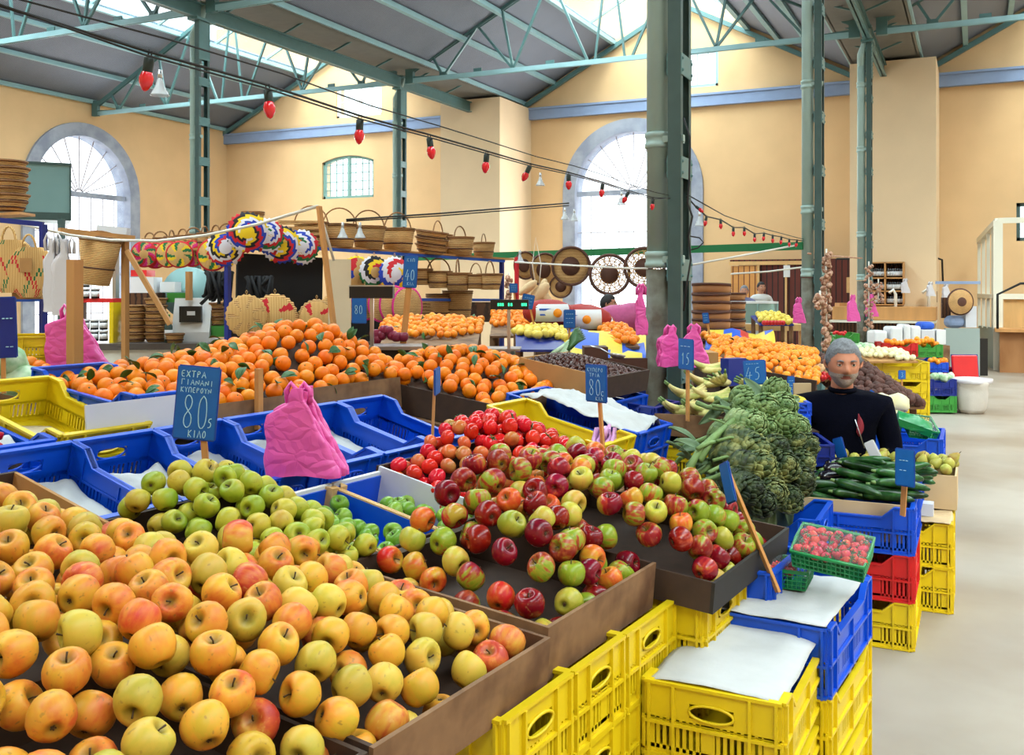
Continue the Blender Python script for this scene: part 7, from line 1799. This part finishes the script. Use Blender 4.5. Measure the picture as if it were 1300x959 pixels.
    gi=lump('ginger_root','ging',.04,(1.5,.8,.8),.5,8,10); pile(1030,1062,458,478,8.0,8.8,[(gi,1,'knobbly beige ginger root left of the seated man\'s head')],.06,'x',223,maxn=36,base=('root_bench','ply','small bench under the ginger roots','bench'))
    rd=lump('radish','red',.024,(1,1,1),.1,9,8); few(rd,1042,1062,480,7.6,14,'red radish beside the mandarins, left of the man','radishes left of the man',5,5,3)
    cf=lump('cauliflower','onion',.075,(1,1,.85),.3,10,16); 
    for i,(x,y,l) in enumerate(((1120,512,'pale cauliflower behind the blue diamond-shaped board'),(1134,527,'pale cauliflower just above the green pack'),(1140,512,'pale cauliflower next to the blue crate side'),(1118,530,'lowest pale cauliflower beside the man\'s shoulder'))): put(cf,Matrix.Translation(at(x,y,6.4))@Matrix.Rotation(i,4,'Z'),l)
    pc(1106,1156,528,548,6.3,.4,'blue','blue crate of cauliflowers beside the seated man'); pc(1106,1156,548,640,6.4,.4,'dblue','tall dark blue crate beneath the cauliflowers')
    cq=lump('lettuce','cab',.06,(1,1,.8),.3,11,14); few(cq,1182,1210,480,12.0,4,'small lettuce head in the dark blue crate','lettuces in the dark blue crate',4,2); 
    few(cq,1086,1108,442,12.4,4,'leafy head in the green crate left of the red one','leafy heads in the green crate',6,3); pc(1084,1112,446,462,12.4,.4,'greenp','green crate of leafy heads right of the man\'s head')
    pc(1064,1090,424,440,13.2,.4,'greenp','green crate behind the seated man\'s head'); few(rd,1058,1074,425,12.8,8,'red pepper on the green crate behind the man','peppers on the green crate',7,3)
    cbx('crate_bench',1030,1130,462,520,12.9,.6,'ply','bench under the far green crates','bench')
    sign(1107,511,6.3,.11,.11,[('---',.2,.55,.6,.15,.01),('--',.3,.3,.4,.2,.012)],'blue board standing on one corner like a diamond before the cauliflowers',roll=.72,stick=None)
    sign(1145,476,7.5,.05,.06,[('3',.3,.2,.4,.6,.02)],'tiny blue board stuck in the dark brown roots',yaw=.1,stick=(1146,490,7.5),sw=.01)
    # crates left of the seated man
    pc(995,1027,513,528,4.9,.35,'blue','upper blue crate left of the seated man, yellow bag in it'); pc(990,1027,528,547,4.85,.4,'blue','middle blue crate with a white label left of the seated man'); pc(985,1056,565,592,4.7,.4,'dblue','low blue crate in front of the seated man\'s lap')
    cbx('label_sticker',999,1014,534,541,4.84,.004,'lab','white sticker on the middle blue crate left of the man','sticker')
    cbx('cardboard_piece',1008,1030,487,510,5.6,.02,'card2','torn cardboard piece standing left of the seated man','cardboard'); cbx('yellow_bag',1003,1026,505,517,5.0,.15,'sheety','crumpled yellow bag in the blue crate left of the man','bag',bev=.04)
    cbx('crate_block',985,1050,592,650,5.0,.5,'dkcard','dark bin under the low blue crate at the man\'s lap','bin'); cbx('fruit_bench',985,1040,548,640,5.15,.3,'dply','dark bench under the blue crates left of the man','bench')
    drop_protos([rb,le,rr,bt,ht,oo,on,ta,gi,rd,cf,cq])
def skin_body(name,joints,edges,rad,root,m,parent,sub=2):
    """one continuous skinned surface over a joint graph"""
    names=list(joints); idx={n:i for i,n in enumerate(names)}
    me=bpy.data.meshes.new(name); me.from_pydata([joints[n] for n in names],[(idx[a],idx[b]) for a,b in edges],[])
    o=bpy.data.objects.new(name,me); link(o,parent); me.materials.append(m)
    bm=bmesh.new(); bm.from_mesh(me); L=bm.verts.layers.skin.verify(); bm.verts.ensure_lookup_table()
    for n in names:
        r=rad[n]; r=(r,r) if not isinstance(r,tuple) else r; v=bm.verts[idx[n]]; v[L].radius=r; v[L].use_root=(n==root)
    bm.to_mesh(me); bm.free()
    s=o.modifiers.new('skin','SKIN'); s.use_smooth_shade=True
    d=o.modifiers.new('sub','SUBSURF'); d.levels=sub; d.render_levels=sub
    for p in me.polygons: p.use_smooth=True
    return o
def head(parent,M,skin,hair,beard=None,scale=1,bald=0,detail=44,name='head'):
    """face looks along -y; origin at the neck base of the skull; about .235 m tall"""
    g=lambda x,y,z,c,s: math.exp(-(((x-c[0])/s[0])**2+((y-c[1])/s[1])**2+((z-c[2])/s[2])**2))
    N1,N2=detail,int(detail*.8); vs=[];fs=[];mi=[]
    def surf(i,j):
        th=PI*j/N2; a=2*PI*i/N1; x=math.sin(th)*math.sin(a); y=-math.sin(th)*math.cos(a); z=math.cos(th)
        X=.074*x; Y=.094*y+.006; Z=.112*z+.125
        if z<0:   # jaw narrows
            X*=1-.26*(-z)**1.3; Y=Y*(1-.12*(-z))-.010*(-z) if y<0 else Y*(1-.42*(-z))
        if y<0:
            f=-y
            # nose
            nz=math.exp(-(X/.0115)**2)*math.exp(-((Z-.107)/.019)**2)*.024+math.exp(-(X/.008)**2)*math.exp(-((Z-.128)/.022)**2)*.010+math.exp(-((abs(X)-.013)/.008)**2)*math.exp(-((Z-.098)/.009)**2)*.008
            eye=math.exp(-((abs(X)-.031)/.015)**2)*math.exp(-((Z-.134)/.010)**2)*-.012
            brow=math.exp(-((abs(X)-.028)/.022)**2)*math.exp(-((Z-.153)/.008)**2)*.0065
            chk=math.exp(-((abs(X)-.042)/.018)**2)*math.exp(-((Z-.108)/.016)**2)*.005
            lip=math.exp(-(X/.023)**2)*(math.exp(-((Z-.0765)/.0045)**2)*.005+math.exp(-((Z-.0655)/.0050)**2)*.006-math.exp(-((Z-.0712)/.0028)**2)*.004)
            chin=math.exp(-(X/.022)**2)*math.exp(-((Z-.035)/.015)**2)*.009
            Y-=f*(nz+eye+brow+chk+lip+chin)
        return X,Y,Z
    for j in range(N2+1):
        for i in range(N1): vs.append(surf(i,j))
    def region(X,Y,Z):
        f_=.186-.55*max(0,Y+.062)-1.0*max(0,abs(X)-.045)   # hairline falls from the forehead to the temples
        hairline= Z>max(.118,f_) if Y<.0 else Z>(.118 if Y<.02 else .062)
        if hairline: return 1
        if beard and Z<.088 and Y<.03 and not(abs(X)<.021 and .062<Z<.080): return 2
        if abs(X)<.023 and .062<Z<.080 and Y<-.06: return 3
        return 0
    for j in range(N2):
        for i in range(N1):
            i2=(i+1)%N1; f=(j*N1+i,(j+1)*N1+i,(j+1)*N1+i2,j*N1+i2); fs.append(f)
            c=[sum(vs[k][q] for k in f)/4 for q in range(3)]; mi.append(region(*c))
    # hair has thickness
    cnt={}
    for f,m_ in zip(fs,mi):
        for k in f: cnt.setdefault(k,[]).append(m_)
    for k,l in cnt.items():
        if all(q==1 for q in l):
            X,Y,Z=vs[k]; n=Vector((X,Y-.006,Z-.125)).normalized(); t=.013+.006*noise.noise(Vector((X*60,Y*60,Z*60))); vs[k]=(X+n.x*t,Y+n.y*t,Z+n.z*t)
        elif all(q==2 for q in l):
            X,Y,Z=vs[k]; n=Vector((X,Y,0)).normalized(); t=.004+.002*noise.noise(Vector((X*150,Y*150,Z*150))); vs[k]=(X+n.x*t,Y+n.y*t,Z-.003)
    mb=MB()
    for f,m_ in zip(fs,mi): pass
    b0=len(mb.v); mb.v=list(vs); mb.f=fs; mb.m=mi; mb.s=[True]*len(fs)
    # ears
    for s in (-1,1):
        mb.add([],[])
        mb.tube([(s*.073,.000,.105),(s*.082,.006,.112),(s*.086,.012,.128),(s*.083,.010,.142),(s*.075,.0,.140)],[.005,.007,.008,.007,.004],8,0)
    mb.tube([(0,.022,.07),(0,.028,.02),(0,.034,-.06)],[.050,.052,.060],16,0)
    lipm=mat(name+'_lip',(150,84,74),.5)
    o=mb.build(name,[skin,hair,beard or hair,lipm],parent); o.matrix_basis=M@Matrix.Scale(scale,4)
    e=MB()
    for s in (-1,1): e.sph((s*.031,-.0705,.134),(.0115,.0105,.0105),14)
    w=e.build('eyes',mat(name+'_eye_white',(214,206,200),.3),o)
    e=MB()
    for s in (-1,1): e.sph((s*.032,-.0795,.134),(.0052,.0028,.0052),10)
    e.build('irises',K['hairk'],o)
    e=MB()
    for s in (-1,1):
        e.tube([(s*.016,-.088,.151),(s*.030,-.090,.156),(s*.046,-.080,.152)],[.0035,.0045,.002],6)
    e.build('eyebrows',hair,o)
    e=MB()
    for s in (-1,1): e.tube([(s*.018,-.0745,.137),(s*.031,-.0835,.1415),(s*.044,-.074,.137)],[.002,.0032,.002],6)
    e.build('eyelids',skin,o)
    return o
def hand(parent,wrist,dirv,palm_n,skin,L=.085,curl=.5,side=1,name='hand'):
    """palm and five fingers from the wrist; dirv=pointing direction, palm_n=back of hand normal"""
    d=Vector(dirv).normalized(); n=Vector(palm_n); n=(n-d*n.dot(d)).normalized(); s=d.cross(n)*side; w=Vector(wrist)
    mb=MB()
    # palm: lofted rounded slab
    def ring(t,wd,th):
        c=w+d*t; return [c+s*(wd*math.cos(2*PI*k/12))+n*(th*math.sin(2*PI*k/12)) for k in range(12)]
    R=[ring(-.02,.026,.022),ring(.01,.030,.020),ring(.05,.040,.016),ring(.085,.041,.013),ring(.093,.036,.009)]
    vs=[p for r_ in R for p in r_]; fs=[(a*12+k,a*12+(k+1)%12,(a+1)*12+(k+1)%12,(a+1)*12+k) for a in range(4) for k in range(12)]+[tuple(range(12)),tuple(48+k for k in range(12))]
    mb.add(vs,fs,0,True)
    for k,(off,l,r) in enumerate(((-.030,.070,.0085),(-.010,.078,.009),(.010,.074,.0088),(.028,.058,.0078))):
        p=w+d*.082+s*off; dd=d.copy(); pts=[p-d*.02,p]; 
        for q in range(3):
            ang=curl*(.5+.35*q); dd=(dd*math.cos(ang)-n*math.sin(ang)).normalized(); pts.append(pts[-1]+dd*l*(.45,.32,.25)[q])
            nn=n
        mb.tube(pts,[r*1.05,r*1.08,r,r*.92,r*.6],8)
    p=w+d*.022-s*.026; t1=(d*.55-s*.75-n*.25).normalized(); t2=(d*.85-s*.25-n*.45).normalized()
    mb.tube([p,p+t1*.032,p+t1*.032+t2*.030,p+t1*.032+t2*.055],[.014,.0115,.010,.006],8)
    return mb.build(name,skin,parent)
def build_people():
    # the seated stallholder in a dark jumper
    loc=cw(1.80,5.35,0)
    P=thing('person','grey-haired bearded man in a dark navy jumper sitting behind the courgettes','person',loc,AL-.24)
    z=.45
    J={'pel':(0,.06,z),'bel':(0,.03,z+.16),'chest':(0,.0,z+.36),'upch':(0,.0,z+.49),'neck':(0,-.015,z+.545),
       'shL':(-.20,.0,z+.455),'shR':(.20,.0,z+.455),'elL':(-.245,-.02,z+.18),'elR':(.262,-.03,z+.20),'wrL':(-.10,-.24,z+.10),'wrR':(.06,-.235,z+.12),
       'hL':(-.10,.03,z-.02),'hR':(.10,.03,z-.02),'kL':(-.17,-.40,z+.02),'kR':(.17,-.40,z+.02),'aL':(-.17,-.38,z-.40),'aR':(.17,-.38,z-.40)}
    E=[('pel','bel'),('bel','chest'),('chest','upch'),('upch','neck'),('upch','shL'),('upch','shR'),('shL','elL'),('shR','elR'),('elL','wrL'),('elR','wrR'),('pel','hL'),('pel','hR'),('hL','kL'),('hR','kR'),('kL','aL'),('kR','aR')]
    R={'pel':(.18,.15),'bel':(.19,.155),'chest':(.20,.14),'upch':(.15,.11),'neck':(.068,.066),'shL':(.082,.085),'shR':(.082,.085),'elL':.062,'elR':.062,'wrL':.042,'wrR':.042,'hL':.10,'hR':.10,'kL':.075,'kR':.075,'aL':.05,'aR':.05}
    b=skin_body('body_and_jumper',J,E,R,'pel',K['navy'],P)
    mb=MB(); mb.tube([(.062*math.cos(2*PI*i/18),-.018+.058*math.sin(2*PI*i/18),z+.548+.008*math.sin(2*PI*i/18)) for i in range(18)],.014,8,closed=True); mb.build('collar',K['navy'],P)
    head(P,Matrix.Translation((0,-.05,z+.548))@Matrix.Rotation(.10,4,'Z')@Matrix.Rotation(.10,4,'X'),K['skin'],K['hairg'],K['beard'],1.12,name='stallholder_head')
    hand(P,(-.085,-.262,z+.098),(.85,-.35,-.15),(0,-.4,.9),K['skin'],curl=.45,side=-1)
    hand(P,(.045,-.262,z+.125),(-.85,-.4,-.1),(0,-.4,.9),K['skin'],curl=.45,side=1)
    # badge-like red panel on the jumper
    mb=MB(); mb.grid(lambda u,v:(.070+.042*u*math.sin(PI*(.15+.7*v))+.0*v-.01*(1-v),-.128-.012*math.sin(PI*u)+.02*u,z+.33+.10*v-.03*u),8,8); o=mb.build('red_chest_panel',mat('dark_red_patch',(140,34,50),.7),P,recalc=False); o.modifiers.new('t','SOLIDIFY').thickness=.004
    mb=MB(); mb.tube([(.052,-.145,z+.40),(.075,-.146,z+.33),(.10,-.142,z+.25)],.003,5); mb.build('zip',K['metal'],P)
    for s in (-1,1):
        mb=MB(); mb.sph((s*.17,-.43,.045),(.05,.13,.045),12); mb.build('shoe',K['black'],P)
    st_=thing('stool','plain wooden stool under the seated man','stool',cw(1.78,5.42,0),AL); mb=MB(); mb.lathe([(0,.30),(.17,.30),(.17,.335),(0,.335)],20); mb.build('seat',K['wood'],st_)
    for sx in (-1,1):
        for sy in (-1,1): mb=MB(); mb.bar((sx*.12,sy*.12,0),(sx*.09,sy*.09,.30),.03); mb.build('leg',K['wood'],st_)
    # far figures
    def far(px,py_top,d,label,shirt,hair,height=1.7,beard=None,face=0,seat=0):
        v=at(px,py_top,d); zt=v.z; height=zt/1.006 if seat==0 else height; P=thing('person',label,'person',(v.x,v.y,0),AL+face)
        s=height/1.7; f=zt-height  # floor level offset when standing on a platform
        def j(x,y,z_): return (x*s,y*s,f+z_*s)
        J={'pel':j(0,0,.95),'bel':j(0,0,1.10),'chest':j(0,0,1.28),'upch':j(0,.0,1.40),'neck':j(0,0,1.47),'shL':j(-.18,0,1.39),'shR':j(.18,0,1.39),'elL':j(-.24,-.02,1.12),'elR':j(.24,-.02,1.12),'wrL':j(-.16,-.24,1.08),'wrR':j(.14,-.25,1.10),'hL':j(-.09,0,.90),'hR':j(.09,0,.90),'kL':j(-.1,-.02,.5),'kR':j(.1,-.02,.5),'aL':j(-.1,0,.1),'aR':j(.1,0,.1)}
        E=[('pel','bel'),('bel','chest'),('chest','upch'),('upch','neck'),('upch','shL'),('upch','shR'),('shL','elL'),('shR','elR'),('elL','wrL'),('elR','wrR'),('pel','hL'),('pel','hR'),('hL','kL'),('hR','kR'),('kL','aL'),('kR','aR')]
        R={'pel':(.15*s,.11*s),'bel':(.15*s,.11*s),'chest':(.16*s,.11*s),'upch':(.13*s,.09*s),'neck':.055*s,'shL':.07*s,'shR':.07*s,'elL':.048*s,'elR':.048*s,'wrL':.032*s,'wrR':.032*s,'hL':.09*s,'hR':.09*s,'kL':.06*s,'kR':.06*s,'aL':.04*s,'aR':.04*s}
        skin_body('body_and_clothes',J,E,R,'pel',K[shirt],P,1)
        head(P,Matrix.Translation(j(0,-.02,1.465)),K['skin2'],K[hair],beard,1.0*s,detail=28,name='far_head')
        hand(P,j(-.15,-.26,1.08),(.5,-.8,-.1),(0,0,1),K['skin2'],side=-1); hand(P,j(.13,-.27,1.10),(-.5,-.8,-.1),(0,0,1),K['skin2'],side=1)
        return P
    far(966,358.5,18.5,'dark-haired man in a pale T-shirt behind the glass case','tee','hairk',1.66,face=.15)
    far(945,363,18.0,'grey-haired older person in a checked shirt beside the pale T-shirt man','checks','hairg',1.56,face=-.3)
    far(922,361,17.0,'dark-haired person mostly hidden behind the stacked round baskets','tee','hairk',1.58,face=.5)
    far(771,375,10.2,'dark-haired person bending by the pink sack near the tall arch','navy','hairk',1.45,face=1.2)
    mb=MB(); mb.sph((0,0,0),(.26,.16,.15),18); v=[]
    for p in mb.v: k=1+.15*noise.noise(Vector(p)*7); v.append((p[0]*k,p[1]*k,p[2]*k+.35*max(0,p[0])))
    mb.v=v; o=mb.build('rose_sack',K['rose']); o.matrix_basis=Matrix.Translation(at(787,408,8.9))@Matrix.Rotation(AL,4,'Z'); tag(o,'dusky pink full sack leaning left of the near column','sack')
    cbx('sack_bench',758,812,419,520,8.7,.5,'ply','bench under the dusky pink sack','bench')
def build_strings():
    # fairy lights: from near the camera to the near column, then on to the second column
    L1=[(190,66),(340,108),(457,147),(545,171),(618,192),(673,208),(722,219),(765,231),(798,242),(829,251)]
    hz=[1.985,1.985,1.99,1.995,2.0,2.02,2.03,2.045,2.06,2.07]
    def dz(px,py,z): return (z-H)*F/(365-py)
    pl=thing('bulb','b','light bulb'); 
    mb=MB(); mb.lathe([(0,-.066),(.006,-.062),(.0125,-.050),(.0135,-.040),(.010,-.031),(.0085,-.028),(0,-.028)],12); mb.build('red_glass',K['redbulb'],pl)
    mb=MB(); mb.lathe([(.0085,-.030),(.0095,-.028),(.0095,-.004),(.006,0),(0,0)],10); mb.build('socket',K['sockt'],pl); mb=MB(); mb.bar((-.004,0,0),(-.004,0,.012),.002); mb.bar((.004,0,0),(.004,0,.010),.002); mb.build('clip_wire',K['dark'],pl); protoize(pl)
    pts=[at(-30,-2,1.62)]; od=('first','second','third','fourth','fifth','sixth','seventh','eighth','ninth','tenth','eleventh')
    for i,((x,y),z) in enumerate(zip(L1,hz)):
        p=at(x,y,dz(x,y,z)); pts.append(p)
        put(pl,Matrix.Translation(p-Vector((0,0,.008)))@Matrix.Rotation((.2,-.1,.05,-.15,.1,.5,0,.1,.5,.1)[i],4,'Y')@Matrix.Rotation(.3*i,4,'Z'),'small red bulb, %s from the left on the long light string'%od[i])
    pts.append(at(850,252,5.9))
    rail(pts,.0028,'dark','light_cable','lower black cable of the long light string','cable',6)
    rail([p+Vector((0,0,.035 if 0<i<len(pts)-1 else .02))+cw(.02,.05) for i,p in enumerate(pts)],.002,'dark','light_cable','upper thin cable of the long light string','cable',5)
    rail([p+Vector((0,0,-.012 if 0<i<len(pts)-1 else 0))+cw(.0,-.03) for i,p in enumerate(pts)],.0022,'dark','light_cable','third thin cable running beside the long light string','cable',5)
    L2=[(883,262,6.3),(897,275,6.6),(915,279,7.0),(931,289,7.5),(945,289,8.0),(958,297,8.5),(970,296,9.1),(981,299,9.6),(992,301,10.1),(1002,304,10.6),(1012,305,11.0)]
    pts=[at(872,250,6.0)]
    for i,(x,y,d) in enumerate(L2):
        p=at(x,y,d); pts.append(p); put(pl,Matrix.Translation(p)@Matrix.Rotation((-.9,.2,0,0,0,0,.1,0,.1,0,.2)[i],4,'Y')@Matrix.Scale(1.0+.25*(d-6)/5,4),'small red bulb, %s after the near column on the second light string'%od[i])
    pts.append(at(1020,306,11.2)); rail(pts,.005,'dark','light_cable','black cable of the second light string','cable',6)
    rail([at(872,247,6.0),at(920,274,7.2),at(960,288,8.8),at(1020,304,11.2)],.004,'dark','light_cable','upper cable of the second light string','cable',5)
    rail([at(1026,322,11.2),at(1055,325,12.5),at(1094,328,15.8)],.012,'garl','dried_garland','thin garland between second and third columns','garland')
    # cable loops on the near column
    rail([at(868,150,5.85),at(876,175,5.8),at(875,230,5.8),at(873,258,5.8),at(879,275,5.8),at(874,300,5.8),at(877,330,5.8),at(872,360,5.8),at(868,395,5.8)],.006,'dark','column_cable','black cable running down the near column','cable')
    rail([at(876,300,5.8),at(888,302,5.8),at(893,308,5.8),at(886,315,5.8),at(875,318,5.8)],.004,'dark','cable_loop','loose black cable loop right of the near column','cable')
    rail([at(440,279,8.4),at(560,271,9.5),at(722,258,11.5)],.008,'dark','tension_wire','thin wire above the handled baskets to the tall arch','cable'); rail([at(440,281,8.4),at(560,274,9.5),at(722,261,11.5)],.006,'dark','tension_wire','second thin wire just under the first above the baskets','cable')
    rail([at(654,333,11.0),at(740,338,10.3),at(800,341,9.8),at(822,341,9.7)],.01,'rope','rope','white rope in front of the woven trays','rope'); rail([at(880,336,9.3),at(940,325,9.8),at(1008,312,11)],.01,'rope','rope','white rope rising from the near column to the second','rope'); rail([at(928,348,14),at(975,345,14),at(1022,339,13.5)],.012,'rope','rope','white rope across the plank cabin front','rope')
    # bell lamps
    bl=thing('bell_lamp','b','lamp'); mb=MB(); mb.lathe([(.012,0),(.022,-.03),(.034,-.07),(.062,-.12),(.066,-.13),(.060,-.13),(.03,-.075),(.016,-.03)],18); mb.build('glass_shade',K['bulbglass'],bl); mb=MB(); mb.lathe([(0,.05),(.016,.05),(.018,0),(.012,-.01),(0,-.01)],12); mb.build('lamp_holder',K['metal'],bl); mb=MB(); mb.sph((0,0,-.07),(.026,.026,.034),12); mb.build('lamp_bulb',K['lab'],bl); protoize(bl)
    for x,y,d,l in ((203,98,7.2,'clear bell lamp hanging between the left wall arch and the first left column'),(686,224,11,'small clear lamp under the light string left of the tall arch'),(717,268,12,'tiny clear lamp before the surround of the tall arch, left'),(729,270,12,'tiny clear lamp before the surround of the tall arch, right'),(789,248,10.5,'clear lamp before the tall arch fan light'),(435,288,9.0,'clear lamp hanging at the left handled basket'),(457,288,9.0,'clear lamp hanging at the second handled basket'),(888,274,10,'clear lamp just right of the near column'),(660,322,11.3,'clear lamp at the left end of the white rope')): put(bl,Matrix.Translation(at(x,y,d))@Matrix.Scale(1.05 if x==203 else .8,4),l)
    drop_protos([pl,bl])
def main():
    setup_mats(); camera(); lights(); building()
    for nm in ('stall','near_right','far','people','strings'):
        f=globals().get('build_'+nm)
        if f: f()
    SC.view_settings.view_transform='Standard'; SC.view_settings.look='None'; SC.view_settings.gamma=1
    SC.view_settings.use_curve_mapping=False; SC.view_settings.exposure=0.12
    SC.cycles.use_denoising=True; SC.cycles.max_bounces=6; SC.cycles.diffuse_bounces=2; SC.cycles.transparent_max_bounces=12
    SC.cycles.caustics_reflective=False; SC.cycles.caustics_refractive=False; SC.cycles.sample_clamp_indirect=6
    try: SC.cycles.denoiser='OPENIMAGEDENOISE'
    except Exception: pass
main()
